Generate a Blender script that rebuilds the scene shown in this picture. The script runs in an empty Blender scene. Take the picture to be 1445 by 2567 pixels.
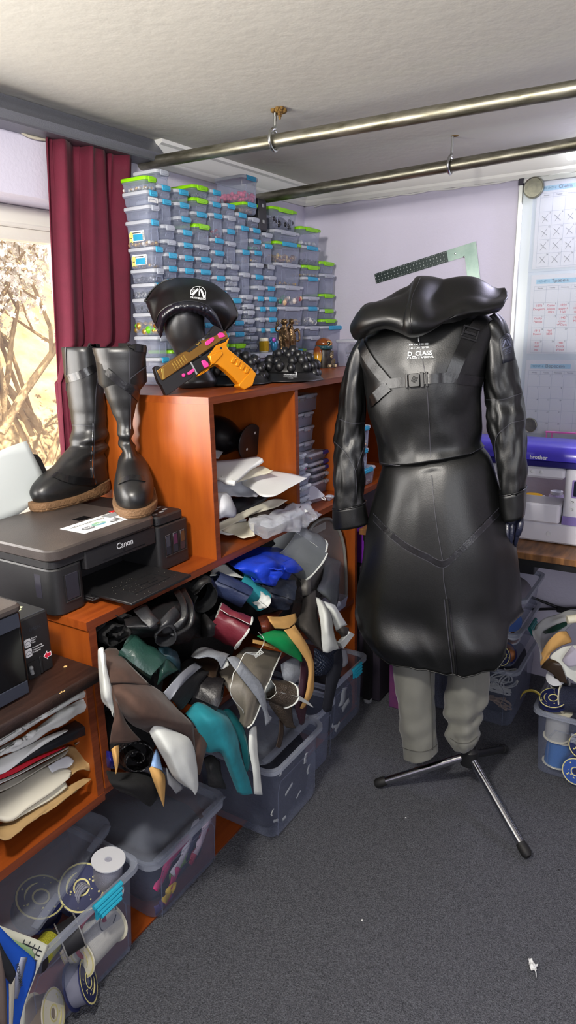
import bpy, math, random
from mathutils import Vector as V, Matrix, noise
from mathutils.bvhtree import BVHTree
R = random.Random(11)
S = bpy.context.scene
COL = S.collection
PI = math.pi
sin, cos = math.sin, math.cos
S.view_settings.view_transform = 'Standard'
S.view_settings.look = 'None'
S.view_settings.gamma = 1.0
S.view_settings.use_curve_mapping = False
S.cycles.transparent_max_bounces = 40
S.cycles.max_bounces = 10
S.cycles.diffuse_bounces = 4
S.cycles.glossy_bounces = 4
S.cycles.caustics_reflective = False
S.cycles.caustics_refractive = False
# ---------------------------------------------------------------- camera
RI = V((0.5251519, -0.8506891, -0.0233150)); UP = V((0.2352975, 0.1188172, 0.9646334)); FW = V((0.8178329, 0.5120650, -0.2625621))
EYE = V((0, 0, 1.5)); FPX = 1706.0
cam = bpy.data.cameras.new('camera'); camo = bpy.data.objects.new('camera', cam); COL.objects.link(camo)
camo.matrix_world = Matrix(((RI.x, UP.x, -FW.x, EYE.x), (RI.y, UP.y, -FW.y, EYE.y), (RI.z, UP.z, -FW.z, EYE.z), (0, 0, 0, 1)))
cam.sensor_fit = 'HORIZONTAL'; cam.sensor_width = 36; cam.lens = 36 * FPX / 1445; cam.clip_start = .02
S.camera = camo

def ray(x, y):
    return FW + RI * ((x - 722.5) / FPX) - UP * ((y - 1283.5) / FPX)
def at(x, y, X=None, Y=None, Z=None):
    """where the sight line of a measured photo point meets a wall, shelf or floor plane of the room"""
    d = ray(x, y)
    t = X / d.x if X is not None else (Y / d.y if Y is not None else (Z - 1.5) / d.z)
    return EYE + d * t

# ---------------------------------------------------------------- colour and materials
def lin(h):
    if not isinstance(h, str): return tuple(h)
    h = h.lstrip('#'); o = []
    for i in (0, 2, 4):
        c = int(h[i:i+2], 16) / 255
        o.append(c / 12.92 if c <= .04045 else ((c + .055) / 1.055) ** 2.4)
    return tuple(o)
MATS = {}
def mat(name, col='#808080', rough=.5, metal=0., bump=0., bscale=60., var=0., vscale=6., spec=.5, sheen=0., coat=0.,
        col2=None, stretch=None, emit=None, es=1., kind='noise', sss=0., trans=0., detail=4):
    if name in MATS: return MATS[name]
    m = bpy.data.materials.new(name); m.use_nodes = True
    nt = m.node_tree; n = nt.nodes; L = nt.links
    b = n['Principled BSDF']
    c = lin(col)
    b.inputs['Base Color'].default_value = (*c, 1)
    b.inputs['Roughness'].default_value = rough
    b.inputs['Metallic'].default_value = metal
    b.inputs['Specular IOR Level'].default_value = spec
    if sheen: b.inputs['Sheen Weight'].default_value = sheen; b.inputs['Sheen Roughness'].default_value = .4
    if coat: b.inputs['Coat Weight'].default_value = coat; b.inputs['Coat Roughness'].default_value = .12
    if trans: b.inputs['Transmission Weight'].default_value = trans
    if emit: b.inputs['Emission Color'].default_value = (*lin(emit), 1); b.inputs['Emission Strength'].default_value = es
    if var or bump or col2:
        tc = n.new('ShaderNodeTexCoord'); src = tc.outputs['Object']
        if stretch:
            mp = n.new('ShaderNodeMapping'); mp.inputs['Scale'].default_value = stretch; L.new(src, mp.inputs[0]); src = mp.outputs[0]
    if var or col2:
        if kind == 'noise':
            t = n.new('ShaderNodeTexNoise'); t.inputs['Scale'].default_value = vscale; t.inputs['Detail'].default_value = detail; t.inputs['Roughness'].default_value = .6
            f = t.outputs['Fac']
        elif kind == 'wave':
            t = n.new('ShaderNodeTexWave'); t.inputs['Scale'].default_value = vscale; t.inputs['Distortion'].default_value = 6; t.inputs['Detail'].default_value = 3; t.inputs['Detail Scale'].default_value = .7
            f = t.outputs['Fac']
        else:
            t = n.new('ShaderNodeTexVoronoi'); t.inputs['Scale'].default_value = vscale; f = t.outputs['Distance']
        L.new(src, t.inputs['Vector'])
        rp = n.new('ShaderNodeValToRGB')
        a = lin(col2) if col2 else tuple(x * (1 - var) for x in c)
        z = c if col2 else tuple(min(1, x * (1 + var)) for x in c)
        rp.color_ramp.elements[0].position = .3; rp.color_ramp.elements[1].position = .7
        rp.color_ramp.elements[0].color = (*a, 1); rp.color_ramp.elements[1].color = (*z, 1)
        L.new(f, rp.inputs[0]); L.new(rp.outputs[0], b.inputs['Base Color'])
    if bump:
        t = n.new('ShaderNodeTexNoise'); t.inputs['Scale'].default_value = bscale; t.inputs['Detail'].default_value = 3
        L.new(src, t.inputs['Vector'])
        bp = n.new('ShaderNodeBump'); bp.inputs['Strength'].default_value = bump; bp.inputs['Distance'].default_value = .01
        L.new(t.outputs['Fac'], bp.inputs['Height']); L.new(bp.outputs[0], b.inputs['Normal'])
    MATS[name] = m
    return m
def clear(name, col='#c9d0e0', a=.3, rough=.15, edge=.5):
    """see-through polypropylene or film: part of the light passes, part is scattered by the milky plastic"""
    if name in MATS: return MATS[name]
    m = bpy.data.materials.new(name); m.use_nodes = True
    nt = m.node_tree; n = nt.nodes; L = nt.links
    b = n['Principled BSDF']; b.inputs['Base Color'].default_value = (*lin(col), 1); b.inputs['Roughness'].default_value = rough
    t = n.new('ShaderNodeBsdfTransparent'); t.inputs[0].default_value = (.97, .98, 1, 1)
    lw = n.new('ShaderNodeLayerWeight'); lw.inputs[0].default_value = .35
    mr = n.new('ShaderNodeMapRange'); mr.inputs[3].default_value = a; mr.inputs[4].default_value = min(1, a + edge)
    mx = n.new('ShaderNodeMixShader')
    L.new(lw.outputs['Facing'], mr.inputs[0]); L.new(mr.outputs[0], mx.inputs[0]); L.new(t.outputs[0], mx.inputs[1]); L.new(b.outputs[0], mx.inputs[2])
    L.new(mx.outputs[0], n['Material Output'].inputs[0])
    MATS[name] = m
    return m

# ---------------------------------------------------------------- mesh building
class MB:
    def __init__(s): s.v = []; s.f = []; s.m = []; s.mi = 0
    def add(s, vs, fs, M=None):
        o = len(s.v)
        s.v += [(M @ V(p)) if M else V(p) for p in vs]
        s.f += [tuple(i + o for i in f) for f in fs]; s.m += [s.mi] * len(fs)
        return s
    def box(s, x0, x1, y0, y1, z0, z1, M=None, c=0.):
        if not c:
            return s.add([(x, y, z) for x in (x0, x1) for y in (y0, y1) for z in (z0, z1)],
                         [(0, 1, 3, 2), (4, 6, 7, 5), (0, 4, 5, 1), (2, 3, 7, 6), (0, 2, 6, 4), (1, 5, 7, 3)], M)
        c = min(c, (x1-x0)*.45, (y1-y0)*.45, (z1-z0)*.45)
        def ring(z, i): return [(x0+i, y0+c, z), (x0+c, y0+i, z), (x1-c, y0+i, z), (x1-i, y0+c, z), (x1-i, y1-c, z), (x1-c, y1-i, z), (x0+c, y1-i, z), (x0+i, y1-c, z)]
        return s.loft([ring(z0, c*.9), ring(z0+c, 0), ring(z1-c, 0), ring(z1, c*.9)], M=M)
    def loft(s, rings, M=None, closed=True, cap=(True, True)):
        n = len(rings[0]); vs = [p for r in rings for p in r]; fs = []
        for i in range(len(rings) - 1):
            for j in range(n if closed else n - 1):
                k = (j + 1) % n
                fs.append((i*n+j, i*n+k, (i+1)*n+k, (i+1)*n+j))
        if cap[0]: fs.append(tuple(range(n - 1, -1, -1)))
        if cap[1]: fs.append(tuple((len(rings)-1)*n + j for j in range(n)))
        return s.add(vs, fs, M)
    def tube(s, path, r, n=8, cap=True, M=None, flat=1.):
        path = [V(p) for p in path]; rings = []
        t0 = (path[1] - path[0]).normalized()
        u = t0.orthogonal().normalized()
        for i, p in enumerate(path):
            t = (path[min(i+1, len(path)-1)] - path[max(i-1, 0)])
            t = t.normalized() if t.length > 1e-9 else t0
            u = (u - t * u.dot(t)); u = u.normalized() if u.length > 1e-6 else t.orthogonal().normalized()
            w = t.cross(u); rr = r[i] if isinstance(r, (list, tuple)) else r
            rings.append([p + u * (rr * cos(2*PI*k/n)) + w * (rr * flat * sin(2*PI*k/n)) for k in range(n)])
        return s.loft(rings, M=M, cap=(cap, cap))
    def lathe(s, prof, M=None, n=24, cap=(True, True)):
        return s.loft([[(r*cos(2*PI*k/n), r*sin(2*PI*k/n), z) for k in range(n)] for r, z in prof], M=M, cap=cap)
    def ell(s, c, r, M=None, n=14, h=9):
        if not isinstance(r, (list, tuple)): r = (r, r, r)
        rings = []
        for i in range(h + 1):
            a = -PI/2 + PI * (i + .02) / (h + .04)
            rings.append([(c[0]+r[0]*cos(a)*cos(2*PI*k/n), c[1]+r[1]*cos(a)*sin(2*PI*k/n), c[2]+r[2]*sin(a)) for k in range(n)])
        return s.loft(rings, M=M)
    def grid(s, P, th=0., M=None):
        """a sheet through rows of points; th gives it real thickness"""
        r, c = len(P), len(P[0]); vs = [V(p) for row in P for p in row]
        fs = [(i*c+j, i*c+j+1, (i+1)*c+j+1, (i+1)*c+j) for i in range(r-1) for j in range(c-1)]
        if th:
            N = []
            for i in range(r):
                for j in range(c):
                    a = vs[min(i+1, r-1)*c+j] - vs[max(i-1, 0)*c+j]; b = vs[i*c+min(j+1, c-1)] - vs[i*c+max(j-1, 0)]
                    nn = a.cross(b); N.append(nn.normalized() if nn.length > 1e-12 else V((0, 0, 1)))
            k = len(vs); vs = vs + [p - q * th for p, q in zip(vs, N)]
            fs += [tuple(x + k for x in reversed(f)) for f in fs]
            bd = [j for j in range(c)] + [i*c+c-1 for i in range(1, r)] + [(r-1)*c+j for j in range(c-2, -1, -1)] + [i*c for i in range(r-2, 0, -1)]
            for a, b in zip(bd, bd[1:] + bd[:1]): fs.append((b, a, a + k, b + k))
        return s.add(vs, fs, M)
    def prism(s, poly, h, M=None, c=0.):
        """a flat outline given thickness h along local z, with a small bevel c"""
        if not c: return s.loft([[(x, y, 0) for x, y in poly], [(x, y, h) for x, y in poly]], M=M)
        q = inset(poly, c)
        return s.loft([[(x, y, 0) for x, y in q], [(x, y, c) for x, y in poly], [(x, y, h-c) for x, y in poly], [(x, y, h) for x, y in q]], M=M)
def inset(poly, c):
    out = []; n = len(poly); A = sum(poly[i][0]*poly[(i+1) % n][1] - poly[(i+1) % n][0]*poly[i][1] for i in range(n)); sg = 1 if A > 0 else -1
    for i in range(n):
        a, b, d = V(poly[i-1]), V(poly[i]), V(poly[(i+1) % n])
        e, f = (b-a), (d-b)
        e = e.normalized() if e.length > 1e-9 else f.normalized(); f = f.normalized() if f.length > 1e-9 else e
        n1 = V((-e.y, e.x)) * sg; n2 = V((-f.y, f.x)) * sg; m = n1 + n2
        m = m.normalized() if m.length > 1e-6 else n1
        out.append(tuple(b + m * (c / max(.45, m.dot(n1)))))
    return out
def rrect(w, h, r, n=4, cx=0, cy=0):
    o = []
    for qx, qy, a0 in ((1, 1, 0), (-1, 1, PI/2), (-1, -1, PI), (1, -1, 1.5*PI)):
        for k in range(n + 1):
            a = a0 + PI/2*k/n; o.append((cx + qx*(w/2-r) + r*cos(a), cy + qy*(h/2-r) + r*sin(a)))
    return o
def cr(P, n, closed=False):
    """Catmull-Rom curve through points, n steps per span"""
    P = [V(p) for p in P]; o = []; m = len(P); e = m if closed else m - 1
    for i in range(e):
        p1, p2 = P[i], P[(i+1) % m]
        p0 = P[i-1] if (i > 0 or closed) else p1*2 - p2
        p3 = P[(i+2) % m] if (i + 2 < m or closed) else p2*2 - p1
        for k in range(n):
            t = k / n
            o.append(.5 * ((2*p1) + (p2-p0)*t + (2*p0-5*p1+4*p2-p3)*t*t + (3*p1-p0-3*p2+p3)*t**3))
    if not closed: o.append(P[-1].copy())
    return o
def smooth(rows, a, b):
    """fine grid through a coarse grid of points"""
    A = [cr(r, b) for r in rows]
    T = [cr([A[i][j] for i in range(len(A))], a) for j in range(len(A[0]))]
    return [[T[j][i] for j in range(len(T))] for i in range(len(T[0]))]
def nz(p, s, amp, seed=0):
    return noise.noise(V((p[0]*s + seed*7.3, p[1]*s - seed*3.1, p[2]*s + seed*1.7))) * amp
def rumple(P, s, amp, seed=0):
    """push the points of a grid along its normals by noise: creases"""
    r, c = len(P), len(P[0]); O = []
    for i in range(r):
        q = []
        for j in range(c):
            a = P[min(i+1, r-1)][j] - P[max(i-1, 0)][j]; b = P[i][min(j+1, c-1)] - P[i][max(j-1, 0)]
            n = a.cross(b); n = n.normalized() if n.length > 1e-12 else V((0, 0, 1))
            q.append(P[i][j] + n * nz(P[i][j], s, amp, seed))
        O.append(q)
    return O
def frame(o, x, y=None, z=None):
    """matrix with local x along x, local z near z (or local y near y)"""
    x = V(x).normalized()
    if z is not None: z = V(z); y = z.cross(x).normalized(); z = x.cross(y)
    else: y = V(y); z = x.cross(y).normalized(); y = z.cross(x)
    return Matrix(((x.x, y.x, z.x, o[0]), (x.y, y.y, z.y, o[1]), (x.z, y.z, z.z, o[2]), (0, 0, 0, 1)))
def TR(x=0, y=0, z=0, rz=0, rx=0, ry=0, s=1):
    return Matrix.Translation((x, y, z)) @ Matrix.Rotation(rz, 4, 'Z') @ Matrix.Rotation(ry, 4, 'Y') @ Matrix.Rotation(rx, 4, 'X') @ Matrix.Scale(s, 4)

# ---------------------------------------------------------------- scene objects
ORG = {}
def thing(name, label, cat, loc=(0, 0, 0), group=None):
    o = bpy.data.objects.new(name, None); COL.objects.link(o); o.location = loc; o.empty_display_size = .05
    o['label'] = label; o['category'] = cat
    if group: o['group'] = group
    ORG[o] = V(loc)
    return o
def tag(o, label=None, cat=None, group=None, kind=None):
    if label: o['label'] = label
    if cat: o['category'] = cat
    if group: o['group'] = group
    if kind: o['kind'] = kind
    return o
def obj(name, mb, m, parent=None, ang=35, bev=0., sub=0):
    if not isinstance(m, (list, tuple)): m = [m]
    lo = [min(p[i] for p in mb.v) for i in range(3)]; hi = [max(p[i] for p in mb.v) for i in range(3)]
    org = V(((lo[0]+hi[0])/2, (lo[1]+hi[1])/2, lo[2]))
    me = bpy.data.meshes.new(name)
    me.from_pydata([tuple(p - org) for p in mb.v], [], mb.f)
    for x in m: me.materials.append(x)
    if len(m) > 1: me.polygons.foreach_set('material_index', mb.m)
    me.polygons.foreach_set('use_smooth', [True] * len(me.polygons))
    me.validate(); me.update()
    if ang < 180: me.set_sharp_from_angle(angle=math.radians(ang))
    o = bpy.data.objects.new(name, me); COL.objects.link(o)
    ORG[o] = org
    if parent: o.parent = parent; o.location = org - ORG[parent]
    else: o.location = org
    if bev:
        b = o.modifiers.new('bevel', 'BEVEL'); b.width = bev; b.segments = 2; b.limit_method = 'ANGLE'
    if sub:
        b = o.modifiers.new('sub', 'SUBSURF'); b.levels = sub; b.render_levels = sub
    return o
def solo(name, mb, m, label, cat, group=None, **k):
    return tag(obj(name, mb, m, **k), label, cat, group)
def struct(name, mb, m, **k):
    return tag(obj(name, mb, m, **k), kind='structure')
def dup(root, loc, rotz=None, label=None, name=None):
    """a copy of a thing with copies of its parts and their sub-parts"""
    r = root.copy(); COL.objects.link(r); r.location = loc
    if rotz is not None: r.rotation_euler = (0, 0, rotz)
    if label: r['label'] = label
    for ch in root.children:
        c = ch.copy(); COL.objects.link(c); c.parent = r
        for g in ch.children:
            d = g.copy(); COL.objects.link(d); d.parent = c
    return r
def text(s, size=1., align='CENTER', bold=0., shear=0.):
    """lettering as a flat mesh: vertices (x, y) and faces"""
    cu = bpy.data.curves.new('t', 'FONT'); cu.body = s; cu.size = 1; cu.align_x = align; cu.align_y = 'CENTER'
    cu.resolution_u = 3; cu.offset = bold; cu.shear = shear
    o = bpy.data.objects.new('t', cu); COL.objects.link(o)
    dg = bpy.context.evaluated_depsgraph_get(); dg.update()
    me = bpy.data.meshes.new_from_object(o.evaluated_get(dg))
    vs = [tuple(v.co * size) for v in me.vertices]; fs = [tuple(p.vertices) for p in me.polygons]
    bpy.data.objects.remove(o); bpy.data.curves.remove(cu); bpy.data.meshes.remove(me)
    return vs, fs
def write(mb, s, M, size, align='CENTER', bold=0., sx=1., fn=None, th=.0004):
    """lettering raised th above the plane of matrix M (or carried by fn)"""
    vs, fs = text(s, size, align, bold)
    if not vs: return mb
    if fn: mb.add([fn(x*sx, y) for x, y, z in vs], fs)
    else: mb.add([(x*sx, y, th) for x, y, z in vs], fs, M)
    return mb
def bvh(*obs):
    vs, fs = [], []
    for o in obs:
        k = len(vs); w = ORG[o]
        vs += [v.co + w for v in o.data.vertices]; fs += [tuple(i + k for i in p.vertices) for p in o.data.polygons]
    return BVHTree.FromPolygons(vs, fs)
def hit(t, x, y, off=.001):
    """the point of a built surface seen at a measured photo point, lifted off it"""
    d = ray(x, y).normalized()
    p, n, i, ds = t.ray_cast(EYE, d)
    if p is None: return None, None
    if n.dot(d) > 0: n = -n
    return p + n * off, n
def ribbon(t, pts, w, th=.0015, step=10, off=.0008):
    """a flat band of width w laid on a built surface along measured points"""
    C = cr([(x, y, 0) for x, y in pts], step); P = []; N = []
    for c in C:
        p, n = hit(t, c.x, c.y, off)
        if p is not None: P.append(p); N.append(n)
    return band(P, N, w, th)
def band(P, N, w, th):
    rows = []
    for i in range(len(P)):
        tg = (P[min(i+1, len(P)-1)] - P[max(i-1, 0)]); sd = tg.cross(N[i])
        sd = sd.normalized() if sd.length > 1e-9 else V((1, 0, 0))
        ww = w[min(i, len(w)-1)] if isinstance(w, list) else w
        rows.append([P[i] - sd*ww/2, P[i] - sd*ww/2 + N[i]*th, P[i] + sd*ww/2 + N[i]*th, P[i] + sd*ww/2])
    return MB().loft(rows) if len(rows) > 1 else MB()

# ---------------------------------------------------------------- the room
CEIL = 2.09; WY = 1.66; WX = 2.85
m_wall = mat('lilac_wall_paint', '#cfcbdc', .8, bump=.12, bscale=90, var=.03, vscale=3)
m_ceil = mat('ceiling_plaster', '#cbc9c0', .85, bump=.12, bscale=30, var=.03, vscale=4)
m_white = mat('white_paint', '#dcdcd8', .6)
m_frame = mat('window_frame_white', '#e8e6dc', .35)
m_carpet = mat('carpet', '#707279', .95, col2='#28292e', vscale=330, detail=5, bump=.8, bscale=260)
mb = MB().box(-1.2, WX + .1, -1.6, WY + .2, -.05, 0); struct('floor', mb, m_carpet)
mb = MB().box(-1.3, WX + .1, -1.7, WY + .2, CEIL, CEIL + .06); struct('ceiling', mb, m_ceil)
mb = MB().box(WX, WX + .1, -1.6, WY + .2, 0, CEIL); struct('wall_back', mb, m_wall)
mb = MB().box(-1.3, -1.2, -1.7, WY + .2, 0, CEIL); struct('wall_front', mb, m_wall)
mb = MB().box(-1.2, WX + .1, -1.7, -1.6, 0, CEIL); struct('wall_right', mb, m_wall)
W0, W1, WZ0, WZ1 = -.7, 1.62, .98, 1.861
mb = MB()
mb.box(-1.2, W0, WY, WY + .2, 0, CEIL); mb.box(W1, WX, WY, WY + .2, 0, CEIL)
mb.box(W0, W1, WY, WY + .2, 0, WZ0); mb.box(W0, W1, WY, WY + .2, WZ1, CEIL)
struct('wall_left', mb, m_wall)
mb = MB().box(W0 - .02, W1 - .001, WY - .06, WY + .1, WZ0, WZ0 + .025, c=.006); struct('trim_1', mb, m_frame, ang=40)      # the sill
# window frame with one mullion, glass
mb = MB(); fy0, fy1 = WY + .13, WY + .19; z0, z1 = WZ0 + .025, WZ1 - .001
mb.box(W0, W1, fy0, fy1, z1 - .095, z1, c=.008); mb.box(W0, W1, fy0, fy1, z0, z0 + .07, c=.008)
mb.box(W0, W1, fy0 - .012, fy0 + .02, z1 - .062, z1 - .05, c=.004)
for x in (W0, .35, W1 - .07): mb.box(x, x + .07, fy0, fy1, z0, z1, c=.008)
wf = struct('window_1', mb, m_frame)
mb = MB().box(W0 + .05, W1 - .05, fy0 + .028, fy0 + .034, z0 + .05, z1 - .07)
g = obj('pane', mb, clear('window_glass', '#ffffff', .02, .03, .25), wf)
# cornices: stepped plaster mouldings between wall and ceiling
prof = [(0, 0), (.012, 0), (.02, .012), (.02, .022), (.03, .03), (.042, .05), (.05, .06), (.062, .064), (.062, .075), (0, .075)]
def cornice(name, a, b, inw):
    a, b, inw = V(a), V(b), V(inw); mb = MB()
    mb.loft([[p + inw*u + V((0, 0, CEIL - .0751 + w)) for u, w in prof] for p in (a, b)])
    return struct(name, mb, m_white, ang=25)
cornice('trim_2', (1.846, WY, 0), (WX, WY, 0), (0, -1, 0))
cornice('trim_3', (WX, WY, 0), (WX, -1.6, 0), (-1, 0, 0))
# thin white cable along the cornice of the far wall
P = []
for i in range(40):
    y = 1.6 - i*.045; P.append((WX - .012 - .004*(i % 3 == 0), y, 2.012 + .003*sin(i*1.7) - .004*(i % 8 == 0)))
solo('wall_cable', MB().tube(P, .0032, 6), m_white, 'thin white cable clipped under the cornice of the lilac wall', 'cable')
P = [at(-10, 290, Y=WY-.008), at(20, 303, Y=WY-.008), at(40, 318, Y=WY-.008), at(62, 336, Y=WY-.008), at(90, 346, Y=WY-.008), at(125, 350, Y=WY-.008), at(150, 352, Y=WY-.008)]
solo('wire', MB().tube(cr(P, 5), .0045, 8), mat('cable_cream', '#cfc9b4', .5), 'loose cream wire sagging on the wall beside the burgundy curtain', 'cable')

# garden bank outside the window
m_bank = mat('dry_earth', '#c2a87c', .95, col2='#8a6f4a', vscale=9, detail=8, bump=.8, bscale=14)
rows = []
for i in range(26):
    rows.append([V((-1.2 + 6.2*j/40, 2.6 + 2.4*i/25 + .12*noise.noise(V((j*.3, i*.3, 1))), .2 + 2.9*i/25 + .22*noise.noise(V((j*.22, i*.22, 5))))) for j in range(41)])
o = struct('ground', MB().grid(rows, .03), m_bank, ang=180)
m_bark = mat('pale_bark', '#c9ae80', .9, col2='#8f7450', vscale=18, bump=.6, bscale=40)
m_petal = mat('white_blossom', '#f6f0e6', .7, var=.06, vscale=8)
m_leafy = mat('dry_leaf', '#b08d4c', .9, col2='#7d5f2c', vscale=30)
RT = random.Random(5)
def tree(px, py, Y, label, seed, n=9):
    rt = random.Random(seed); base = at(px, py, Y=Y)
    t = thing('blossoming_tree', label, 'tree', base, 'flowering trees beyond the window')
    tr, bl = MB(), MB()
    def limb(p, d, L, r, depth):
        P = [p.copy()]; q = p.copy(); dd = d.normalized()
        for k in range(5):
            dd = (dd + V((rt.uniform(-.3, .3), rt.uniform(-.2, .2), rt.uniform(-.18, .22)))).normalized(); q = q + dd*(L/5); P.append(q.copy())
        tr.tube(P, [r*(1 - .13*k) for k in range(6)], 6)
        if depth <= 1:
            for c in P[2:]:
                for k in range(12 if depth else 22):
                    c2 = c + V((rt.gauss(0, .06), rt.gauss(0, .06), rt.gauss(0, .06)))
                    s = rt.uniform(.006, .016)
                    M = TR(c2.x, c2.y, c2.z, rt.uniform(0, 6), rt.uniform(0, 3), rt.uniform(0, 3), s)
                    for a in range(5):
                        e = a*2*PI/5; bl.add([(0, 0, 0), (cos(e-.5), sin(e-.5), .25), (1.35*cos(e), 1.35*sin(e), .45), (cos(e+.5), sin(e+.5), .25)], [(0, 1, 2, 3)], M)
        if depth:
            for k in range(3): limb(P[2 + k], (dd + V((rt.uniform(-1, 1), rt.uniform(-.5, .5), rt.uniform(-.3, .9)))), L*.62, r*.55, depth - 1)
    for k in range(n): limb(base + V((rt.uniform(-.05, .05), 0, rt.uniform(0, .3))), V((rt.uniform(-.9, .9), rt.uniform(-.3, .2), 1)), rt.uniform(.7, 1.2), rt.uniform(.009, .02), 2)
    obj('trunk', tr, m_bark, t, 60); obj('blossoms', bl, m_petal, t, 180)
tree(20, 1130, 2.5, 'white flowering tree right outside the window, left of the curtain', 3)
tree(110, 1190, 2.62, 'pale bare-stemmed flowering tree close to the curtain edge outside', 8, 7)
tree(-70, 1000, 2.8, 'flowering tree further up the dry bank outside the window', 21, 6)

# pelmet, curtain
m_pel = mat('hammered_grey', '#6a6c74', .34, .3, bump=.25, bscale=420)
pr = [(0, 0), (.070, 0), (.074, .004), (.073, .026), (.066, .031), (.056, .044), (.046, .056), (.036, .064), (.03, .0749), (.0, .0749)]
mb = MB(); y0 = 1.659; za = 2.014
mb.loft([[(x, y0 - u, za + w) for u, w in pr] for x in (-.6, 1.845)])
solo('curtain_pelmet', mb, m_pel, 'hammered grey pelmet fixed under the ceiling above the burgundy curtain', 'pelmet', ang=25)
m_vel = mat('burgundy_velvet', '#5a0c26', .85, sheen=.04, var=.12, vscale=14, bump=.1, bscale=200)
rows = []
NP = 110
top = [at(112, 330, Y=1.625).x, 1.735]; bot = [1.335, 1.65]
for i in range(29):
    f = i/28; row = []
    for j in range(NP + 1):
        s = j/NP
        z = 2.0135 - f*1.02
        xr = top[1]*(1-f)**1.6 + bot[1]*(1-(1-f)**1.6)
        if z < 1.47: xr += (1.362 - xr)*min(1, (1.47 - z)/.11)
        x = (top[0]*(1-f) + (bot[0] - .0)*f) * (1-s) + xr*s
        ph = s*PI*2*3.3
        pl = .029*sin(ph + .9*sin(5*s + 2*f)) + .008*sin(2.3*ph + 1 + 2*f) + .008*sin(7*s)
        if f < .2: pl += .007*sin(ph*3.1)*(1 - f*5)
        row.append(V((x + .012*sin(ph*1.0 + 1.2), 1.624 + pl*.62 , z)))
    rows.append(row)
solo('curtain', MB().grid(rows, .003), m_vel, 'burgundy velvet curtain in deep folds hanging beside the window', 'curtain', ang=180)

# two steel pipes on eye hooks
m_pipe = mat('worn_steel_pipe', '#a5a294', .36, .9, col2='#5d5a48', vscale=9, stretch=(6, 1.2, 6))
m_hook = mat('bright_steel', '#b9bbb8', .25, 1.)
m_foam = mat('old_filler', '#8a6a2c', .9, col2='#4a3010', vscale=60, bump=.8, bscale=90)
def pipe(a, b, r, label):
    a, b = V(a), V(b); d = (b-a).normalized(); b = b + d*.5
    mb = MB().tube([a + (b-a)*k/12 for k in range(13)], r, 20)
    return solo('metal_pipe', mb, m_pipe, label, 'pipe', 'clothes pipes under the ceiling')
p1a, p1b = at(341, 414, X=1.81), at(1445, 222, X=1.81)
p2a, p2b = at(700, 490, X=2.40), at(1445, 361, X=2.40)
pipe(p1a + (p1a-p1b).normalized()*.004, p1b, .0182, 'worn steel pipe nearer the camera, its end reaching the curtain')
d = (p2a-p2b).normalized(); d = d*((1.655-p2a.y)/d.y)
pipe(p2a + d, p2b, .0195, 'worn steel pipe running in front of the lilac wall above the box stacks')
def eye_hook(x, y, pa, pb, label, patch):
    t = (y - pa.y)/(pb.y - pa.y); zc = pa.z + (pb.z - pa.z)*t
    h = thing('eye_hook', label, 'hook', (x, y, CEIL), 'eye hooks holding the pipes')
    obj('shank', MB().tube([(x, y, CEIL + .005), (x + .001, y, CEIL - .02), (x, y + .001, zc + .034)], .0045, 10), m_hook, h)
    P = []
    for k in range(23):
        a = PI/2 + .1 + k/22*(2*PI - .5); P.append((x + .0275*cos(a), y + .001 + .008*(k/22), zc + .0275*sin(a) + .003))
    obj('ring', MB().tube([(x, y + .001, zc + .037)] + P, .0047, 10), m_hook, h)
    if patch:
        mb = MB(); rp = random.Random(2)
        for k in range(26): mb.ell((x + rp.uniform(-.012, .014), y - .012 + rp.uniform(-.018, .018), CEIL - rp.uniform(0, .006)), rp.uniform(.004, .009), n=7, h=5)
        for k in range(6): mb.ell((x + rp.uniform(-.003, .003), y - .017, CEIL - .008 - k*.0035), .006 - .0005*k, n=7, h=5)
        obj('filler', mb, m_foam, h, 180)
    else: obj('crack', MB().lathe([(.004, CEIL - .0015), (.011, CEIL - .001), (.012, CEIL)], TR(x, y - .008)), m_foam, h)
eye_hook(1.81, 1.145, p1a, p1b, 'steel eye hook set in crumbling brown filler, holding the nearer pipe', True)
eye_hook(2.40, .83, p2a, p2b, 'plain steel eye hook holding the pipe by the lilac wall', False)

# fluorescent lamp on the far cornice
q = at(1424, 384, X=2.74)
t = thing('strip_lamp', 'white glowing strip lamp under the ceiling above the whiteboard', 'lamp', (2.76, q.y - .3, 2.03))
m_glow = mat('lamp_diffuser', '#ffffff', .4, emit='#f4f6ff', es=5)
mb = MB(); ya, yb = q.y, q.y - .62
oc = [(.016, -.02), (.024, -.008), (.024, .012), (.014, .022), (-.014, .022), (-.024, .012), (-.024, -.008), (-.012, -.02)]
mb.loft([[(q.x + u, y, q.z + w) for u, w in oc] for y in (ya, yb)])
obj('diffuser', mb, m_glow, t)
obj('mounting_plate', MB().box(q.x - .015, WX - .03, yb - .05, ya + .045, q.z + .0221, q.z + .034, c=.003), m_white, t)

# ---------------------------------------------------------------- light
def area(name, loc, to, sx, sy, w, col=(1, 1, 1)):
    l = bpy.data.lights.new(name, 'AREA'); l.shape = 'RECTANGLE'; l.size = sx; l.size_y = sy; l.energy = w; l.color = col
    o = bpy.data.objects.new(name, l); COL.objects.link(o); o.location = loc
    o.rotation_euler = (V(to) - V(loc)).to_track_quat('-Z', 'Y').to_euler()
    return o
area('window_daylight', (.1, 1.82, 1.42), (.9, .2, 1.45), 1.5, .75, 54, (1, .96, .9))
area('ceiling_lamp', (.12, .62, 2.02), (2.2, .9, 1.35), .16, .16, 34, (1, .95, .88))
area('strip_light', (q.x - .02, q.y - .31, q.z - .03), (q.x - 1.2, q.y - .1, .4), .6, .05, 5.5, (.74, .70, 1))
area('back_fill_light', (-.9, -1.1, 1.6), (2, .7, .9), 1.4, 1.1, 30, (.93, .96, 1))  # added soft fill from behind the camera, no window is built there
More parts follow.
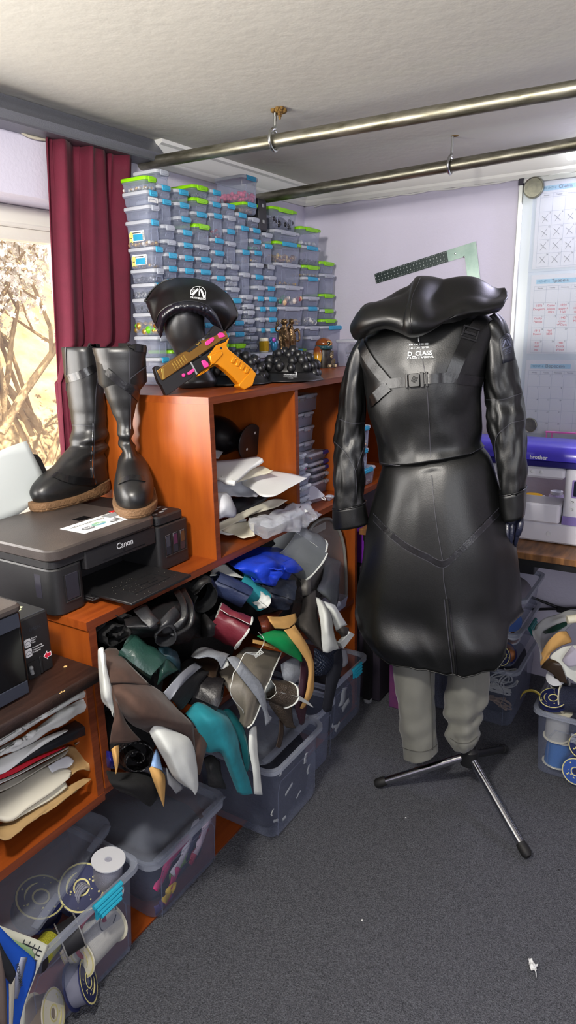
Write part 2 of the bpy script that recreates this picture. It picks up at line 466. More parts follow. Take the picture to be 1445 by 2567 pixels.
sun = bpy.data.lights.new('sun', 'SUN'); sun.energy = 17.; sun.angle = .01; sun.color = (1, .93, .8)
so = bpy.data.objects.new('sun', sun); COL.objects.link(so); so.location = (3, -3, 6)
so.rotation_euler = V((-.15, .40, -.9)).to_track_quat('-Z', 'Y').to_euler()
w = bpy.data.worlds.new('world'); S.world = w; w.use_nodes = True
bg = w.node_tree.nodes['Background']; bg.inputs[0].default_value = (.86, .9, 1, 1); bg.inputs[1].default_value = .9
S.view_settings.exposure = 0.05

# ---------------------------------------------------------------- cherry cabinets
m_wood = mat('cherry_veneer', '#9c4c1b', .3, col2='#7d3713', vscale=3, stretch=(1.2, 14, 8))
m_woodv = mat('cherry_veneer_upright', '#a5531b', .32, col2='#8a4014', vscale=2.5, stretch=(9, 9, 1.2))
m_edge = mat('cherry_edge_band', '#7c3d22', .4, col2='#5e2a17', vscale=3, stretch=(1, 40, 40))
m_dark = mat('wenge_board', '#3a2822', .42, col2='#1d1412', vscale=5, stretch=(3, 40, 3), bump=.15, bscale=60)
FY = 1.10; CB = 1.64
def board(name, par, x0, x1, y0, y1, z0, z1, m=m_wood):
    """a chipboard panel with an edge band along its front"""
    mb = MB(); mb.box(x0, x1, y0 + .0015, y1, z0, z1); mb.mi = 1; mb.box(x0, x1, y0, y0 + .0014, z0, z1)
    return obj(name, mb, [m, m_edge], par)
up = thing('bookcase', 'open cherry bookcase holding papers, with black caps and box stacks on top', 'bookcase', (1.99, 1.37, .89))
board('top_panel', up, 1.386, 2.84, FY, CB, 1.311, 1.33)
board('side_panel', up, 1.386, 1.405, FY, CB, .8901, 1.3109, m_woodv)
board('divider', up, 1.82, 1.838, FY + .004, CB - .02, .8901, 1.3109, m_woodv)
board('side_panel', up, 2.24, 2.258, FY + .01, CB - .02, .8901, 1.3109, m_woodv)
board('side_panel', up, 2.821, 2.84, FY + .01, CB - .02, .8901, 1.3109, m_woodv)
obj('back_panel', MB().box(1.4051, 2.8209, CB - .0199, CB, .8901, 1.3109), m_woodv, up)
lo = thing('shelf_unit', 'low cherry shelf unit crammed with rolled fabrics, its top carrying the printer', 'shelf unit', (1.77, 1.32, 0))
board('top_panel', lo, .921, 2.84, FY, CB, .8701, .89)
board('side_panel', lo, .925, .945, FY, CB, .4681, .87, m_woodv)
board('side_panel', lo, 2.236, 2.254, FY, CB, .0041, .87, m_woodv)
board('shelf', lo, .9215, 2.2359, FY + .005, CB - .02, .45, .468)
board('base_panel', lo, .12, 2.2359, FY - .01, CB, .0, .004)
board('support_panel', lo, .12, 2.2359, 1.53, 1.548, .0041, .4419, m_woodv)
obj('back_panel', MB().box(.9451, 2.2359, CB - .0199, CB, .4681, .87), m_woodv, lo)
mb = MB().lathe([(.007, .8901), (.007, .8912), (.003, .8914)], TR(.938, 1.225))
obj('cam_fitting', mb, m_hook, lo)
for z in (.585, .62): obj('screw', MB().lathe([(.004, 0), (.004, .004), (.002, .0045)], frame((.9019, 1.155, z), (0, 1, 0), z=(-1, 0, 0))), m_hook, lo)
pc = thing('pigeonhole_unit', 'cherry pigeonhole unit under a dark board, stuffed with paper and card', 'cabinet', (.53, 1.35, .44))
board('bottom_panel', pc, .1, .9205, FY, CB, .442, .462)
board('side_panel', pc, .1, .119, FY, CB, .4621, .7719, m_woodv)
board('side_panel', pc, .902, .9209, FY + .002, CB, .4621, .7719, m_woodv)
obj('back_panel', MB().box(.1191, .9019, CB - .02, CB, .4621, .7719), m_woodv, pc)
mb = MB(); mb.box(.1, .9075, 1.05, CB, .7721, .80, c=.004)
wt = solo('worktop', mb, m_dark, 'dark wenge worktop board with chipped corner, under the left printer', 'worktop', ang=50)
m_chip = mat('bare_chipboard', '#d8b071', .9)
mb = MB(); rc = random.Random(4)
for k in range(9): mb.ell((.9035 + rc.uniform(-.006, .004), 1.0505 + rc.uniform(-.001, .006), .7965 + rc.uniform(-.002, .004)), (rc.uniform(.001, .003), rc.uniform(.001, .002), rc.uniform(.001, .002)), n=6, h=4)
obj('chip', mb, m_chip, wt, 180); mb = MB()
for k in range(7): mb.ell((.80 + rc.uniform(-.006, .006), 1.0505, .799 + rc.uniform(-.002, .002)), (.002, .001, .001), n=6, h=4)
obj('chip', mb, m_chip, wt, 180); mb = MB()
mb.ell((.875, 1.128, .8), (.005, .004, .001), n=8, h=4)
obj('chip', mb, m_chip, wt, 180)

# ---------------------------------------------------------------- printer on the shelf
m_blk = mat('printer_black', '#1b1b1d', .42, bump=.15, bscale=900)
m_blkg = mat('printer_black_gloss', '#0d0d0f', .16)
m_lidp = mat('printer_lid_dusty', '#4a4340', .36, col2='#2f2a29', vscale=5, bump=.1, bscale=500)
m_lett = mat('silver_lettering', '#c6c8cc', .4)
m_wlet = mat('white_lettering', '#e9e9ea', .6)
m_tankw = clear('tank_window', '#30303a', .55, .15, .3)
cp = thing('printer', 'black ink-tank printer with open output tray standing on the cherry shelf', 'printer', (1.13, 1.34, .89))
def rprism(x0, x1, y0, y1, z0, z1, r, c=.003):
    q = rrect(x1-x0, y1-y0, r, 5, (x0+x1)/2, (y0+y1)/2)
    return q, z0, z1, c
def addp(mb, x0, x1, y0, y1, z0, z1, r=.012, c=.003):
    return mb.prism(rrect(x1-x0, y1-y0, r, 5, (x0+x1)/2, (y0+y1)/2), z1-z0, TR(0, 0, z0), c)
mb = MB()
addp(mb, .905, .996, 1.172, 1.50, .892, 1.0, .024)                                   # left tank housing
addp(mb, .9961, 1.2339, 1.30, 1.50, .892, .972, .004)                                # back of the paper bay
mb.box(.9961, 1.2339, 1.19, 1.30, .892, .899)
addp(mb, 1.234, 1.356, 1.168, 1.49, .892, 1.012, .012)                               # right tank housing
obj('body', mb, m_blk, cp, 40)
mb = MB(); addp(mb, .907, 1.2335, 1.176, 1.498, .9995, 1.02, .02)
obj('scanner_base', mb, m_blk, cp, 40)
mb = MB(); addp(mb, .9975, 1.2325, 1.172, 1.24, .9725, 1.019, .006); obj('front_panel', mb, m_blk, cp, 40)
mb = MB(); addp(mb, .901, 1.238, 1.166, 1.505, 1.0195, 1.046, .03, .004)
lid = obj('scanner_lid', mb, [m_lidp], cp, 40)
mb = MB(); addp(mb, 1.2385, 1.345, 1.172, 1.505, 1.0122, 1.037, .014, .004)
pn = obj('control_panel', mb, m_blk, cp, 40)
mb = MB()
for k, (x, y) in enumerate([(1.262, 1.20), (1.29, 1.202), (1.315, 1.212), (1.27, 1.225), (1.298, 1.23), (1.322, 1.24)]): addp(mb, x-.008, x+.008, y-.004, y+.004, 1.0371, 1.0385, .002, .0004)
obj('button', mb, mat('grey_plastic', '#8b8d90', .5), pn)
mb = MB(); write(mb, 'Canon', frame((1.123, 1.1719, 1.0015), (1, 0, 0), z=(0, -1, 0)), .021, bold=.012); 
obj('lettering', mb, m_lett, cp)
mb = MB(); mb.box(1.05, 1.19, 1.1712, 1.1725, .9815, .9835); mb.box(1.117, 1.122, 1.1712, 1.1725, .9865, .9915)
mb.box(1.04, 1.235, 1.1655, 1.167, 1.0245, 1.0255)
obj('seam', mb, m_blkg, cp)
def tank(x0, x1, z0, z1, y, name='tank_window'):
    mb = MB(); mb.box(x0, x1, y - .0012, y + .004, z0, z1, c=.001)
    w = obj(name, mb, mat('tank_window_smoke', '#2c2b33', .12), cp)
    mb = MB(); mb.box(x0-.004, x1+.004, y-.003, y+.001, z0-.005, z0-.001, c=.001); mb.box(x0-.004, x0-.001, y-.002, y+.001, z0-.001, z1); mb.box(x1+.001, x1+.004, y-.002, y+.001, z0-.001, z1)
    obj('window_frame', mb, m_blk, w)
    return w
tank(.936, .972, .922, .982, 1.172)
for k, c_ in enumerate(('#3b3b44', '#4a2740', '#4a3626')):
    x = 1.262 + k*.0285
    w = tank(x, x + .018, .93, .984, 1.168)
    obj('ink', MB().box(x + .002, x + .016, 1.1660, 1.1667, .953, .98), mat('ink_%d' % k, c_, .3), w)
mb = MB(); mb.box(.9046, .9055, 1.215, 1.235, .93, .985); obj('side_window', mb, mat('tank_window_smoke'), cp)
# output tray and its extension
mb = MB(); mb.box(.9965, 1.2335, 1.16, 1.30, .8995, .9045, c=.0015); mb.box(.9965, 1.005, 1.16, 1.22, .9046, .910, c=.001)
tr = obj('output_tray', mb, m_blk, cp, 40)
mb = MB(); mb.box(1.012, 1.222, 1.053, 1.185, .9046, .9115, c=.0015)
mb.box(1.055, 1.18, 1.085, 1.088, .9116, .9135); mb.box(1.055, 1.18, 1.145, 1.148, .9116, .9135); mb.box(1.055, 1.058, 1.0881, 1.1449, .9116, .9135); mb.box(1.177, 1.18, 1.0881, 1.1449, .9116, .9135)
mb.box(1.12, 1.15, 1.10, 1.104, .9116, .914); mb.box(1.10, 1.13, 1.112, 1.116, .9116, .914); mb.box(1.145, 1.165, 1.118, 1.13, .9116, .9125)
ex = obj('tray_extension', mb, m_blk, cp, 40)
m_dust = mat('pale_dust', '#77776a', 1.)
mb = MB()
for k in range(60): mb.ell((rc.gauss(1.12, .04), rc.uniform(1.06, 1.17), .9117), (rc.uniform(.0004, .002), rc.uniform(.0004, .0012), .0002), n=5, h=3)
tag(obj('dust', mb, m_dust, ex, 180), kind='stuff')
# sticker on the lid
m_st = mat('sticker_white', '#e6e6e2', .45); zt = 1.0462
sx = (V((1.205, 1.196, 0)) - V((1.028, 1.205, 0))).normalized()
def st(u, v, z=zt): return (1.035 + .185*u, 1.208 + .085*v - .0*u, z)
mb = MB(); mb.prism([st(0, .0)[:2], st(1.02, 0)[:2], st(1.02, 1)[:2], st(0, 1)[:2]], .0004, TR(0, 0, zt))
sk = obj('sticker', mb, m_st, lid)
mb = MB(); write(mb, 'HIGH PAGE YIELD', TR(st(.36, .74)[0], st(.46, .74)[1], zt + .0004), .0135, bold=.012); obj('lettering', mb, mat('dark_print', '#33373b', .5), sk)
for (u, v, r, c_, s_) in ((.2, .33, .019, '#6a6d70', '6,000'), (.41, .4, .021, '#4b88b8', '7,000')):
    mb = MB().lathe([(r, 0), (r, .0003)], TR(st(u, v)[0], st(u, v)[1], zt + .0004) @ Matrix.Scale(.62, 4, (0, 1, 0)))
    if c_ == '#4b88b8':
        d = obj('badge', mb, mat('badge_green_blue', '#3f86c0', .5, col2='#93b83a', vscale=18), sk)
    else: d = obj('badge', mb, mat('badge_grey', c_, .5), sk)
    mb = MB(); write(mb, s_, TR(st(u, v)[0], st(u, v)[1], zt + .0008), .012, bold=.006); obj('lettering', mb, m_wlet, d)
mb = MB(); mb.mi = 0; mb.box(st(.68, 0)[0], st(.95, 0)[0], st(0, .55)[1], st(0, .95)[1], zt + .0004, zt + .0007); mb.mi = 1; mb.box(st(.9, 0)[0], st(1.02, 0)[0], st(0, .93)[1], st(0, 1.12)[1], zt + .0004, zt + .0007)
mb.mi = 2
for k in range(4): mb.box(st(.55 + .05*k, 0)[0], st(.58 + .05*k, 0)[0], st(0, .12)[1], st(0, .3 + .06*k)[1], zt + .0004, zt + .0006)
obj('print', mb, [mat('grey_print', '#84888a', .5), mat('red_print', '#c21f22', .5), mat('dark_print')], sk)
mb = MB(); addp(mb, 1.105, 1.145, 1.305, 1.332, 1.0462, 1.0466, .002, .0001); obj('label', mb, m_blkg, lid)
# raised rear paper rest with a sheet in it
RY = [1.512, 1.530, 1.548]
q = [[at(40, 1290, Y=RY[0]), at(118, 1232, Y=RY[0])], [at(30, 1200, Y=RY[1]), at(131, 1211, Y=RY[1])], [at(20, 1135, Y=RY[2]), at(103, 1150, Y=RY[2])], [at(15, 1128, Y=RY[2]), at(92, 1139, Y=RY[2])]]
obj('paper_rest', MB().grid(q, -.004), m_blk, cp)
RY = [1.506, 1.521, 1.539]
q = [[at(-40, 1325, Y=RY[0]), at(30, 1300, Y=RY[0]), at(112, 1240, Y=RY[0])], [at(-50, 1230, Y=RY[1]), at(30, 1205, Y=RY[1]), at(119, 1214, Y=RY[1])], [at(-60, 1156, Y=RY[2]), at(20, 1121, Y=RY[2]), at(66, 1105, Y=RY[2])]]
m_pap = mat('white_paper', '#e4e5e3', .7, bump=.03, bscale=60)
solo('paper_sheet', MB().grid(smooth(q, 4, 4), .0006), mat('cool_paper', '#c9d0d0', .7), 'grey-white sheet of paper leaning in the rear feed of the shelf printer', 'paper', ang=180)

# ---------------------------------------------------------------- printer on the worktop
ep = thing('printer', 'black printer with side ink tank, half in view on the dark worktop', 'printer', (.68, 1.25, .80))
m_navy = mat('printer_slate', '#2d313c', .35)
mb = MB(); addp(mb, .40, .7665, 1.098, 1.40, .812, .978, .012, .004); obj('body', mb, m_blkg, ep, 40)
mb = MB(); addp(mb, .398, .7685, 1.093, 1.40, .9785, .996, .016, .005); obj('scanner_lid', mb, mat('printer_lid_dusty'), ep, 40)
mb = MB(); mb.box(.40, .7575, 1.0955, 1.0978, .948, .9784, c=.001); mb.box(.40, .7575, 1.0955, 1.0978, .806, .833, c=.001); obj('front_band', mb, m_navy, ep)
mb = MB(); addp(mb, .41, .768, 1.12, 1.39, .8005, .8118, .01, .002); obj('foot', mb, m_blk, ep, 40)
mb = MB(); addp(mb, .787, .862, 1.146, 1.34, .8005, .936, .007, .003); addp(mb, .7667, .7868, 1.155, 1.33, .8005, .915, .003, .002)
tk = obj('ink_tank_unit', mb, m_blk, ep, 40)
q = frame((.8245, 1.1459, .87), (1, 0, 0), z=(0, -1, 0))
mb = MB()
for z in (.0115, -.0105): mb.prism(rrect(.0155, .0185, .003, 3, -.0215, z), .0006, q)
ic = obj('icon_label', mb, m_wlet, tk)
mb = MB()
for z in (.0115, -.0105):
    mb.tube([q @ V((-.0275, z-.003, .0009)), q @ V((-.0275, z+.001, .0009)), q @ V((-.0235, z+.004, .0009)), q @ V((-.0195, z+.004, .0009)), q @ V((-.0155, z+.001, .0009)), q @ V((-.0155, z-.003, .0009))], .0005, 5); mb.tube([q @ V((-.026, z-.004, .0009)), q @ V((-.017, z-.004, .0009))], .0005, 5)
obj('pictogram', mb, mat('dark_print'), ic)
mb = MB()
for z, ss in ((.018, 'Printing'), (.0135, 'Paper'), (.0085, 'Tank'), (-.003, 'Transporting'), (-.0085, 'Transportation'), (-.0135, 'Transport')): write(mb, ss, q @ TR(-.012, z, 0), .0048, 'LEFT', .012)
obj('lettering', mb, m_wlet, tk)
mb = MB(); write(mb, 'EPSON', q @ TR(0, .037, 0), .0095, bold=.01); obj('embossed_lettering', mb, m_navy, tk)
mb = MB(); mb.prism([(.014, -.034), (.022, -.042), (.022, -.0385), (.031, -.0375), (.031, -.0305), (.022, -.0305), (.022, -.027)], .0006, q); obj('arrow', mb, mat('arrow_red', '#c8203c', .5), tk)
mb = MB(); mb.prism([(.0128, -.034), (.0228, -.0445), (.0228, -.0398), (.0325, -.0388), (.0325, -.0292), (.0228, -.0292), (.0228, -.0245)], .0004, q); obj('arrow_border', mb, m_wlet, tk)
mb = MB(); mb.tube([q @ V((-.024, -.041, .003)), q @ V((-.021, -.058, .003))], .004, 10); mb.ell(q @ V((-.0235, -.043, .004)), .0048); obj('lock_knob', mb, mat('grey_plastic'), tk)
mb = MB(); mb.box(.796, .8245, 1.1445, 1.1458, .8006, .838); mb.box(.8247, .83, 1.142, 1.1458, .803, .842, c=.001); obj('tank_panel', mb, m_blk, tk)
mb = MB(); mb.box(.79, .858, 1.150, 1.152, .9362, .9366); obj('groove', mb, m_navy, tk)
mb = MB(); mt = TR(.817, 1.20, .9362)
for k in range(3): mb.box(.797, .820, 1.196 + k*.009, 1.199 + k*.009, .9362, .9365)
mb.ell((.836, 1.205, .9365), (.008, .006, .001)); mb.ell((.829, 1.195, .9365), (.004, .004, .001))
obj('pale_print', mb, mat('pale_yellow_print', '#cfd2a8', .6), tk)
mb = MB(); write(mb, 'L3200', TR(.715, 1.13, .9962, .0), .014, bold=.004); obj('lettering', mb, mat('grey_plastic'), ep)

# ---------------------------------------------------------------- boots on the printer
m_boot = mat('boot_leather', '#141415', .36, bump=.05, bscale=500, spec=.6)
m_bsh = mat('boot_strap_leather', '#0e0e10', .24, bump=.06, bscale=150, spec=.7)
m_stitch = mat('boot_seam', '#34343a', .35)
m_gum = mat('gum_sole', '#6f5236', .75, bump=.35, bscale=160, var=.12, vscale=30)
m_chrome = mat('chrome', '#d0d2d6', .16, 1.)
def egg(z, xb, xf, yl, yr, n=40, px=2.3, toe=1.0):
    o = []; cx = (xb + xf)/2; a = (xf - xb)/2
    for k in range(n):
        t = 2*PI*k/n; c, s_ = cos(t), sin(t)
        ex = math.copysign(abs(c)**(2/px), c); ey = math.copysign(abs(s_)**(2/px), s_)
        y = ey * (yr if ey > 0 else -yl)
        o.append((cx + a*ex, y, z))
    return o
def boot(label, loc, az, rings, sole, wr, seed):
    b = thing('boot', label, 'boot', loc, 'tall black boots')
    M = Matrix.Translation(loc) @ Matrix.Rotation(az, 4, 'Z')
    Z = [r[0] for r in rings]
    fine = cr([V((r[0], r[1], r[2])) for r in rings], 4); fine2 = cr([V((r[3], r[4], 0)) for r in rings], 4)
    R_ = []
    for p, q in zip(fine, fine2):
        z = p.x; ring = []
        w = sum(math.exp(-((z - zc)/sg)**2)*am for zc, sg, am in wr)
        for x, y, zz in egg(z, p.y, p.z, q.x, q.y):
            g = V((x, y, z))
            d = w*(noise.noise(V((x*9, y*9, z*46 + seed))) + .5*sin(z*150 + x*14 + y*10 + seed)) + .0012*noise.noise(V((x*22, y*22, z*18 + seed)))
            l = math.hypot(x - (p.y+p.z)/2, y) or 1
            ring.append((x + d*(x-(p.y+p.z)/2)/l, y + d*y/l, z))
        R_.append(ring)
    # turned-in rim so that the shaft is an open tube
    top = R_[-1]; cx = sum(p[0] for p in top)/len(top); cy = sum(p[1] for p in top)/len(top)
    inn = lambda f, z: [(cx + (x-cx)*f, cy + (y-cy)*f, z) for x, y, _ in top]
    zt = top[0][2]
    R_ += [inn(.97, zt + .001), inn(.93, zt - .002), inn(.9, zt - .09), inn(.5, zt - .12)]
    o = obj('upper', MB().loft(R_, M=M), m_boot, b, 60)
    # sole with a toothed edge
    mb = MB(); xb, xf, yl, yr = sole
    def outl(e, n=64, tooth=0):
        r = egg(0, xb - e, xf + e, yl - e, yr + e, n); return [((x*(1 - .006*tooth*(k % 2))), y*(1 - .05*tooth*(k % 2))) for k, (x, y, _) in enumerate(r)]
    mb.loft([[(x, y, z + (.012 if x < xb + .09 and z > .02 else 0)) for x, y in outl(e, 64, t)] for e, z, t in ((.0, 0, 1), (.003, .004, 1), (.003, .008, 1), (.004, .0085, 0), (.005, .017, 0), (.004, .0225, 0), (.001, .0235, 0))], M=M)
    obj('sole', mb, m_gum, b, 30)
    return b, o
AL = math.atan2(-.08, -1.)
ringsL = [(.024, -.052, .209, -.045, .048), (.045, -.056, .217, -.048, .05), (.062, -.056, .209, -.048, .049), (.078, -.056, .186, -.046, .047), (.093, -.056, .152, -.044, .045), (.108, -.056, .115, -.042, .043),
          (.128, -.057, .082, -.041, .042), (.15, -.057, .056, -.043, .044), (.175, -.057, .040, -.045, .046), (.2, -.057, .030, -.047, .048), (.24, -.057, .029, -.05, .05), (.30, -.057, .031, -.053, .053), (.36, -.057, .033, -.054, .054), (.412, -.056, .034, -.052, .053)]
lb, lbo = boot('tall black boot seen from the side, toe pointing at the window', (1.328, 1.499, 1.0465), AL, ringsL, (-.057, .219, -.05, .051), [(.14, .045, .010), (.3, .1, .002)], 1)
BX = (1.322, 1.327)
ringsR = [(.024, -.07, .186, -.048, .05), (.045, -.073, .19, -.051, .053), (.065, -.073, .184, -.049, .053), (.082, -.071, .165, -.045, .050), (.097, -.07, .135, -.04, .044), (.112, -.07, .10, -.033, .035),
          (.126, -.068, .066, -.026, .024), (.145, -.066, .052, -.024, .012), (.165, -.066, .044, -.032, .006), (.19, -.064, .04, -.030, .010), (.215, -.062, .04, -.030, .014), (.25, -.062, .043, -.04, .022), (.30, -.06, .05, -.054, .040), (.36, -.058, .056, -.066, .056), (.412, -.056, .058, -.074, .066)]
rb, rbo = boot('tall black boot facing the camera with a slumped twisted ankle', (BX[0], BX[1], 1.0465), math.atan2(-.70, -.71), ringsR, (-.075, .194, -.052, .056), [(.15, .05, .010), (.3, .1, .002)], 4)
def lay(par, t, items, m, w, th, name='strap'):
    for pts in items:
        mb = ribbon(t, pts, w, th)
        if mb.v: obj(name, mb, m, par, 60)
tl = bvh(lbo); trr = bvh(rbo)
lay(lbo, tl, [[(160, 861), (200, 866), (254, 874)], [(162, 952), (200, 940), (252, 915)], [(135, 1190), (165, 1200), (200, 1206), (237, 1208)]], m_bsh, .021, .0022)
lay(lbo, tl, [[(163, 1065), (200, 1066), (236, 1068)], [(252, 900), (241, 975), (238, 1040), (236, 1100), (234, 1180), (241, 1212)], [(165, 850), (167, 930), (167, 1065)], [(160, 850), (200, 853), (254, 861)]], m_stitch, .0022, .0014, 'seam')
lay(lbo, tl, [[(233, 1060), (231, 1130), (231, 1185), (238, 1214)]], m_chrome, .003, .002, 'zipper')
lay(rbo, trr, [[(264, 868), (300, 869), (325, 870), (374, 875)], [(268, 930), (300, 958), (325, 975), (352, 1004)], [(301, 1207), (330, 1198), (362, 1202)]], m_bsh, .019, .0022)
lay(rbo, trr, [[(376, 912), (350, 930), (325, 950)], [(322, 842), (324, 900), (326, 980), (327, 1076)], [(264, 857), (300, 856), (374, 862)]], m_stitch, .0022, .0014, 'seam')
for par, t, (x, y) in ((rbo, trr, (380, 876)),):
    p, n = hit(t, x, y, .002)
    if p:
        mb = MB(); q = frame(p, n.cross(V((0, 0, 1))), z=n); 
        for r in ((-.008, .008, .0065, .0085), (-.008, .008, -.0085, -.0065), (-.008, -.006, -.0064, .0064), (.006, .008, -.0064, .0064)): mb.box(*r, 0, .003, q)
        obj('buckle', mb, m_chrome, par)
p, n = hit(tl, 255, 846, .002)
if p: obj('zip_pull', MB().tube([p, p + V((-.004, -.006, -.012)), p + V((-.004, -.006, -.03))], .0016, 6), m_chrome, lbo)

# ---------------------------------------------------------------- head stand with cap, on the bookcase
TOP = 1.3302
m_head = mat('head_black_vinyl', '#202022', .38, bump=.05, bscale=60, spec=.6)
m_pu = mat('coat_leatherette', '#070808', .40, bump=.05, bscale=300, spec=.55)
m_pu2 = mat('satin_lining_black', '#12131c', .27, bump=.05, bscale=90, spec=.7)
m_print = mat('white_print', '#dfe3e4', .6)
hb = at(492, 974, Z=TOP); hx, hy = hb.x + .02, hb.y + .035
hd = thing('head_stand', 'black faceless display head wearing the cap on the bookcase', 'mannequin head', (hx, hy, TOP))
# profile of the head seen from the front: base, neck, jaw, skull
def hp(x, y): return at(x, y, X=None, Y=None, Z=None)
vd = V((hx, hy, 0)).normalized(); vs_ = V((vd.y, -vd.x, 0)); dist = V((hx, hy, 0)).length
def onview(px, py, d=0.):
    """point on the upright plane through the head stand square to the sight line, d metres behind it"""
    r = ray(px, py); t = (V((hx, hy, 0)).dot(vd) + d) / r.dot(vd); return EYE + r*t
hrows = [(448, 540, 966, .8), (443, 545, 957, .85), (450, 537, 942, .9), (458, 528, 928, 1), (452, 520, 912, 1), (441, 517, 890, 1.), (430, 516, 868, 1.05), (417, 515, 845, 1.15), (410, 513, 815, 1.25), (410, 513, 790, 1.3), (414, 511, 765, 1.3), (424, 505, 745, 1.25), (442, 492, 733, 1.1)]
rings = []
for xl, xr, y, k in hrows:
    a, b = onview(xl, y), onview(xr, y); c = (a + b)/2; h = (b - a).length/2
    if y > 900: c = c + vd*.012
    rings.append([c + vs_*(h*cos(2*PI*j/36)) - vd*(h*k*sin(2*PI*j/36)) for j in range(36)])
zmin = min(p.z for p in rings[0]); 
for r in rings[:1]:
    for p in r: p.z = TOP
for r in rings[1:2]:
    for p in r: p.z = max(p.z, TOP + .006)
fr = [cr([rings[i][j] for i in range(len(rings))], 4) for j in range(36)]
obj('head', MB().loft([[fr[j][i] for j in range(36)] for i in range(len(fr[0]))]), m_head, hd, 80)

# cap: padded band round the forehead, wide soft crown leaning towards the camera
def C4(x, y): return (340 + x*.19377, 680 + y*.19377)     # close-up frame used for measuring the cap and the pistol
outer = [(128, 400), (200, 270), (300, 170), (420, 110), (560, 80), (700, 84), (850, 110), (990, 155), (1130, 250), (1230, 360), (1310, 540), (1280, 640), (1160, 790)]
band_o = [(150, 470), (210, 560), (330, 545), (420, 470), (520, 425), (640, 402), (750, 402), (850, 425), (950, 475), (1040, 560), (1100, 680), (1125, 750), (1140, 775)]
cpn = thing('cap', 'black leatherette cap with wide soft crown and white emblem on the display head', 'cap', (hx, hy, TOP + .19), 'drawbridge caps')
oP = [onview(*C4(x, y), d) for (x, y), d in zip(outer, [.035]*13)]
lower = [(128, 400), (190, 560), (270, 680), (325, 560), (420, 470), (520, 425), (640, 402), (750, 402), (850, 425), (950, 475), (1030, 550), (1100, 680), (1140, 785)]
lP = [onview(*C4(x, y), d) for (x, y), d in zip(lower, (.055, .0, -.03, -.06, -.085, -.10, -.105, -.105, -.10, -.085, -.06, -.03, .0))]
rows = []
for f in (0, .15, .4, .7, 1):
    rows.append([o*(1-f) + l*f - vd*(.028*sin(PI*min(1, f*1.1))) + V((0, 0, .004*sin(PI*f))) for o, l in zip(oP, lP)])
g = rumple(smooth(rows, 5, 5), 9, .006, 3)
crn = obj('crown', MB().grid(g, -.002), m_pu, cpn, 180)
# back half of the crown, closing it over the head
rows = [[o + vd*(.0 + .075*f) + V((0, 0, (-.10*f*f - .03*f)))*1 - vs_*(.0) for o in oP] for f in (0, .25, .5, .75, 1)]
c_ = onview(*C4(700, 300), .11)
rows = [[p*(1 - .35*i/4) + c_*(.35*i/4) for p in r] for i, r in enumerate(rows)]
obj('crown_back', MB().grid(rumple(smooth(rows, 3, 5), 9, .006, 5), .002), m_pu, cpn, 180)
# band
bo = [(255, 690), (300, 760), (320, 600), (370, 515), (450, 460), (560, 415), (690, 402), (800, 412), (900, 445), (985, 500), (1050, 575), (1100, 680), (1128, 760)]
bi = [(330, 860), (350, 800), (360, 700), (395, 625), (460, 560), (560, 525), (690, 515), (780, 525), (860, 560), (930, 600), (1000, 680), (1060, 740), (1110, 800)]
bo = [(245, 640), (270, 660), (325, 555), (385, 500), (460, 452), (560, 415), (690, 402), (800, 412), (900, 445), (985, 500), (1050, 575), (1100, 680), (1128, 770)]
oB = [onview(*C4(x, y), d - .004) for (x, y), d in zip(bo, (-.0, -.02, -.06, -.075, -.088, -.10, -.105, -.105, -.095, -.08, -.06, -.03, .0))]
iB = [onview(*C4(x, y), d - .012) for (x, y), d in zip(bi, (-.0, -.015, -.045, -.06, -.072, -.082, -.088, -.086, -.078, -.066, -.045, -.02, .0))]
rows = []
for f in (0, .3, .65, 1): rows.append([a*(1-f) + b*f - vd*(.014*sin(PI*f)) for a, b in zip(oB, iB)])
g = smooth(rows, 6, 8)
for i in range(len(g)):
    for j in range(len(g[0])):
        f = i/(len(g)-1); g[i][j] = g[i][j] - vd*(.0016*sin(j*.8 + 2*sin(j*.3))*sin(PI*f)) + V((0, 0, .001*sin(j*1.1)*f))
obj('band', MB().grid(g, -.003), m_pu2, cpn, 180)
tcap = bvh(crn)
lay(cpn, tcap, [[C4(x, y - 14) for x, y in bo[3:12]]], m_stitch, .0012, .001, 'seam')
def onto(t, fpx, off=.0008):
    def f(u, v):
        x, y = fpx(u, v); p, n = hit(t, x, y, off)
        return p if p else at(x, y, Y=1.3)
    return f
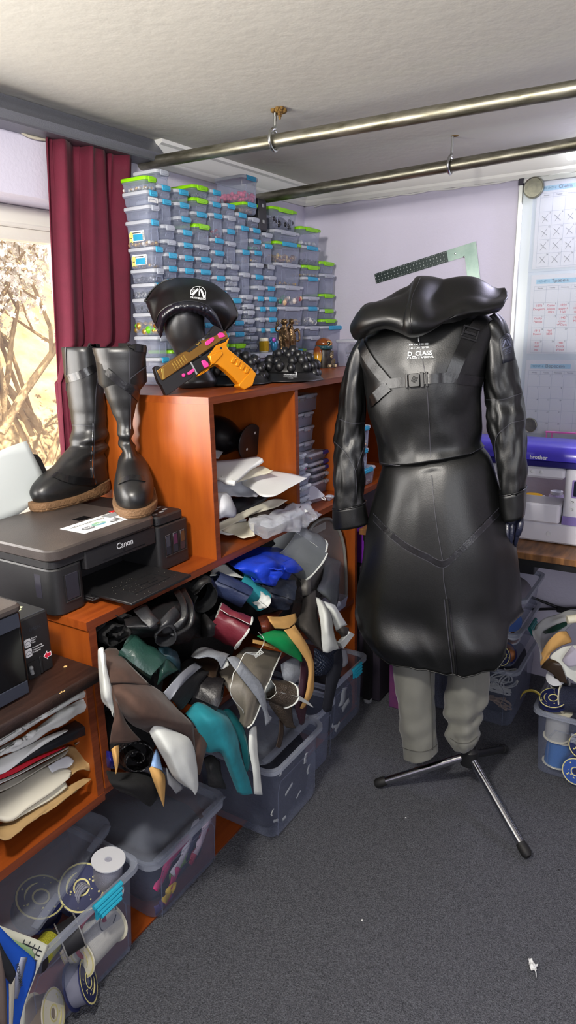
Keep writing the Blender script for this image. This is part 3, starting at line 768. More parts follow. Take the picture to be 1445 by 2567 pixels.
def emblem(par, t, fpx, m, title='DRAWBRIDGE', small=()):
    """raised drawbridge in an arch, lettering below; u, v run 0..1 across the mark"""
    f = onto(t, fpx, .0016); mb = MB()
    def poly(P, n=8):
        q = [f(u, v) for u, v in P]; mb.add(q, [tuple(range(len(q)))])
    def line(P, w):
        for (a, b), (c, d) in zip(P, P[1:]):
            l = math.hypot(c-a, d-b) or 1; nx, ny = -(d-b)/l*w/2, (c-a)/l*w/2
            poly([(a+nx, b+ny), (c+nx, d+ny), (c-nx, d-ny), (a-nx, b-ny)])
    arc = [(.5 + .48*cos(a), .5 - .47*sin(a)) for a in [PI*(.02 + .96*k/16) for k in range(17)]]
    line(arc, .035)
    poly([(.03, .68), (.17, .75), (.53, .27), (.44, .16)]); poly([(.61, .24), (.71, .17), (.97, .80), (.84, .86)])
    poly([(.53, .34), (.57, .3), (.6, .34), (.6, .7), (.53, .7)]); line([(.56, .05), (.56, .3)], .02)
    line([(.03, .35), (.03, .72)], .05); line([(.03, .32), (.3, .3)], .03); line([(.03, .32), (.22, .5)], .025)
    line([(.8, .5), (.97, .46)], .025); line([(.97, .46), (.97, .9)], .04); line([(.8, .5), (.95, .72)], .02)
    line([(.02, .78), (.02, .92)], .0001)
    o = obj('logo', mb, m, par, 180)
    mb = MB(); write(mb, title, None, .2, bold=.02, sx=.92, fn=lambda x, y: f(.5 + x*.86, .9 - y*1.0)); obj('lettering', mb, m, o, 180)
    if small:
        mb = MB()
        for k, s_ in enumerate(small): write(mb, s_, None, .1, bold=.01, fn=lambda x, y: f(.5 + x, 1.1 + .14*k - y))
        obj('lettering', mb, m, o, 180)
    return o
def capuv(u, v):     # corner points of the mark on the cap
    a, b, c, d = C4(708, 195), C4(918, 200), C4(712, 360), C4(905, 385)
    x = (a[0]*(1-u) + b[0]*u)*(1-v) + (c[0]*(1-u) + d[0]*u)*v; y = (a[1]*(1-u) + b[1]*u)*(1-v) + (c[1]*(1-u) + d[1]*u)*v
    return x, y
emblem(cpn, tcap, capuv, m_print)

# ---------------------------------------------------------------- toy pistol leaning against the head stand
m_gold = mat('antique_gold', '#8f6a33', .35, .7, var=.1, vscale=30)
m_brite = mat('bright_gold', '#d6b25a', .25, .9)
m_org = mat('orange_gold_grip', '#d98a12', .3, .35)
m_pink = mat('pink_plastic', '#e0388c', .4)
m_gblk = mat('gun_black', '#17171a', .45)
P1, P2 = at(424, 990, Z=TOP), at(612, 976, Z=TOP)
gx = (P2 - P1).normalized(); gn = V((gx.y, -gx.x, 0)); gn = gn if gn.dot(V((P1.x, P1.y, 0))) < 0 else -gn
gpl = P1 + V((0, 0, 0)); tilt = (gn - V((0, 0, -.12))).normalized()
def gp(x, y, d=0.):
    r = ray(*C4(x, y)); t = (gpl - EYE).dot(tilt) / r.dot(tilt); return EYE + r*t + tilt*d
def plate(par, name, pts, d0, d1, m, bev=0.0015):
    f = [gp(x, y, d0) for x, y in pts]; b = [gp(x, y, d1) for x, y in pts]
    # inset front for a soft edge
    c = sum(f, V())/len(f)
    return obj(name, MB().loft([b, f]), m, par, 30, bev=bev)
gt = thing('toy_pistol', 'toy pistol, gold and black with pink trim, leaning on the display head', 'toy pistol', P1)
plate(gt, 'slide', [(270, 1285), (620, 1045), (650, 1040), (830, 905), (1010, 845), (1100, 790), (1160, 770), (1195, 850), (1180, 870), (1100, 900), (370, 1400), (330, 1410)], .004, -.020, m_gold)
plate(gt, 'slide_window', [(650, 1040), (830, 905), (845, 935), (690, 1050)], .0055, -.018, m_gblk, .0006)
plate(gt, 'frame', [(240, 1250), (275, 1220), (330, 1245), (300, 1290), (345, 1412), (370, 1402), (1100, 902), (1195, 860), (1190, 900), (1040, 960), (940, 1100), (900, 1240), (800, 1330), (420, 1600), (395, 1610), (330, 1470), (300, 1440), (275, 1370)], .002, -.018, m_gblk)
plate(gt, 'rail', [(830, 895), (950, 800), (1020, 700), (1080, 735), (1150, 775), (1010, 850), (845, 925)], .003, -.016, m_gblk)
plate(gt, 'grip', [(1035, 960), (1160, 915), (1195, 862), (1205, 880), (1170, 960), (1190, 1010), (1280, 1080), (1440, 1210), (1500, 1262), (1535, 1310), (1490, 1440), (1400, 1500), (1335, 1470), (1250, 1370), (1160, 1285), (1060, 1215), (985, 1215), (930, 1290), (800, 1365), (795, 1345), (925, 1260), (975, 1200), (925, 1100), (945, 1080)], .006, -.022, m_org, .003)
for k in range(4):
    x, y = 1215 + k*58, 1105 + k*42 + (k > 1)*6
    plate(gt, 'grip_rib', [(x + 28, y), (x + 75, y + 22), (x + 42, y + 90), (x + 10, y + 84), (x + 2, y + 62)], .0105, .004, m_org, .002)
plate(gt, 'grip_base', [(1322, 1465), (1468, 1300), (1500, 1285), (1545, 1325), (1540, 1345), (1497, 1480), (1390, 1536), (1322, 1492)], .010, -.024, m_org, .002)
plate(gt, 'hand_guard', [(935, 1090), (1100, 1030), (1120, 1080), (1000, 1210), (960, 1190)], .010, .003, m_org, .003)
for P in ([(890, 920), (990, 850), (1010, 870), (1000, 905), (920, 968), (898, 960)], [(1052, 815), (1080, 795), (1120, 800), (1155, 845), (1110, 862), (1070, 868)], [(842, 1165), (880, 1145), (930, 1190), (940, 1235), (885, 1255), (870, 1230)], [(662, 1315), (730, 1262), (752, 1268), (755, 1290), (700, 1340), (668, 1342)], [(594, 1330), (612, 1320), (635, 1330), (632, 1362), (612, 1372), (595, 1362)]):
    plate(gt, 'pink_control', P, .0075, -.004, m_pink, .0015)
for k in range(6):
    x, y = 458 + k*30, 1188 - k*19; plate(gt, 'serration', [(x, y), (x + 9, y - 5), (x + 62, y + 88), (x + 53, y + 94)], .0055, .003, m_brite, .0004)
plate(gt, 'front_edge', [(325, 1262), (352, 1258), (372, 1390), (345, 1410)], .0052, .003, m_brite, .0004)
plate(gt, 'port_edge', [(775, 950), (830, 908), (800, 968)], .0062, .004, m_brite, .0003)
plate(gt, 'trigger_well', [(742, 1180), (850, 1110), (925, 1110), (960, 1190), (880, 1270), (800, 1300)], .0028, 0, mat('well_black', '#050506', .6), .0003)
plate(gt, 'guard_strap', [(700, 1180), (715, 1175), (800, 1330), (780, 1340)], .0045, 0, mat('grey_plastic'), .0005)
for x, y in ((1095, 998), (750, 1358), (825, 1100), (868, 880), (938, 810)):
    p = gp(x, y, .0065); obj('screw', MB().lathe([(.0035, -.003), (.0035, .0005), (.002, .0009)], frame(p, gx, z=tilt), n=10), m_gblk if x != 868 else m_chrome, gt)

# ---------------------------------------------------------------- clear lidded boxes
m_bx = clear('box_plastic', '#aab2c8', .25, .22, .45)
m_bx2 = clear('box_plastic_clear', '#b9c1d8', .26, .15, .45)
m_lidw = clear('lid_milky', '#cfd4de', .62, .3, .3)
m_lidg = mat('lid_green', '#8ad014', .35)
m_cb = mat('clip_blue', '#2f9cc4', .4)
m_cx = clear('clip_milky', '#b4bac6', .72, .35, .2)
m_cg = mat('lid_green')
m_lidk = mat('lid_black', '#232327', .4)
LID = {'b': (m_lidw, m_cb), 'x': (m_lidw, m_cx), 'g': (m_lidg, m_cg), 'G': (m_lidg, m_cb), 'k': (m_lidk, m_cx), 'y': (m_lidw, m_cg), 'n': (m_lidw, mat('clip_navy', '#28287a', .4))}
BOXN = {}
def sbox(x0, x1, y0, y1, z0, z1, kind, label, group, plastic=None, lidh=.0115, name='storage_box', arch=True, clipw=.55, cat='storage box'):
    """box with its clip end facing -Y; lid overhangs, body tapers"""
    cx, cy, w, d, h = (x0+x1)/2, (y0+y1)/2, x1-x0, y1-y0, z1-z0
    t = thing(name, label, cat, (cx, cy, z0), group)
    r = min(.012, w*.15); mb = MB(); bz = z1 - lidh
    ins = .004; tp = .05
    def ring(e, z, rr): return [(x, y, z) for x, y in rrect(w - 2*e, d - 2*e, rr, 3, cx, cy)]
    mb.loft([ring(ins + w*tp*.6 + .003, z0 + .0003, r), ring(ins + w*tp*.5, z0 + .004, r), ring(ins, bz - .004, r), ring(ins - .002, bz - .003, r), ring(ins - .002, bz, r)], cap=(True, False))
    if arch and h > .03:
        aw = w*.27; zb, zt = z0 + h*.16, bz - .012; yy = y0 + ins + w*tp*.25 - .0012; q = min(.012, (zt-zb)*.4)
        P = [(cx - aw, yy + .001, zb), (cx - aw, yy, zt - q), (cx - aw*.9, yy, zt - q*.35), (cx - aw*.6, yy - .0005, zt), (cx + aw*.6, yy - .0005, zt), (cx + aw*.9, yy, zt - q*.35), (cx + aw, yy, zt - q), (cx + aw, yy + .001, zb)]
        mb.tube(P, .0012, 4)
    obj('body', mb, plastic or m_bx, t, 50)
    ml, mc = LID[kind]
    mb = MB(); mb.loft([ring(.002, bz + .0002, r), ring(0, bz + .001, r), ring(0, z1 - .003, r), ring(.0015, z1 - .0008, r), ring(.006, z1, r), ring(.009, z1 - .0015, r*.8)])
    obj('lid', mb, ml, t, 50)
    cw = w*clipw/2; mb = MB()
    mb.box(cx - cw, cx + cw, y0 - .0045, y0 + .0008, bz - .005, z1 - .001, c=.0015); mb.box(cx - cw, cx + cw, y0 + .0009, y0 + .007, z1 - .0009, z1 + .0003)
    mb.box(cx - cw*.6, cx + cw*.6, y0 - .0062, y0 - .0046, bz - .001, bz + .004, c=.0007)
    obj('clip', mb, mc, t, 40)
    return t
def fill(x0, x1, y0, y1, z0, z1, cols, label, n=70, s=.006, rings=False, cat='beads', seed=0, name='beads'):
    """a heap of small loose pieces in a box"""
    rf = random.Random(seed + 77); mb = MB()
    ms = [mat('bit_' + c.strip('#'), c, .3, .6 if c in GOLDS else 0.) for c in cols]
    for k in range(n):
        mb.mi = rf.randrange(len(ms)); u, v, w_ = rf.random(), rf.random()**1.6, rf.random()
        p = (x0 + (x1-x0)*u, y0 + (y1-y0)*v, z0 + s*.6 + max(0, (z1-z0) - s)*w_*(.7 + .3*noise.noise(V((u*5, v*5, seed)))))
        if rings:
            M = TR(*p, rf.uniform(0, 6), rf.uniform(0, 3), rf.uniform(0, 3)); mb.tube([(s*cos(a*PI/4), s*sin(a*PI/4), 0) for a in range(9)], s*.3, 4, M=M)
        else: mb.ell(p, s*rf.uniform(.6, 1.1), n=7, h=4)
    o = obj(name, mb, ms, None, 180); return tag(o, label, cat, None, 'stuff')
ZZ = 0
GOLDS = ('#c9a24a', '#a5742c', '#b9b9b4', '#8d8f95')
ORD = ['top', 'second', 'third', 'fourth', 'fifth', 'sixth', 'seventh', 'eighth', 'ninth', 'tenth', 'eleventh', 'twelfth', 'thirteenth', 'fourteenth', 'fifteenth', 'sixteenth']
def C2(x, y): return (300 + x*.38754, 400 + y*.38754)
COLS = [
 ('nearest the curtain', [(160, 250, 120), (220, 300, 715), (248, 330, 1290)], '120g 212b 308x 400b 575b 715x 808b 905x 1000x 1150x 1290b 1390x'),
 ('second from the curtain', [(248, 345, 180), (290, 385, 620), (332, 428, 1290)], '78x 178b 268b 435x 530x 615b 700b 785b 880x 975x 1060b 1155x 1240g 1320b 1400x'),
 ('third from the curtain', [(362, 465, 205), (387, 490, 550), (430, 530, 1290)], '205b 290b 382b 468b 550b 632b 715b 800b 890b 980b 1070b 1160b 1250x 1340b'),
 ('fourth from the curtain', [(467, 582, 185), (491, 600, 562), (532, 640, 1290)], '180g 262g 350b 430g 562x 642b 722b 805b 890b 980x 1065b 1150b 1240x 1330b'),
 ('fifth from the curtain', [(582, 672, 205), (593, 690, 520), (642, 724, 1290)], '208b 285b 360b 520b 600b 685x 762b 860b 950b 1040b 1130b 1200g 1300b'),
 ('sixth from the curtain', [(674, 758, 300), (692, 782, 690), (724, 824, 1125)], '298b 375x 460b 540x 690x 762x 835x 908b 980x 1052b 1125b 1200g 1290x'),
 ('seventh from the curtain', [(757, 838, 355), (785, 862, 740), (824, 902, 1150)], '355b 440b 595b 740x 885x 945x 985x 1040x 1095x 1150x 1205x 1290x'),
 ('eighth from the curtain', [(838, 916, 385), (862, 945, 755), (900, 952, 1030)], '385x 455b 525b 600b 680x 755b 825x 895b 962b 1030x 1100b 1180b 1270x'),
 ('ninth from the curtain', [(920, 998, 485), (944, 1022, 762), (952, 1034, 1030)], '485x 555b 690k 762x 830b 898b 962b 1030b 1100b 1180b 1270b'),
 ('tenth from the curtain', [(990, 1160, 325), (1018, 1188, 680), (1037, 1204, 960)], '325g 470x 545G 680x 825x 960x 1085x 1235G'),
 ('eleventh from the curtain', [(1168, 1305, 450), (1188, 1303, 695), (1206, 1304, 1085)], '450g 570b 695g 768b 895x 960b 1085x 1150x 1240x'),
 ('farthest from the curtain', [(1297, 1395, 670), (1307, 1405, 975), (1310, 1408, 1100)], '670g 748x 878g 975y 1040g')]
KW = {'b': 'blue clip', 'x': 'milky clip', 'g': 'green lid', 'G': 'green lid, blue clip', 'k': 'black lid', 'y': 'green clip', 'n': 'navy clip'}
BF, BB = 1.488, 1.590
BOX = {}
ZBIG = at(850, 816, Y=1.488).z
rj = random.Random(9)
for ci, (nm, xs, lids) in enumerate(COLS):
    L = [(int(q[:-1]), q[-1]) for q in lids.split()]
    info = []
    for y, k in L:
        i = 0 if y < xs[1][2] else 1
        t = (y - xs[i][2])/(xs[i+1][2] - xs[i][2]); xl = xs[i][0] + (xs[i+1][0]-xs[i][0])*t; xr = xs[i][1] + (xs[i+1][1]-xs[i][1])*t
        a, b = at(*C2(xl, y), Y=BF), at(*C2(xr, y), Y=BF)
        info.append((a.x + .002, b.x - .002, (a.z+b.z)/2 + .005, k))
    info = [q for q in info if q[2] > TOP + .03]
    nxt = None
    for i, (x0, x1, zt, k) in enumerate(info):
        zb = info[i+1][2] + .0004 if i + 1 < len(info) else (ZBIG if ci == 11 else TOP)
        if i + 1 == len(info) and zb > zt - .02: continue
        j = rj.uniform(-.004, .004)
        lab = 'clear box, %s, %s of the stack %s' % (KW[k], ORD[i] if i == 0 else ORD[i] + ' from top', nm)
        BOX[ci, i] = (x0, x1, BF + j, BB, zb, zt)
        b = sbox(x0, x1, BF + j, BB, zb, zt, k, lab, 'clear boxes stacked on the bookcase')
        if ci == 0 and i in (3, 4):     # product stickers on the long side
            m = frame((x0 + .0028 + (x1-x0)*.012, BF + .055, zb + (zt-zb)*.42), (0, -1, 0), z=(-1, 0, 0)); mb = MB()
            mb.prism(rrect(.058, .03, .002, 2), .0008, m); st_ = obj('sticker', mb, m_st, b)
            mb = MB(); mb.prism(rrect(.038, .018, .001, 2, .003, -.004), .0006, m @ TR(0, 0, .0009)); obj('blue_print', mb, m_cb, st_)
            mb = MB()
            for k_ in range(9): mb.box(.0225 + .0000, .0265, -.012 + k_*.0026, -.0108 + k_*.0026, .0009, .0012, m)
            mb.box(-.018, .016, .008, .0105, .0009, .0012, m)
            obj('barcode', mb, mat('dark_print'), st_)
            mb = MB(); mb.lathe([(.009, 0), (.009, .0012)], m @ TR(-.024, .003, 0)); mb.prism([(-.031, -.004), (-.02, -.004), (-.018, -.019), (-.026, -.015), (-.033, -.019)], .0012, m)
            obj('seal', mb, mat('pale_yellow', '#d9d27a', .5), st_)
        if ci == 0 and i == 1:
            mb = MB().box(x0 + (x1-x0)*.2, x1 - (x1-x0)*.06, BF + j + .004, BF + j + .0055, zb + .008, zt - .018); obj('paper_label', mb, m_st, b)
def boxfill(ci, i, cols, label, h=.45, n=60, s=.005, rings=False, name='beads', cat='beads'):
    if (ci, i) not in BOX: return
    x0, x1, y0, y1, z0, z1 = BOX[ci, i]; w = x1 - x0; m = .008 + w*.06
    fill(x0 + m, x1 - m, y0 + .012, y0 + .10, z0 + .004, z0 + .004 + (z1-z0-.018)*h, cols, label, n, s, rings, cat, ci*20 + i, name)
boxfill(0, 0, ['#c9a24a', '#e6e2d8'], 'gold and white beads in the green-lidded top box by the curtain')
boxfill(0, 3, ['#c9a24a', '#b08a5a', '#e6e2d8'], 'wooden and gold trinkets in the upper stickered box', .25, 40, .007)
boxfill(0, 4, ['#c9a24a', '#8d8f95'], 'a few gold trinkets in the lower stickered box', .2, 30, .006)
boxfill(0, 5, ['#3a3b40', '#8d8f95', '#1d1d20'], 'dark and silver beads in the box below the stickered ones', .7, 80, .007)
boxfill(0, 6, ['#b9b9b4', '#2a2a2e'], 'silver rings in the seventh box of the curtain stack', .6, 60, .007, True, 'rings', 'rings')
boxfill(0, 7, ['#222226', '#55565c'], 'black rings in the eighth box of the curtain stack', .8, 70, .008, True, 'rings', 'rings')
boxfill(0, 8, ['#6fc41a', '#c9a24a', '#2d2a26', '#a5742c'], 'gold and bright green ornaments in the box left of the display head', .9, 60, .013, False, 'ornaments', 'ornaments')
boxfill(3, 0, ['#5d6a5f', '#8d8f95'], 'greyish beads in the green-lidded top box of the fourth stack', .5)
boxfill(4, 2, ['#e6e2d8', '#a53a34', '#8d8f95'], 'white and red pieces in the tall box of the fifth stack', .6, 50, .006)
boxfill(5, 3, ['#8d8f95', '#6c6f78'], 'grey metal findings in the tall box of the sixth stack', .5, 60, .005)
boxfill(5, 5, ['#d9d9d6', '#c8c8c6'], 'white pieces filling a low box of the sixth stack', .95, 60, .008)
for k, i in enumerate((4, 5, 6, 7, 8, 9, 10)):
    boxfill(6, i, [['#b9b9b4', '#8d8f95'], ['#c9c9c4', '#77787d'], ['#8a9a92', '#b9b9b4']][k % 3], '%s beads in the %s box from top of the seventh stack' % (['silver', 'pearly', 'greenish silver'][k % 3], ORD[i]), .75, 60, .005, k % 2 == 0)
boxfill(7, 2, ['#2f8a5c', '#56a27c', '#8d8f95'], 'green beads in the third box of the eighth stack', .5, 50, .006)
boxfill(7, 3, ['#b9b9b4', '#c9a24a'], 'mixed beads in the fourth box of the eighth stack', .4, 40, .006)
boxfill(9, 0, ['#141416', '#222226'], 'black feathery trim packed in the big green-lidded box', .85, 120, .011, False, 'trim', 'trim')
boxfill(9, 2, ['#c9a24a', '#a5742c', '#d8b85e'], 'shiny gold beads in the big box with green lid and blue clip', .6, 140, .007)
boxfill(9, 3, ['#b9b9b4', '#c9a24a'], 'few silver beads in the big box under the gold beads', .16, 40, .006)
boxfill(9, 4, ['#a33c48', '#d9cfc4', '#2f7a56', '#d7b48a'], 'colourful plastic charms in the fifth box of the tenth stack', .7, 30, .014, False, 'charms', 'charms')
boxfill(9, 5, ['#c9a24a', '#d8b85e'], 'tiny gold beads in the box behind the statue', .5, 120, .005)
boxfill(10, 0, ['#e8e8e4', '#d2d2d0'], 'white flowers in the green-lidded top box of the eleventh stack', .35, 26, .009)
boxfill(10, 1, ['#2b2c31', '#3c3d44'], 'dark beads in the tall box of the eleventh stack', .5, 60, .006)
boxfill(10, 2, ['#c9c0b0', '#c9a24a'], 'pale beads in the green-lidded box of the eleventh stack', .4, 50, .005)
boxfill(10, 5, ['#d9d9d6', '#b9b9b4'], 'white rings in the sixth box of the eleventh stack', .6, 50, .009, True, 'rings', 'rings')
# two boxes on top of the middle stacks, black case
def pbox(xl, xr, yt, yb, Y, dep, kind, label, group, **k):
    a, b = at(xl, yt, Y=Y), at(xr, yt, Y=Y); c = at((xl+xr)/2, yb, Y=Y)
    return sbox(a.x, b.x, Y, Y + dep, c.z if k.get('zb') is None else k['zb'], (a.z+b.z)/2, kind, label, group, **{q: v for q, v in k.items() if q != 'zb'}), (a.x, b.x, Y, Y + dep, c.z, (a.z+b.z)/2)
z7 = max(BOX[6, 0][5], BOX[7, 0][5]) + .0006
_, q1 = pbox(612, 650, 508, 551, BF - .01, .13, 'G', 'clear storage box of gold trinkets under the pink-bead box', 'clear boxes stacked on the bookcase', zb=z7)
_, q2 = pbox(609, 650, 441, 507, BF - .01, .13, 'b', 'clear storage box of pink beads, highest of all, behind the pipe', 'clear boxes stacked on the bookcase', zb=q1[5] + .0004)
fill(q1[0]+.012, q1[1]-.012, BF+.006, BF+.11, z7+.005, q1[5]-.02, ['#c9a24a', '#8b6a3c', '#6d5a44'], 'gold and brown trinkets in the box under the pink beads', 60, .009, seed=301)
fill(q2[0]+.012, q2[1]-.012, BF+.006, BF+.115, q1[5]+.006, q1[5]+.045, ['#c8325f', '#d94a78'], 'shiny pink beads in the highest box behind the pipe', 110, .0085, seed=302)
zI = BOX[8, 0][5] + .0006; xa, xb = at(652, 570, Y=BF).x, at(672, 570, Y=BF).x
t = thing('tool_case', 'small black plastic case standing on the ninth stack of clear boxes', 'case', ((xa+xb)/2, BF + .05, zI))
mb = MB(); mb.prism(rrect(.095, .115, .012, 4), xb - xa, frame((xa, BF + .05, zI + .0585), (0, 1, 0), z=(1, 0, 0)) , .003); obj('shell', mb, m_lidk, t, 40)
for z in (.03, .085): obj('latch', MB().box((xa+xb)/2 - .006, (xa+xb)/2 + .006, BF - .001, BF + .0022, zI + z, zI + z + .012, c=.001), mat('grey_plastic'), t)

xa, xb = at(808, 870, Y=BF - .01).x, at(884, 870, Y=BF - .01).x
sbox(xa, xb, BF - .01, BB, TOP, ZBIG - .0005, 'b', 'wide clear storage box with blue clip under the farthest stack, behind the bird', 'clear boxes stacked on the bookcase', m_bx2)

# ---------------------------------------------------------------- knobbly caps on the bookcase top
def C5(x, y): return (630 + x*.18685, 780 + y*.18685)
m_rub = mat('cap_black_rubber', '#141416', .36, bump=.05, bscale=80, spec=.6)
def knob_cap(label, fx, fy, az, seed, full):
    """cap whose crown is a heap of domed knobs, with a dipped visor towards -Y; front point of the visor at fx, fy"""
    t = thing('knobbly_cap', label, 'cap', (fx, fy, TOP), 'drawbridge caps')
    M = Matrix.Translation((fx, fy, TOP)) @ Matrix.Rotation(az, 4, 'Z')     # local -y is the visor side
    rk = random.Random(seed); mb = MB(); cx, cy = 0, .105
    prof = [(.095, 0.001), (.096, .012), (.088, .04), (.07, .065), (.045, .083), (.018, .092), (.002, .094)]
    mb.loft([[(cx + r*1.0*cos(2*PI*k/28), cy + r*.92*sin(2*PI*k/28), z) for k in range(28)] for r, z in prof], M=M)
    for ring, (n, r, z, s) in enumerate([(15, .094, .022, .0155), (13, .086, .046, .0165), (10, .068, .066, .0165), (7, .043, .083, .016), (2, .014, .094, .016)]):
        for k in range(n):
            a = 2*PI*(k + .5*(ring % 2))/n + rk.uniform(-.1, .1)
            if ring == 0 and -PI*.85 < a - 2*PI*(a > PI) < -PI*.15: continue
            q = s*rk.uniform(.85, 1.15); mb.ell((cx + r*cos(a), cy + r*.92*sin(a), z + rk.uniform(-.004, .004)), (q, q, q*1.05), M, 12, 8)
    cr_ = obj('crown', mb, m_rub, t, 60)
    rows = []
    for i in range(7):
        f = i/6; row = []
        for j in range(25):
            a = PI*(1.06 + .88*j/24); rr = .0955*(1 - f) + .13*f
            x = cx + rr*cos(a)*(1 - .06*f); y = cy + rr*sin(a)*(.92 + .08*f*abs(sin(a)))
            z = .026*(1-f)**.8 + .012*f + .012*f*abs(cos(a))**2*-1 + .004
            row.append(M @ V((x, y - .012*f*0, max(.0022, z*(1 - .75*f)))))
        rows.append(row)
    vz = obj('visor', MB().grid(rows, -.002), m_rub, t, 180)
    if full:
        tv = bvh(vz)
        def uv(u, v):
            a, b, c, d = C5(440, 765), C5(615, 775), C5(440, 865), C5(615, 870)
            return ((a[0]*(1-u) + b[0]*u)*(1-v) + (c[0]*(1-u) + d[0]*u)*v, (a[1]*(1-u) + b[1]*u)*(1-v) + (c[1]*(1-u) + d[1]*u)*v)
        emblem(vz, tv, uv, m_print, small=('WATERPROOF FABRIC', 'SAFETY APPROVAL UCA', 'D_CLASS'))
    else:
        mb = MB(); q = M @ V((.02, -.003, .0)); write(mb, 'UCA', M @ TR(.05, .016, .0125, 0, .5), .014, bold=.01); obj('lettering', mb, m_print, vz)
    return t
q = at(712, 960, Z=TOP); ang = math.atan2(q.y, q.x)
knob_cap('black knobbly cap with white emblem on its visor, at the shelf edge', q.x + .005, q.y + .01, ang - PI/2 - .25, 4, True)
q = at(622, 968, Z=TOP); knob_cap('black knobbly cap half hidden behind the orange pistol grip', q.x - .02, q.y + .055, ang - PI/2 - .1, 6, False)

# gold thread on a low box, teal figurine
yb = 1.40
_, qb = pbox(632, 712, 884, 925, yb, .09, 'x', 'low clear box carrying the gold thread spool, behind the knobbly caps', 'clear boxes stacked on the bookcase', zb=TOP)
p = at(666, 884, Y=yb + .03); zs = qb[5] + .0004
sp = thing('thread_spool', 'small spool of gold thread with cream top, behind the knobbly cap', 'thread spool', (p.x, yb + .035, zs))
M = TR(p.x, yb + .035, zs)
obj('thread', MB().lathe([(.0175, .004), (.0185, .006), (.0185, .038), (.0165, .040)], M), mat('gold_thread', '#d8b018', .28, .5, bump=.5, bscale=900, col2='#b5880c', vscale=80, stretch=(1, 1, 30)), sp)
obj('core', MB().lathe([(.014, 0), (.014, .04), (.0165, .0405), (.0165, .051), (.013, .052)], M), mat('spool_cream', '#e4dfc8', .5), sp)
p = at(692, 876, Y=1.41); f_ = thing('figurine', 'tiny teal and purple peacock figurine left of the bronze statue', 'figurine', (p.x, 1.42, qb[5]))
mt_ = mat('peacock_teal', '#1f7f94', .3, .3, col2='#2a4a8a', vscale=90)
mb = MB(); zf = qb[5]
mb.ell((p.x + .006, 1.42, zf + .022), (.016, .012, .0225)); 
for k in range(7): mb.ell((p.x + .004 + .016*cos(.4 + k*.33), 1.431, zf + .024 + .024*sin(.4 + k*.33)), (.005, .003, .006), n=8, h=5)
obj('body', mb, mt_, f_, 180); obj('head', MB().ell((p.x - .008, 1.412, zf + .044), (.008, .007, .009)), mat('peacock_purple', '#a04aa8', .3, .2), f_, 180)

# bronze statue of three draped women
m_brz = mat('bronze', '#8a7050', .3, .85, col2='#4c3a26', vscale=45, bump=.35, bscale=90)
pb = at(722, 915, Y=1.405); SB = thing('statue', 'bronze statue of three draped women standing back to back', 'statue', (pb.x, 1.405, TOP))
zt = at(722, 791, Y=1.405).z; hh = zt - TOP - .002
mb = MB().lathe([(.042, 0), (.042, .006), (.036, .01), (.034, .014)], TR(pb.x, 1.405, TOP)); obj('plinth', mb, m_brz, SB)
for k, (dx, dy, tw) in enumerate([(-.017, -.004, .3), (.016, -.012, -.5), (.004, .018, 2.6)]):
    cx, cy = pb.x + dx, 1.405 + dy; mb = MB(); rings = []
    for i in range(19):
        f = i/18; z = TOP + .0145 + (hh*.80 - .0145)*f
        r = .019*(1 - .35*f) if f < .55 else (.0145 + .004*sin((f-.55)/.45*PI))*(1 - .3*max(0, f - .8)/.2)
        sway = .006*sin(f*PI*1.3 + k)
        rings.append([(cx + sway + r*(1 + .13*sin(7*a + 3*f + k)*(1 - .5*f) + .06*sin(13*a + 9*f))*cos(a), cy + .85*r*(1 + .13*sin(7*a + 3*f + k)*(1 - .5*f))*sin(a), z + .002*sin(3*a + k)) for a in [2*PI*j/30 for j in range(30)]])
    mb.loft(rings)
    hz = TOP + hh*.90; fx_, fy_ = cos(-PI/2 + tw), sin(-PI/2 + tw)
    mb.tube([(cx, cy, TOP + hh*.78), (cx, cy, hz)], .0045, 8); mb.ell((cx, cy, hz), (.0088, .009, .0115)); mb.ell((cx - fx_*.006, cy - fy_*.006, hz + .003), (.009, .009, .009)); mb.ell((cx - fx_*.012, cy - fy_*.012, hz - .003), .0055)
    mb.ell((cx + fx_*.009, cy + fy_*.009, hz - .001), (.0022, .0022, .003), n=6, h=4)
    obj('figure', mb, m_brz, SB, 60)
    for s_ in (-1, 1):
        sx_, sy_ = -fy_*s_, fx_*s_; zz = TOP + hh*.74
        A = [(cx + sx_*.011, cy + sy_*.011, zz), (cx + sx_*.027 + fx_*.004, cy + sy_*.027 + fy_*.004, zz - .016 + .018*(s_ > 0)), (cx + sx_*.024 + fx_*.014, cy + sy_*.024 + fy_*.014, zz + (.016 if (k + (s_ > 0)) % 2 else -.032)), (cx + sx_*.012 + fx_*.012, cy + sy_*.012 + fy_*.012, zz + (.026 if (k + (s_ > 0)) % 2 else -.038))]
        obj('arm', MB().tube(cr(A, 5), [.0052 - .00014*i for i in range(16)], 8), m_brz, SB, 180)
    A = [(cx + .013*cos(a), cy + .012*sin(a), TOP + hh*(.62 + .06*sin(a*1.5 + k))) for a in [k + 2*PI*j/16 for j in range(17)]]
    obj('sash', MB().tube(A, .0042, 7), m_brz, SB, 180)

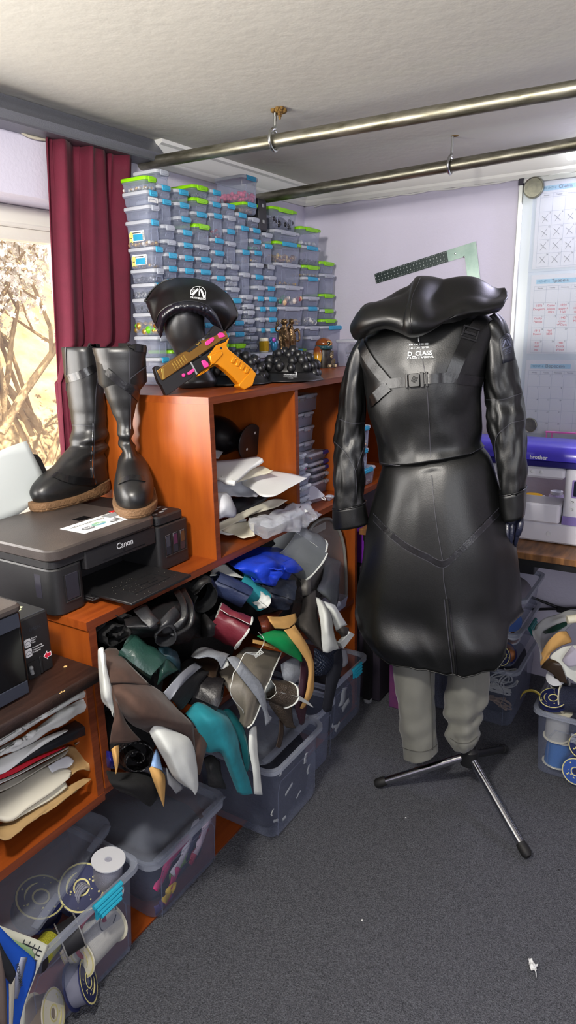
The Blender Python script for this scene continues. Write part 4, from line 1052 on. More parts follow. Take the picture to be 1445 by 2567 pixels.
# teddy
p = at(765, 921, Z=TOP); m_ted = mat('teddy_fur', '#6a5638', .95, bump=.9, bscale=400, sheen=.4); bx, by = p.x, 1.385
td = thing('teddy_bear', 'tiny brown teddy bear sitting beside the wooden bird', 'soft toy', (bx, by, TOP)); M = TR(bx, by, TOP, -.6)
obj('body', MB().ell((0, 0, .020), (.016, .013, .02), M), m_ted, td, 180)
mb = MB().ell((0, -.003, .050), (.0165, .015, .0155), M); 
hd_ = obj('head', mb, m_ted, td, 180)
for s_ in (-1, 1):
    obj('ear', MB().ell((s_*.0125, 0, .0645), (.006, .004, .006), M), m_ted, hd_, 180)
    obj('leg', MB().ell((s_*.013, -.017, .008), (.0075, .0125, .0078), M), m_ted, td, 180)
    obj('arm', MB().ell((s_*.0165, -.006, .027), (.006, .007, .0115), M), m_ted, td, 180)
    obj('paw_pad', MB().ell((s_*.013, -.029, .009), (.0055, .0015, .0058), M), mat('teddy_cream', '#cbb994', .9), td, 180)
    obj('eye', MB().ell((s_*.006, -.0165, .053), .0016, M, 6, 4), m_gblk, hd_, 180)
obj('muzzle', MB().ell((0, -.016, .0465), (.007, .005, .0055), M), mat('teddy_cream'), hd_, 180); obj('nose', MB().ell((0, -.0212, .048), (.0025, .0015, .0018), M, 8, 5), m_gblk, hd_, 180)

# carved wooden bird
p = at(812, 921, Z=TOP); bx, by = at(812, 900, Y=1.41).x, 1.41
br = thing('wooden_bird', 'carved wooden bird with orange head, scaly dark body and big yellow beak', 'bird figurine', (bx, by, TOP))
M = TR(bx, by, TOP, math.atan2(by, bx) - PI/2)      # local -y faces the camera
m_scl = mat('carved_scales', '#2e2a22', .4, col2='#12100c', vscale=60, kind='voronoi'); m_bh = mat('polished_wood', '#9a5418', .18, coat=.6, col2='#6e3208', vscale=14)
mb = MB(); rings = []
for i in range(17):
    f = i/16; z = .001 + .098*f; r = .036*(1 - (f*1.25 - .45)**2*.55)
    rings.append([(r*1.0*cos(a)*(1 + .018*sin(16*a + (i % 2)*PI)), r*.95*sin(a)*(1 + .018*sin(16*a + (i % 2)*PI)), z) for a in [2*PI*j/48 for j in range(48)]])
mb.loft(rings, M=M); obj('body', mb, m_scl, br, 60)
obj('head', MB().ell((.002, -.004, .098), (.036, .034, .025), M, 24, 14), m_bh, br, 180)
rows = [[M @ V((.036*cos(a)*1.02, -.006 + .036*sin(a)*1.0, z)) for a in [PI*(1.05 + .9*j/14) for j in range(15)]] for z in (.076, .084, .092)]
obj('collar', MB().grid(rows, -.0015), mat('blue_flecks', '#2e6a74', .3, col2='#1a2020', vscale=160), br, 180)
bk = MB(); pr_ = [(.0005, 0), (.008, .010), (.015, .03), (.019, .055), (.018, .072), (.011, .085), (.003, .088)]
bm = M @ frame((-.024, -.052, .006), (1, 0, 0), z=(.35, .32, .95)) 
bk.lathe(pr_, bm, 20)
m_bk = mat('beak_wood', '#a55a14', .15, coat=.6)
o = obj('beak', bk, m_bk, br, 60)
nt = m_bk.node_tree; tc = nt.nodes.new('ShaderNodeTexCoord'); sx_ = nt.nodes.new('ShaderNodeSeparateXYZ'); rp = nt.nodes.new('ShaderNodeValToRGB')
rp.color_ramp.elements[0].color = (*lin('#e8b020'), 1); rp.color_ramp.elements[1].color = (*lin('#7c3a12'), 1); rp.color_ramp.elements[0].position = .35; rp.color_ramp.elements[1].position = .75
nt.links.new(tc.outputs['Generated'], sx_.inputs[0]); nt.links.new(sx_.outputs[2], rp.inputs[0]); nt.links.new(rp.outputs[0], nt.nodes['Principled BSDF'].inputs[0])
em = M @ frame((.022, -.031, .100), (1, 0, 0), z=(.55, -.83, .1))
e_ = obj('eye', MB().lathe([(.011, 0), (.0105, .003), (.0075, .0035)], em, 20), mat('eye_ring', '#c79a4c', .3), br)
obj('pupil', MB().lathe([(.0072, .0035), (.006, .0065), (.002, .0075)], em, 16), mat('glass_black', '#0b0c10', .06), e_)

# box of safety pins at the end of the row
ys = 1.30; xa = at(840, 900, Y=1.40).x; xb = xa + .105; zt = TOP + .112
sbox(xa, xb, ys, ys + .10, TOP, zt, 'b', 'clear box of metal pins at the bookcase edge, beside the coat shoulder', 'clear boxes stacked on the bookcase', m_bx2)
rp_ = random.Random(3); mb = MB()
for k in range(150):
    x, y, z = rp_.uniform(xa+.016, xb-.016), rp_.uniform(ys+.012, ys+.06), TOP + .005 + .055*rp_.random()
    a, b = rp_.uniform(0, PI), rp_.uniform(-.5, .5); L = .011; d = V((cos(a)*cos(b), sin(a)*cos(b), sin(b)))*L
    mb.tube([V((x, y, z)) - d*.6, V((x, y, z)), V((x, y, z)) + d*.6], .0008, 4)
tag(obj('metal_pins', mb, m_hook, None, 180), 'tangled steel safety pins in the box beside the coat shoulder', 'pins', None, 'stuff')

# ---------------------------------------------------------------- inside the bookcase: boxes of findings
SZ = .8902
def CK(x, y): return (740 + x*.15225, 960 + y*.15225)
gk = 'small boxes of findings in the bookcase'
def kb(x0, x1, y0, y1, Y, dep, kind, label, cols=None, n=50, rings=False, zb=None, pl=None, s=.0045):
    a, b = CK(x0, y0), CK(x1, y1)
    t, q = pbox(a[0], b[0], a[1], b[1], Y, dep, kind, label, gk, plastic=pl or m_bx2, arch=False, clipw=.3, lidh=.009, zb=zb)
    if cols: fill(q[0]+.008, q[1]-.008, Y+.007, Y+dep*.6, q[4]+.003, q[4]+.003+(q[5]-q[4]-.014)*.85, cols, label.replace('clear', 'loose findings filling the clear').split(',')[0], n, s, rings, 'findings', int(y0), 'findings')
    return q
# left stack against the divider (lowest first)
lo_ = [(-10, 295, 2010, 'x', 1.125, ['#8d8f95', '#d9d9d6']), (-10, 270, 1895, 'x', 1.125, ['#b9b9b4', '#4b4d55']), (-10, 295, 1705, 'x', 1.125, ['#c9c9c4', '#a7a9ae']), (-10, 280, 1530, 'x', 1.125, ['#8d8f95', '#6c4a3a']), (-10, 235, 1360, 'x', 1.125, ['#c77aa0', '#6a7fc4']), (-10, 212, 1180, 'x', 1.125, ['#b9b9b4', '#d9d9d6'])]
zb = SZ
for k, (x0, x1, y0, kd, Y, cl) in enumerate(lo_):
    q = kb(x0, x1, y0, y0 + 120, Y, .10, kd, 'clear box, %s of the front stack beside the divider' % ['lowest', 'second from bottom', 'third from bottom', 'fourth from bottom', 'fifth from bottom', 'topmost'][k], cl, 40, zb=zb); zb = q[5] + .0004
hi_ = [(30, 345, 1130, None), (30, 345, 975, None), (40, 342, 725, ['#b0703c', '#7a3a66', '#c98a52']), (40, 335, 490, ['#3a3a48', '#55566a']), (30, 440, 185, ['#c9a24a', '#b9b9b4', '#8b6a3c'])]
zb = SZ + .0
q = kb(25, 340, 1340, 1900, 1.26, .13, 'x', 'clear box, lowest of the rear stack beside the divider', ['#8d8f95', '#6c6f78'], 60, zb=zb); zb = q[5] + .0004
for k, (x0, x1, y0, cl) in enumerate(hi_):
    q = kb(x0, x1, y0, y0 + 120, 1.26, .13, 'x', 'clear box, %s of the rear stack beside the divider' % ['second from bottom', 'third from bottom', 'fourth from bottom, bronze beads', 'fifth from bottom', 'topmost, full of metal rings'][k], cl, 60, k == 4, zb=zb, s=.005); zb = q[5] + .0004
# flat organisers with navy clips
zb = SZ
fl = [(505, 900, 1770, 'x', None), (285, 820, 1560, 'x', ['#b9b9b4', '#8d8f95', '#d0d0cc']), (300, 830, 1430, 'x', ['#2c2d33', '#3a3b42']), (295, 840, 1320, 'n', ['#3a3b42', '#55566a']), (235, 850, 1235, 'n', ['#8b6a3c', '#c9a24a', '#8d8f95']), (230, 850, 1085, 'n', ['#b08a4a', '#c8323c', '#c98a52'])]
for k, (x0, x1, y0, kd, cl) in enumerate(fl):
    q = kb(x0, x1, y0, y0 + 110, 1.22, .15, kd, 'clear flat organiser, %s of the stack behind the coat sleeve' % ['lowest', 'second from bottom', 'third from bottom', 'fourth from bottom with navy clip', 'second from top with navy clip', 'topmost with navy clip'][k], cl, 60, zb=zb); zb = q[5] + .0004
p = at(*CK(390, 1990), Z=SZ); M = TR(p.x, 1.165, SZ + .003, -.25, 0, 0)
t = thing('lidded_case', 'clear hinged case leaning in front of the organisers, white hang tab', 'storage box', (p.x, 1.165, SZ), gk)
M = M @ Matrix.Rotation(.5, 4, 'X')
mb = MB(); mb.prism(rrect(.085, .062, .008, 4, 0, .031), .016, M, .002); obj('body', mb, m_bx2, t); mb = MB(); mb.prism(rrect(.088, .065, .008, 4, 0, .031), .005, M @ TR(0, 0, .0163), .001); obj('lid', mb, m_lidw, t)
mb = MB(); mb.tube([M @ V(v) for v in ((.02, -.003, .019), (.022, -.014, .019), (.027, -.018, .019), (.032, -.014, .019), (.034, -.003, .019))], .0022, 8); obj('hang_tab', mb, m_wlet, t)
p = at(*CK(545, 1935), Z=SZ); sbox(p.x - .014, p.x + .014, 1.125, 1.15, SZ, SZ + .02, 'x', 'tiny clear box at the shelf edge beside the coat sleeve', gk, m_bx2, .005, arch=False)
# stack at the right end with blue clips
ye = 1.112; xa, xb = 2.284, 2.43; zb = SZ
zz = [at(*CK(1250, y), Y=ye).z for y in (1390, 1055, 690)]
for k, (a, b, z) in enumerate([(2.284, 2.45, zz[0]), (2.284, 2.385, zz[1]), (2.284, 2.40, zz[2])]):
    sbox(a, b, ye, ye + .13, zb, z, 'b', 'clear box with blue clip, %s of the stack between sleeve and coat back' % ['lowest', 'middle', 'topmost'][k], gk, m_bx2, arch=True)
    fill(a+.012, b-.012, ye+.01, ye+.09, zb+.005, zb+.005+(z-zb-.02)*.6, [['#5d4a3c', '#8d8f95', '#b9b9b4'], ['#c9c9d4', '#9aa0b8'], ['#c9a28a', '#d9d9d6']][k], 'findings in the %s box between sleeve and coat back' % ['lowest', 'middle', 'topmost'][k], 50, .007, False, 'findings', 400 + k, 'findings'); zb = z + .0004
sbox(2.43, 2.56, 1.26, 1.40, SZ, at(932, 1048, Y=1.26).z, 'g', 'clear box with green lid behind the blue-clipped stack in the bookcase', gk, m_bx2)

# black display head lying in the left pigeonhole
def up_(x, y, d): return at(x, y, X=None, Y=d, Z=None)
hh_ = thing('display_head', 'black display head lying on papers inside the left bookcase opening', 'mannequin head', (1.60, 1.36, 1.115))
c0 = at(560, 1095, Y=1.36); c1 = at(628, 1110, Y=1.25)
ax = (c1 - c0); ax.normalize(); L = (c1-c0).length; up0 = V((0, 0, 1)); 
rings = []
for i, (f, r) in enumerate([(-.75, .02), (-.7, .045), (-.5, .062), (-.2, .066), (.1, .06), (.35, .045), (.55, .036), (.75, .04), (.92, .056), (1.0, .063), (1.02, .06)]):
    c = c0 + ax*(L*f); s_ = ax.cross(up0).normalized(); u_ = s_.cross(ax).normalized()
    rings.append([c + s_*(r*cos(2*PI*k/30)) + u_*(r*.98*sin(2*PI*k/30)) for k in range(30)])
obj('head', MB().loft([[cr([rings[i][j] for i in range(11)], 3)[q] for j in range(30)] for q in range(31)]), mat('display_black', '#0d0d10', .35), hh_, 80)
for k, (u, v) in enumerate(((-.02, .03), (.02, -.018))):
    s_ = ax.cross(up0).normalized(); u_ = s_.cross(ax).normalized(); p = c1 + ax*(L*.021) + s_*u + u_*v
    obj('dowel_hole', MB().lathe([(.0045, 0), (.004, .001)], frame(p, s_, z=ax), n=10), mat('hole_white', '#b8b8b8', .5), hh_)

# ---------------------------------------------------------------- papers and fabrics
def crop(ox, oy, k): return lambda x, y: (ox + x*k, oy + y*k)
F1, F2, F3, F4 = crop(230, 1420, .24221), crop(500, 1320, .29758), crop(230, 1600, .22837), crop(460, 1560, .26298)
F5, F6, F7, F8 = crop(740, 1300, .23364), crop(0, 1690, .2007), crop(0, 2300, .12457), crop(480, 960, .332)
def rowsof(F, rows, axis='Y'):
    out = []
    for r in rows:
        q = []
        for x, y, d in r: q.append(at(*F(x, y), **{axis: d}))
        out.append(q)
    return out
def cloth(name, label, cat, F, rows, m, th=.0018, rum=.004, rs=14, n=6, axis='Y', group=None, seed=None, back=None, parent=None):
    """a sheet of material through measured points at their own depths, creased, with real thickness"""
    g = smooth(rowsof(F, rows, axis), n, n)
    g = rumple(g, rs, rum, seed if seed is not None else len(ORG) % 50)
    if rum: g = rumple(g, rs*3, rum*.3, 3)
    a = g[len(g)//2][len(g[0])//2]; d1 = g[-1][0] - g[0][0]; d2 = g[0][-1] - g[0][0]
    if d1.cross(d2).dot(EYE - a) < 0: th = -th
    mb = MB(); mb.grid(g, th)
    if back:
        k = (len(g)-1)*(len(g[0])-1); mb.m = [0]*k + [1]*(len(mb.m)-k); m = [m, back]
    o = obj(name, mb, m, parent, 180)
    return o if parent else tag(o, label, cat, group)
def croll(name, label, cat, F, a, b, rad, m, turns=3, flat=.8, ang=0., gap=None, n=26, group=None, em=None, rum=.003, seed=1, parent=None):
    """a rolled length of material: a spiral sheet running from far point a to near point b (x, y, depth), radius rad"""
    A, B = at(*F(a[0], a[1]), Y=b[2] + (a[2]-b[2])*.2), at(*F(b[0], b[1]), Y=b[2])
    ax = (B - A).normalized(); u = ax.cross(V((0, 0, 1))).normalized(); v = u.cross(ax)
    u, v = u*cos(ang) + v*sin(ang), v*cos(ang) - u*sin(ang)
    rows = []; S_ = 9; r0, r1 = rad if isinstance(rad, tuple) else (rad, rad)
    for i in range(S_ + 1):
        f = i/S_; c = A*(1-f) + B*f; r = r0*(1-f) + r1*f; row = []
        for k in range(int(n*turns) + 1):
            t = k/(n*turns); rr = r*(.08 + .92*(1 - t)) if turns > 1 else r; a_ = 2*PI*k/n
            d = nz((cos(a_)*2, sin(a_)*2, f*3 + t), 1.1, rum*(3 if t < .4 else 1), seed)
            row.append(c + u*((rr + d)*cos(a_)) + v*((rr + d)*flat*sin(a_)) + ax*(.004*sin(a_*2 + seed) + .006*t))
        rows.append(row)
    mb = MB(); mb.grid(rows, .0022)
    if em:      # pale backing inside, frayed selvedge round the near end
        k = S_*int(n*turns); mb.m = [0]*k + [1]*(len(mb.m)-k); e = rows[-1]
        mb.mi = 1; mb.tube([p + ax*.0005 for p in e[:n+1]], [.0022 + .0012*abs(sin(i*2.3)) for i in range(n+1)], 5); m = [m, em]
    o = obj(name, mb, m, parent, 60)
    return o if parent else tag(o, label, cat, group)
GF = 'leatherettes and fabrics spilling from the shelf'
GP = 'papers in the bookcase'
m_card = mat('cream_card', '#cfc9b4', .75, var=.05, vscale=9); m_pgrey = mat('grey_paper', '#c3c5cb', .7); m_kraft = mat('kraft_paper', '#a98a5c', .8, var=.15, vscale=12)
m_film = clear('clear_film', '#d8dade', .16, .06, .7)
m_pb = mat('black_film', '#1c1c20', .3)
# --- open left bay of the bookcase
Z_ = 'Z'
cloth('card', 'small grey card behind the paper pad in the bookcase', 'card', F8, [[(150, 505, 1.33), (200, 505, 1.33), (242, 518, 1.33)], [(150, 560, 1.30), (180, 568, 1.30), (206, 570, 1.30)]], m_pgrey, rum=0)
rows = [[(170, 590, 1.108), (340, 575, 1.108), (485, 556, 1.112), (537, 570, 1.115)], [(170, 690, 1.098), (250, 700, 1.098), (380, 660, 1.1), (450, 640, 1.1)], [(170, 722, 1.09), (230, 735, 1.09), (320, 745, 1.09), (345, 735, 1.09)]]
cloth('paper_pad', 'thick pad of white paper under the black display head', 'paper', F8, rows, m_pap, .012, 0, axis='Z')
cloth('paper_sheet', 'white sheets lying just under the thick paper pad', 'paper', F8, [[(300, 700, 1.082), (450, 650, 1.082), (530, 628, 1.082), (610, 662, 1.08)], [(300, 760, 1.07), (420, 720, 1.07), (520, 690, 1.07), (600, 680, 1.07)]], m_card, .004, .001, axis='Z')
cloth('paper_sheet', 'large white sheet jutting to a point past the bookcase divider', 'paper', F8, [[(380, 700, 1.06), (500, 672, 1.06), (600, 656, 1.055), (740, 682, 1.05), (878, 716, 1.04)], [(380, 735, 1.045), (480, 745, 1.045), (600, 745, 1.045), (700, 745, 1.045), (800, 760, 1.037)], [(385, 770, 1.035), (470, 812, 1.035), (530, 854, 1.033), (610, 858, 1.03), (650, 845, 1.03)]], m_pap, .001, .002, axis='Z')
cloth('paper_sheet', 'crumpled grey-white sheet under the large pointed sheet', 'paper', F8, [[(170, 735, 1.06), (300, 735, 1.06), (400, 730, 1.05), (500, 770, 1.03)], [(175, 800, 1.04), (280, 790, 1.03), (390, 800, 1.015), (520, 830, 1.015)], [(180, 850, 1.02), (290, 855, 1.005), (400, 855, 1.0), (495, 862, 1.0)]], m_pgrey, .001, .008, 18, axis='Z')
cloth('paper_sheet', 'curled grey paper drooping beside the left bookcase upright', 'paper', F8, [[(180, 835, 1.13), (240, 820, 1.13), (300, 850, 1.125)], [(180, 900, 1.12), (260, 880, 1.10), (345, 945, 1.10)], [(185, 990, 1.115), (255, 950, 1.09), (325, 1012, 1.095)], [(190, 1035, 1.12), (230, 1010, 1.11), (255, 1005, 1.11)]], m_pgrey, .001, .006, 20)
cloth('film_sheet', 'black film folded between the papers in the bookcase', 'film', F8, [[(190, 880, .995), (330, 860, .995), (480, 845, .995), (590, 862, .99)], [(190, 960, .975), (330, 950, .975), (420, 935, .975), (540, 900, .975)], [(190, 1000, .965), (260, 1000, .965), (360, 980, .965), (430, 960, .965)]], m_pb, .001, .004, axis='Z')
cloth('card', 'cream card sheet lying across the lower papers in the bookcase', 'card', F8, [[(330, 1000, .97), (480, 930, .97), (620, 875, .97), (728, 885, .965)], [(200, 1070, .955), (400, 1010, .955), (560, 940, .955), (650, 935, .955)], [(195, 1110, .945), (240, 1108, .945), (420, 1010, .945), (600, 955, .945)]], m_card, .0012, .001, axis='Z')
cloth('board', 'black board with white edge sticking out under the cream card', 'board', F8, [[(400, 1008, .945), (560, 960, .945), (700, 905, .945), (790, 905, .94)], [(420, 1015, .94), (600, 990, .94), (720, 950, .94), (830, 935, .94)], [(430, 1022, .935), (535, 1032, .935), (640, 1000, .935), (760, 965, .935)]], mat('black_board', '#28201e', .45), .0015, .0005, axis='Z')
cloth('paper_sheet', 'white sheet inside the clear film at the bookcase edge', 'paper', F8, [[(535, 1035, .932), (680, 980, .932), (790, 915, .932), (885, 968, .925)], [(520, 1070, .922), (620, 1050, .92), (720, 1030, .918), (860, 985, .915)], [(560, 1090, .915), (600, 1096, .914), (650, 1080, .913), (780, 1020, .912)]], m_pap, .0008, .001, axis='Z')
cloth('film_bag', 'crinkled clear plastic bag hanging over the bookcase shelf edge', 'bag', F8, [[(440, 1020, 1.13), (600, 985, 1.13), (790, 908, 1.12), (900, 940, 1.10), (985, 995, 1.09)], [(430, 1050, 1.10), (600, 1030, 1.08), (760, 985, 1.07), (860, 1000, 1.07), (940, 1030, 1.07)], [(450, 1110, 1.09), (560, 1120, 1.065), (700, 1090, 1.06), (830, 1080, 1.06), (920, 1055, 1.065)], [(480, 1150, 1.085), (570, 1180, 1.06), (680, 1125, 1.06), (800, 1122, 1.06), (890, 1070, 1.07)]], m_film, .0006, .014, 26, 8)
cloth('card', 'crumpled cream card lowest in the bookcase opening', 'card', F8, [[(240, 1100, .93), (330, 1060, .93), (430, 1040, .93), (480, 1060, .93)], [(240, 1120, .915), (350, 1105, .915), (430, 1100, .915), (475, 1120, .915)], [(300, 1140, .902), (380, 1170, .902), (440, 1165, .902), (482, 1155, .902)]], m_card, .001, .006, 20, axis='Z')
cloth('paper_sheet', 'torn white paper at the lower left of the bookcase opening', 'paper', F8, [[(192, 1060, .935), (260, 1030, .935), (330, 1020, .935), (420, 1030, .935)], [(195, 1112, .915), (250, 1108, .915), (330, 1090, .915), (400, 1070, .915)], [(200, 1135, .905), (270, 1145, .905), (350, 1140, .905), (400, 1130, .905)]], m_pap, .001, .004, 20, axis='Z')
# --- pigeonhole papers, topmost first
GPH = 'papers in the pigeonhole'
wp = mat('white_wrap', '#d9dad6', .5, bump=.1, bscale=30)
cloth('paper_bundle', 'folded white wrapping sheet topmost in the pigeonhole', 'paper', F6, [[(-30, 800, 1.13), (300, 600, 1.13), (700, 380, 1.125), (1000, 210, 1.12), (1100, 160, 1.12)], [(-30, 860, 1.10), (300, 660, 1.10), (700, 430, 1.10), (1000, 260, 1.105), (1165, 190, 1.11)], [(-30, 920, 1.11), (300, 720, 1.11), (650, 500, 1.11), (950, 320, 1.11), (1130, 250, 1.115)]], wp, .006, .007, 22, 8, group=None)
cloth('paper_bundle', 'second folded white wrapping sheet in the pigeonhole, crumpled corner', 'paper', F6, [[(-30, 930, 1.125), (250, 780, 1.125), (650, 540, 1.12), (950, 350, 1.12), (1060, 310, 1.115)], [(-30, 1000, 1.10), (300, 800, 1.095), (650, 600, 1.10), (950, 420, 1.105), (1155, 370, 1.11)], [(-30, 1050, 1.10), (250, 950, 1.10), (600, 740, 1.105), (900, 560, 1.11), (1110, 460, 1.115)]], wp, .006, .008, 20, 8)
cloth('paper_sheet', 'plain white sheet with rounded corner under the wrapping sheets', 'paper', F6, [[(-40, 1060, 1.125), (250, 930, 1.12), (550, 780, 1.12), (820, 685, 1.12)], [(-40, 1180, 1.105), (250, 1040, 1.105), (500, 860, 1.105), (835, 715, 1.11)], [(-40, 1260, 1.10), (80, 1220, 1.10), (300, 1060, 1.10), (580, 850, 1.105)]], m_pap, .0012, .002)
cloth('folder', 'black glossy folder in the pigeonhole above the red sheet', 'folder', F6, [[(250, 960, 1.15), (500, 800, 1.15), (800, 650, 1.15), (1070, 520, 1.15), (1125, 620, 1.13)], [(150, 1100, 1.125), (450, 930, 1.12), (800, 760, 1.12), (1000, 680, 1.12), (1118, 640, 1.12)], [(140, 1180, 1.12), (420, 1040, 1.115), (750, 900, 1.115), (1000, 790, 1.12), (1105, 760, 1.12)]], mat('folder_black', '#232428', .28), .004, .003)
cloth('card', 'bright red sheet in the pigeonhole', 'card', F6, [[(-40, 1280, 1.125), (200, 1160, 1.125), (500, 1020, 1.125), (830, 900, 1.125)], [(-40, 1330, 1.12), (200, 1230, 1.12), (450, 1090, 1.12), (740, 950, 1.122)]], mat('red_card', '#c61a30', .5), .001, .001)
cloth('paper_sheet', 'white edge sheet directly below the red sheet', 'paper', F6, [[(-40, 1335, 1.13), (200, 1235, 1.13), (500, 1080, 1.13), (860, 900, 1.13)], [(-40, 1380, 1.12), (200, 1270, 1.12), (520, 1100, 1.12), (850, 920, 1.122)]], m_pap, .001, .001)
cloth('card', 'grey card sheets below the white edge sheet', 'card', F6, [[(-40, 1400, 1.14), (250, 1260, 1.14), (600, 1080, 1.14), (865, 935, 1.14)], [(-40, 1480, 1.125), (190, 1380, 1.125), (520, 1170, 1.125), (815, 1010, 1.13)]], mat('greyish_card', '#a9a59a', .7), .002, .001)
cloth('kraft_paper', 'large folded kraft paper, creased corner at the pigeonhole upright', 'paper', F6, [[(600, 1060, 1.18), (850, 900, 1.17), (1080, 960, 1.14), (1168, 1010, 1.12)], [(600, 1250, 1.15), (850, 1120, 1.14), (1060, 1100, 1.13), (1130, 1080, 1.12)], [(500, 1500, 1.13), (800, 1330, 1.125), (1000, 1200, 1.12), (1130, 1210, 1.118)]], m_kraft, .003, .006, 22, 8)
cloth('paper_sheet', 'small white sheet with cut corner on the kraft paper', 'paper', F6, [[(600, 1150, 1.135), (750, 1060, 1.135), (850, 1025, 1.135), (935, 1080, 1.13)], [(650, 1230, 1.125), (760, 1180, 1.125), (850, 1170, 1.125), (900, 1120, 1.125)]], m_pgrey, .001, .001)
cloth('card', 'thick cream card folder on the kraft paper, largest in the pigeonhole', 'card', F6, [[(-40, 1500, 1.17), (250, 1340, 1.16), (600, 1140, 1.15), (870, 1190, 1.125), (888, 1225, 1.12)], [(-40, 1640, 1.14), (250, 1520, 1.13), (500, 1380, 1.125), (750, 1270, 1.12), (885, 1235, 1.115)], [(-40, 1770, 1.12), (140, 1820, 1.105), (350, 1670, 1.105), (650, 1470, 1.105), (880, 1290, 1.11)]], mat('cream_folder', '#c9c4b4', .65), .012, .001, 8, 6)
cloth('card', 'thin cream leaf under the thick cream folder', 'card', F6, [[(150, 1790, 1.115), (400, 1620, 1.115), (650, 1450, 1.115), (820, 1345, 1.115)], [(160, 1835, 1.11), (400, 1700, 1.108), (650, 1560, 1.108), (848, 1405, 1.11)]], m_card, .002, .001)
cloth('kraft_paper', 'long kraft paper lowest in the pigeonhole with torn end', 'paper', F6, [[(-40, 1900, 1.15), (300, 1730, 1.13), (700, 1480, 1.12), (1060, 1290, 1.12)], [(-40, 1950, 1.12), (350, 1800, 1.105), (700, 1580, 1.105), (1122, 1330, 1.11)], [(-40, 2000, 1.10), (100, 2070, 1.09), (350, 1880, 1.095), (680, 1640, 1.10)]], m_kraft, .003, .006, 18, 8)
# --- the fabric shelf
def leather(n, c='#202020', r=.42, **k): return mat(n, c, r, bump=k.pop('bump', .1), bscale=k.pop('bscale', 180), **k)
bk_ = leather('leatherette_black', '#1a1b1d', .38); bkm = mat('cloth_black', '#141416', .7, bump=.2, bscale=120)
grn = leather('leatherette_bottle_green', '#1d3a33', .3); sued = mat('suede_brown', '#443027', .9, var=.2, vscale=40, sheen=.08); wht = mat('white_backing', '#d5d8d2', .85, bump=.1, bscale=300)
gry = leather('vinyl_grey', '#5d6163', .45); kh = leather('vinyl_khaki', '#6c665b', .5); den = mat('denim_grey', '#8b9097', .9, bump=.4, bscale=700, var=.15, vscale=150)
tan = mat('tan_suede', '#c79a5a', .85, var=.08, vscale=20); teal = mat('teal_suede', '#147a86', .8, var=.25, vscale=16, sheen=.05)
L_ = 'fabric'
croll('fabric_roll', 'crumpled matt black cloth bundle left under the printer shelf', L_, F1, (120, 640, 1.34), (260, 690, 1.10), (.06, .062), bkm, 2, .75, 0, rum=.008, seed=3)
cloth('fabric_piece', 'large swathe of black leatherette bulging under the printer tray', L_, F1, [[(330, 500, 1.16), (560, 380, 1.18), (800, 260, 1.2), (1020, 200, 1.22), (1120, 330, 1.2)], [(350, 600, 1.06), (600, 520, 1.03), (830, 440, 1.03), (1000, 420, 1.05), (1140, 480, 1.12)], [(420, 680, 1.05), (640, 670, 1.0), (820, 640, 1.0), (1000, 620, 1.02), (1150, 620, 1.09)], [(490, 740, 1.08), (660, 755, 1.06), (830, 790, 1.06), (960, 800, 1.07), (1150, 730, 1.12)]], bk_, .003, .012, 16, 9)
cloth('fabric_piece', 'folded black flap lying over the black swathe, left side', L_, F1, [[(430, 450, 1.08), (520, 400, 1.08), (570, 395, 1.08)], [(500, 530, 1.02), (600, 490, 1.01), (640, 500, 1.01)], [(600, 640, .99), (660, 600, .985), (700, 560, .99)]], leather('leatherette_black2', '#26272a', .42), .003, .003)
cloth('fabric_piece', 'raised black fold in the middle of the black swathe', L_, F1, [[(700, 550, 1.0), (780, 470, .995), (870, 400, 1.0)], [(720, 620, .985), (820, 560, .975), (920, 480, .99)], [(740, 700, .99), (840, 690, .98), (890, 670, .99)]], mat('leatherette_black2'), .003, .006)
for k, (a, b, c, d, lb_) in enumerate([((900, 235), (970, 360), (985, 520), (890, 660), 'inner'), ((960, 215), (1050, 400), (1040, 600), (870, 735), 'outer')]):
    cloth('fabric_strip', 'curved black leatherette band, %s of two wrapping the black swathe' % lb_, L_, F1, [[(a[0]-60, a[1]+20, 1.10), (b[0]-60, b[1]+20, 1.005-.01*k), (c[0]-60, c[1], .975), (d[0]-60, d[1]-40, .985)], [(*a, 1.09), (*b, .995-.01*k), (*c, .965), (*d, .975)], [(a[0]+6, a[1]+6, 1.10), (b[0]+7, b[1]+4, 1.005), (c[0]+7, c[1]+4, .975), (d[0], d[1]+8, .985)]], bk_, .003, .001)
croll('fabric_roll', 'small black curled strip with open end below the black swathe', L_, F1, (740, 640, 1.10), (765, 725, .985), (.022, .024), mat('leatherette_black2'), 1, 1.15, .4, rum=.001)
croll('fabric_roll', 'black leatherette curl with open end at top right of the swathe', L_, F1, (1080, 240, 1.3), (1180, 320, 1.08), (.034, .036), bk_, 1, 1.25, .5, rum=.004)
cloth('fabric_piece', 'pointed black cloth end touching the burgundy roll', L_, F1, [[(1130, 480, 1.12), (1200, 500, 1.06), (1295, 600, 1.0)], [(1130, 600, 1.10), (1200, 610, 1.0), (1275, 620, .985)], [(1140, 740, 1.12), (1200, 730, 1.02), (1270, 710, 1.0)]], bkm, .003, .006)
croll('leather_roll', 'glossy bottle green leather roll left of centre', L_, F1, (330, 830, 1.30), (660, 1060, 1.0), (.05, .052), grn, 2, .8, .2, rum=.003, seed=5)
cloth('leather_piece', 'folded bottle green corner pointing down from the green roll', L_, F1, [[(705, 970, .985), (790, 960, .98), (885, 1055, .985)], [(700, 1080, .975), (760, 1080, .965), (890, 1075, .97)], [(690, 1180, .975), (730, 1160, .97), (780, 1140, .975)], [(683, 1230, .98), (690, 1225, .98), (700, 1215, .98)]], grn, .002, .001)
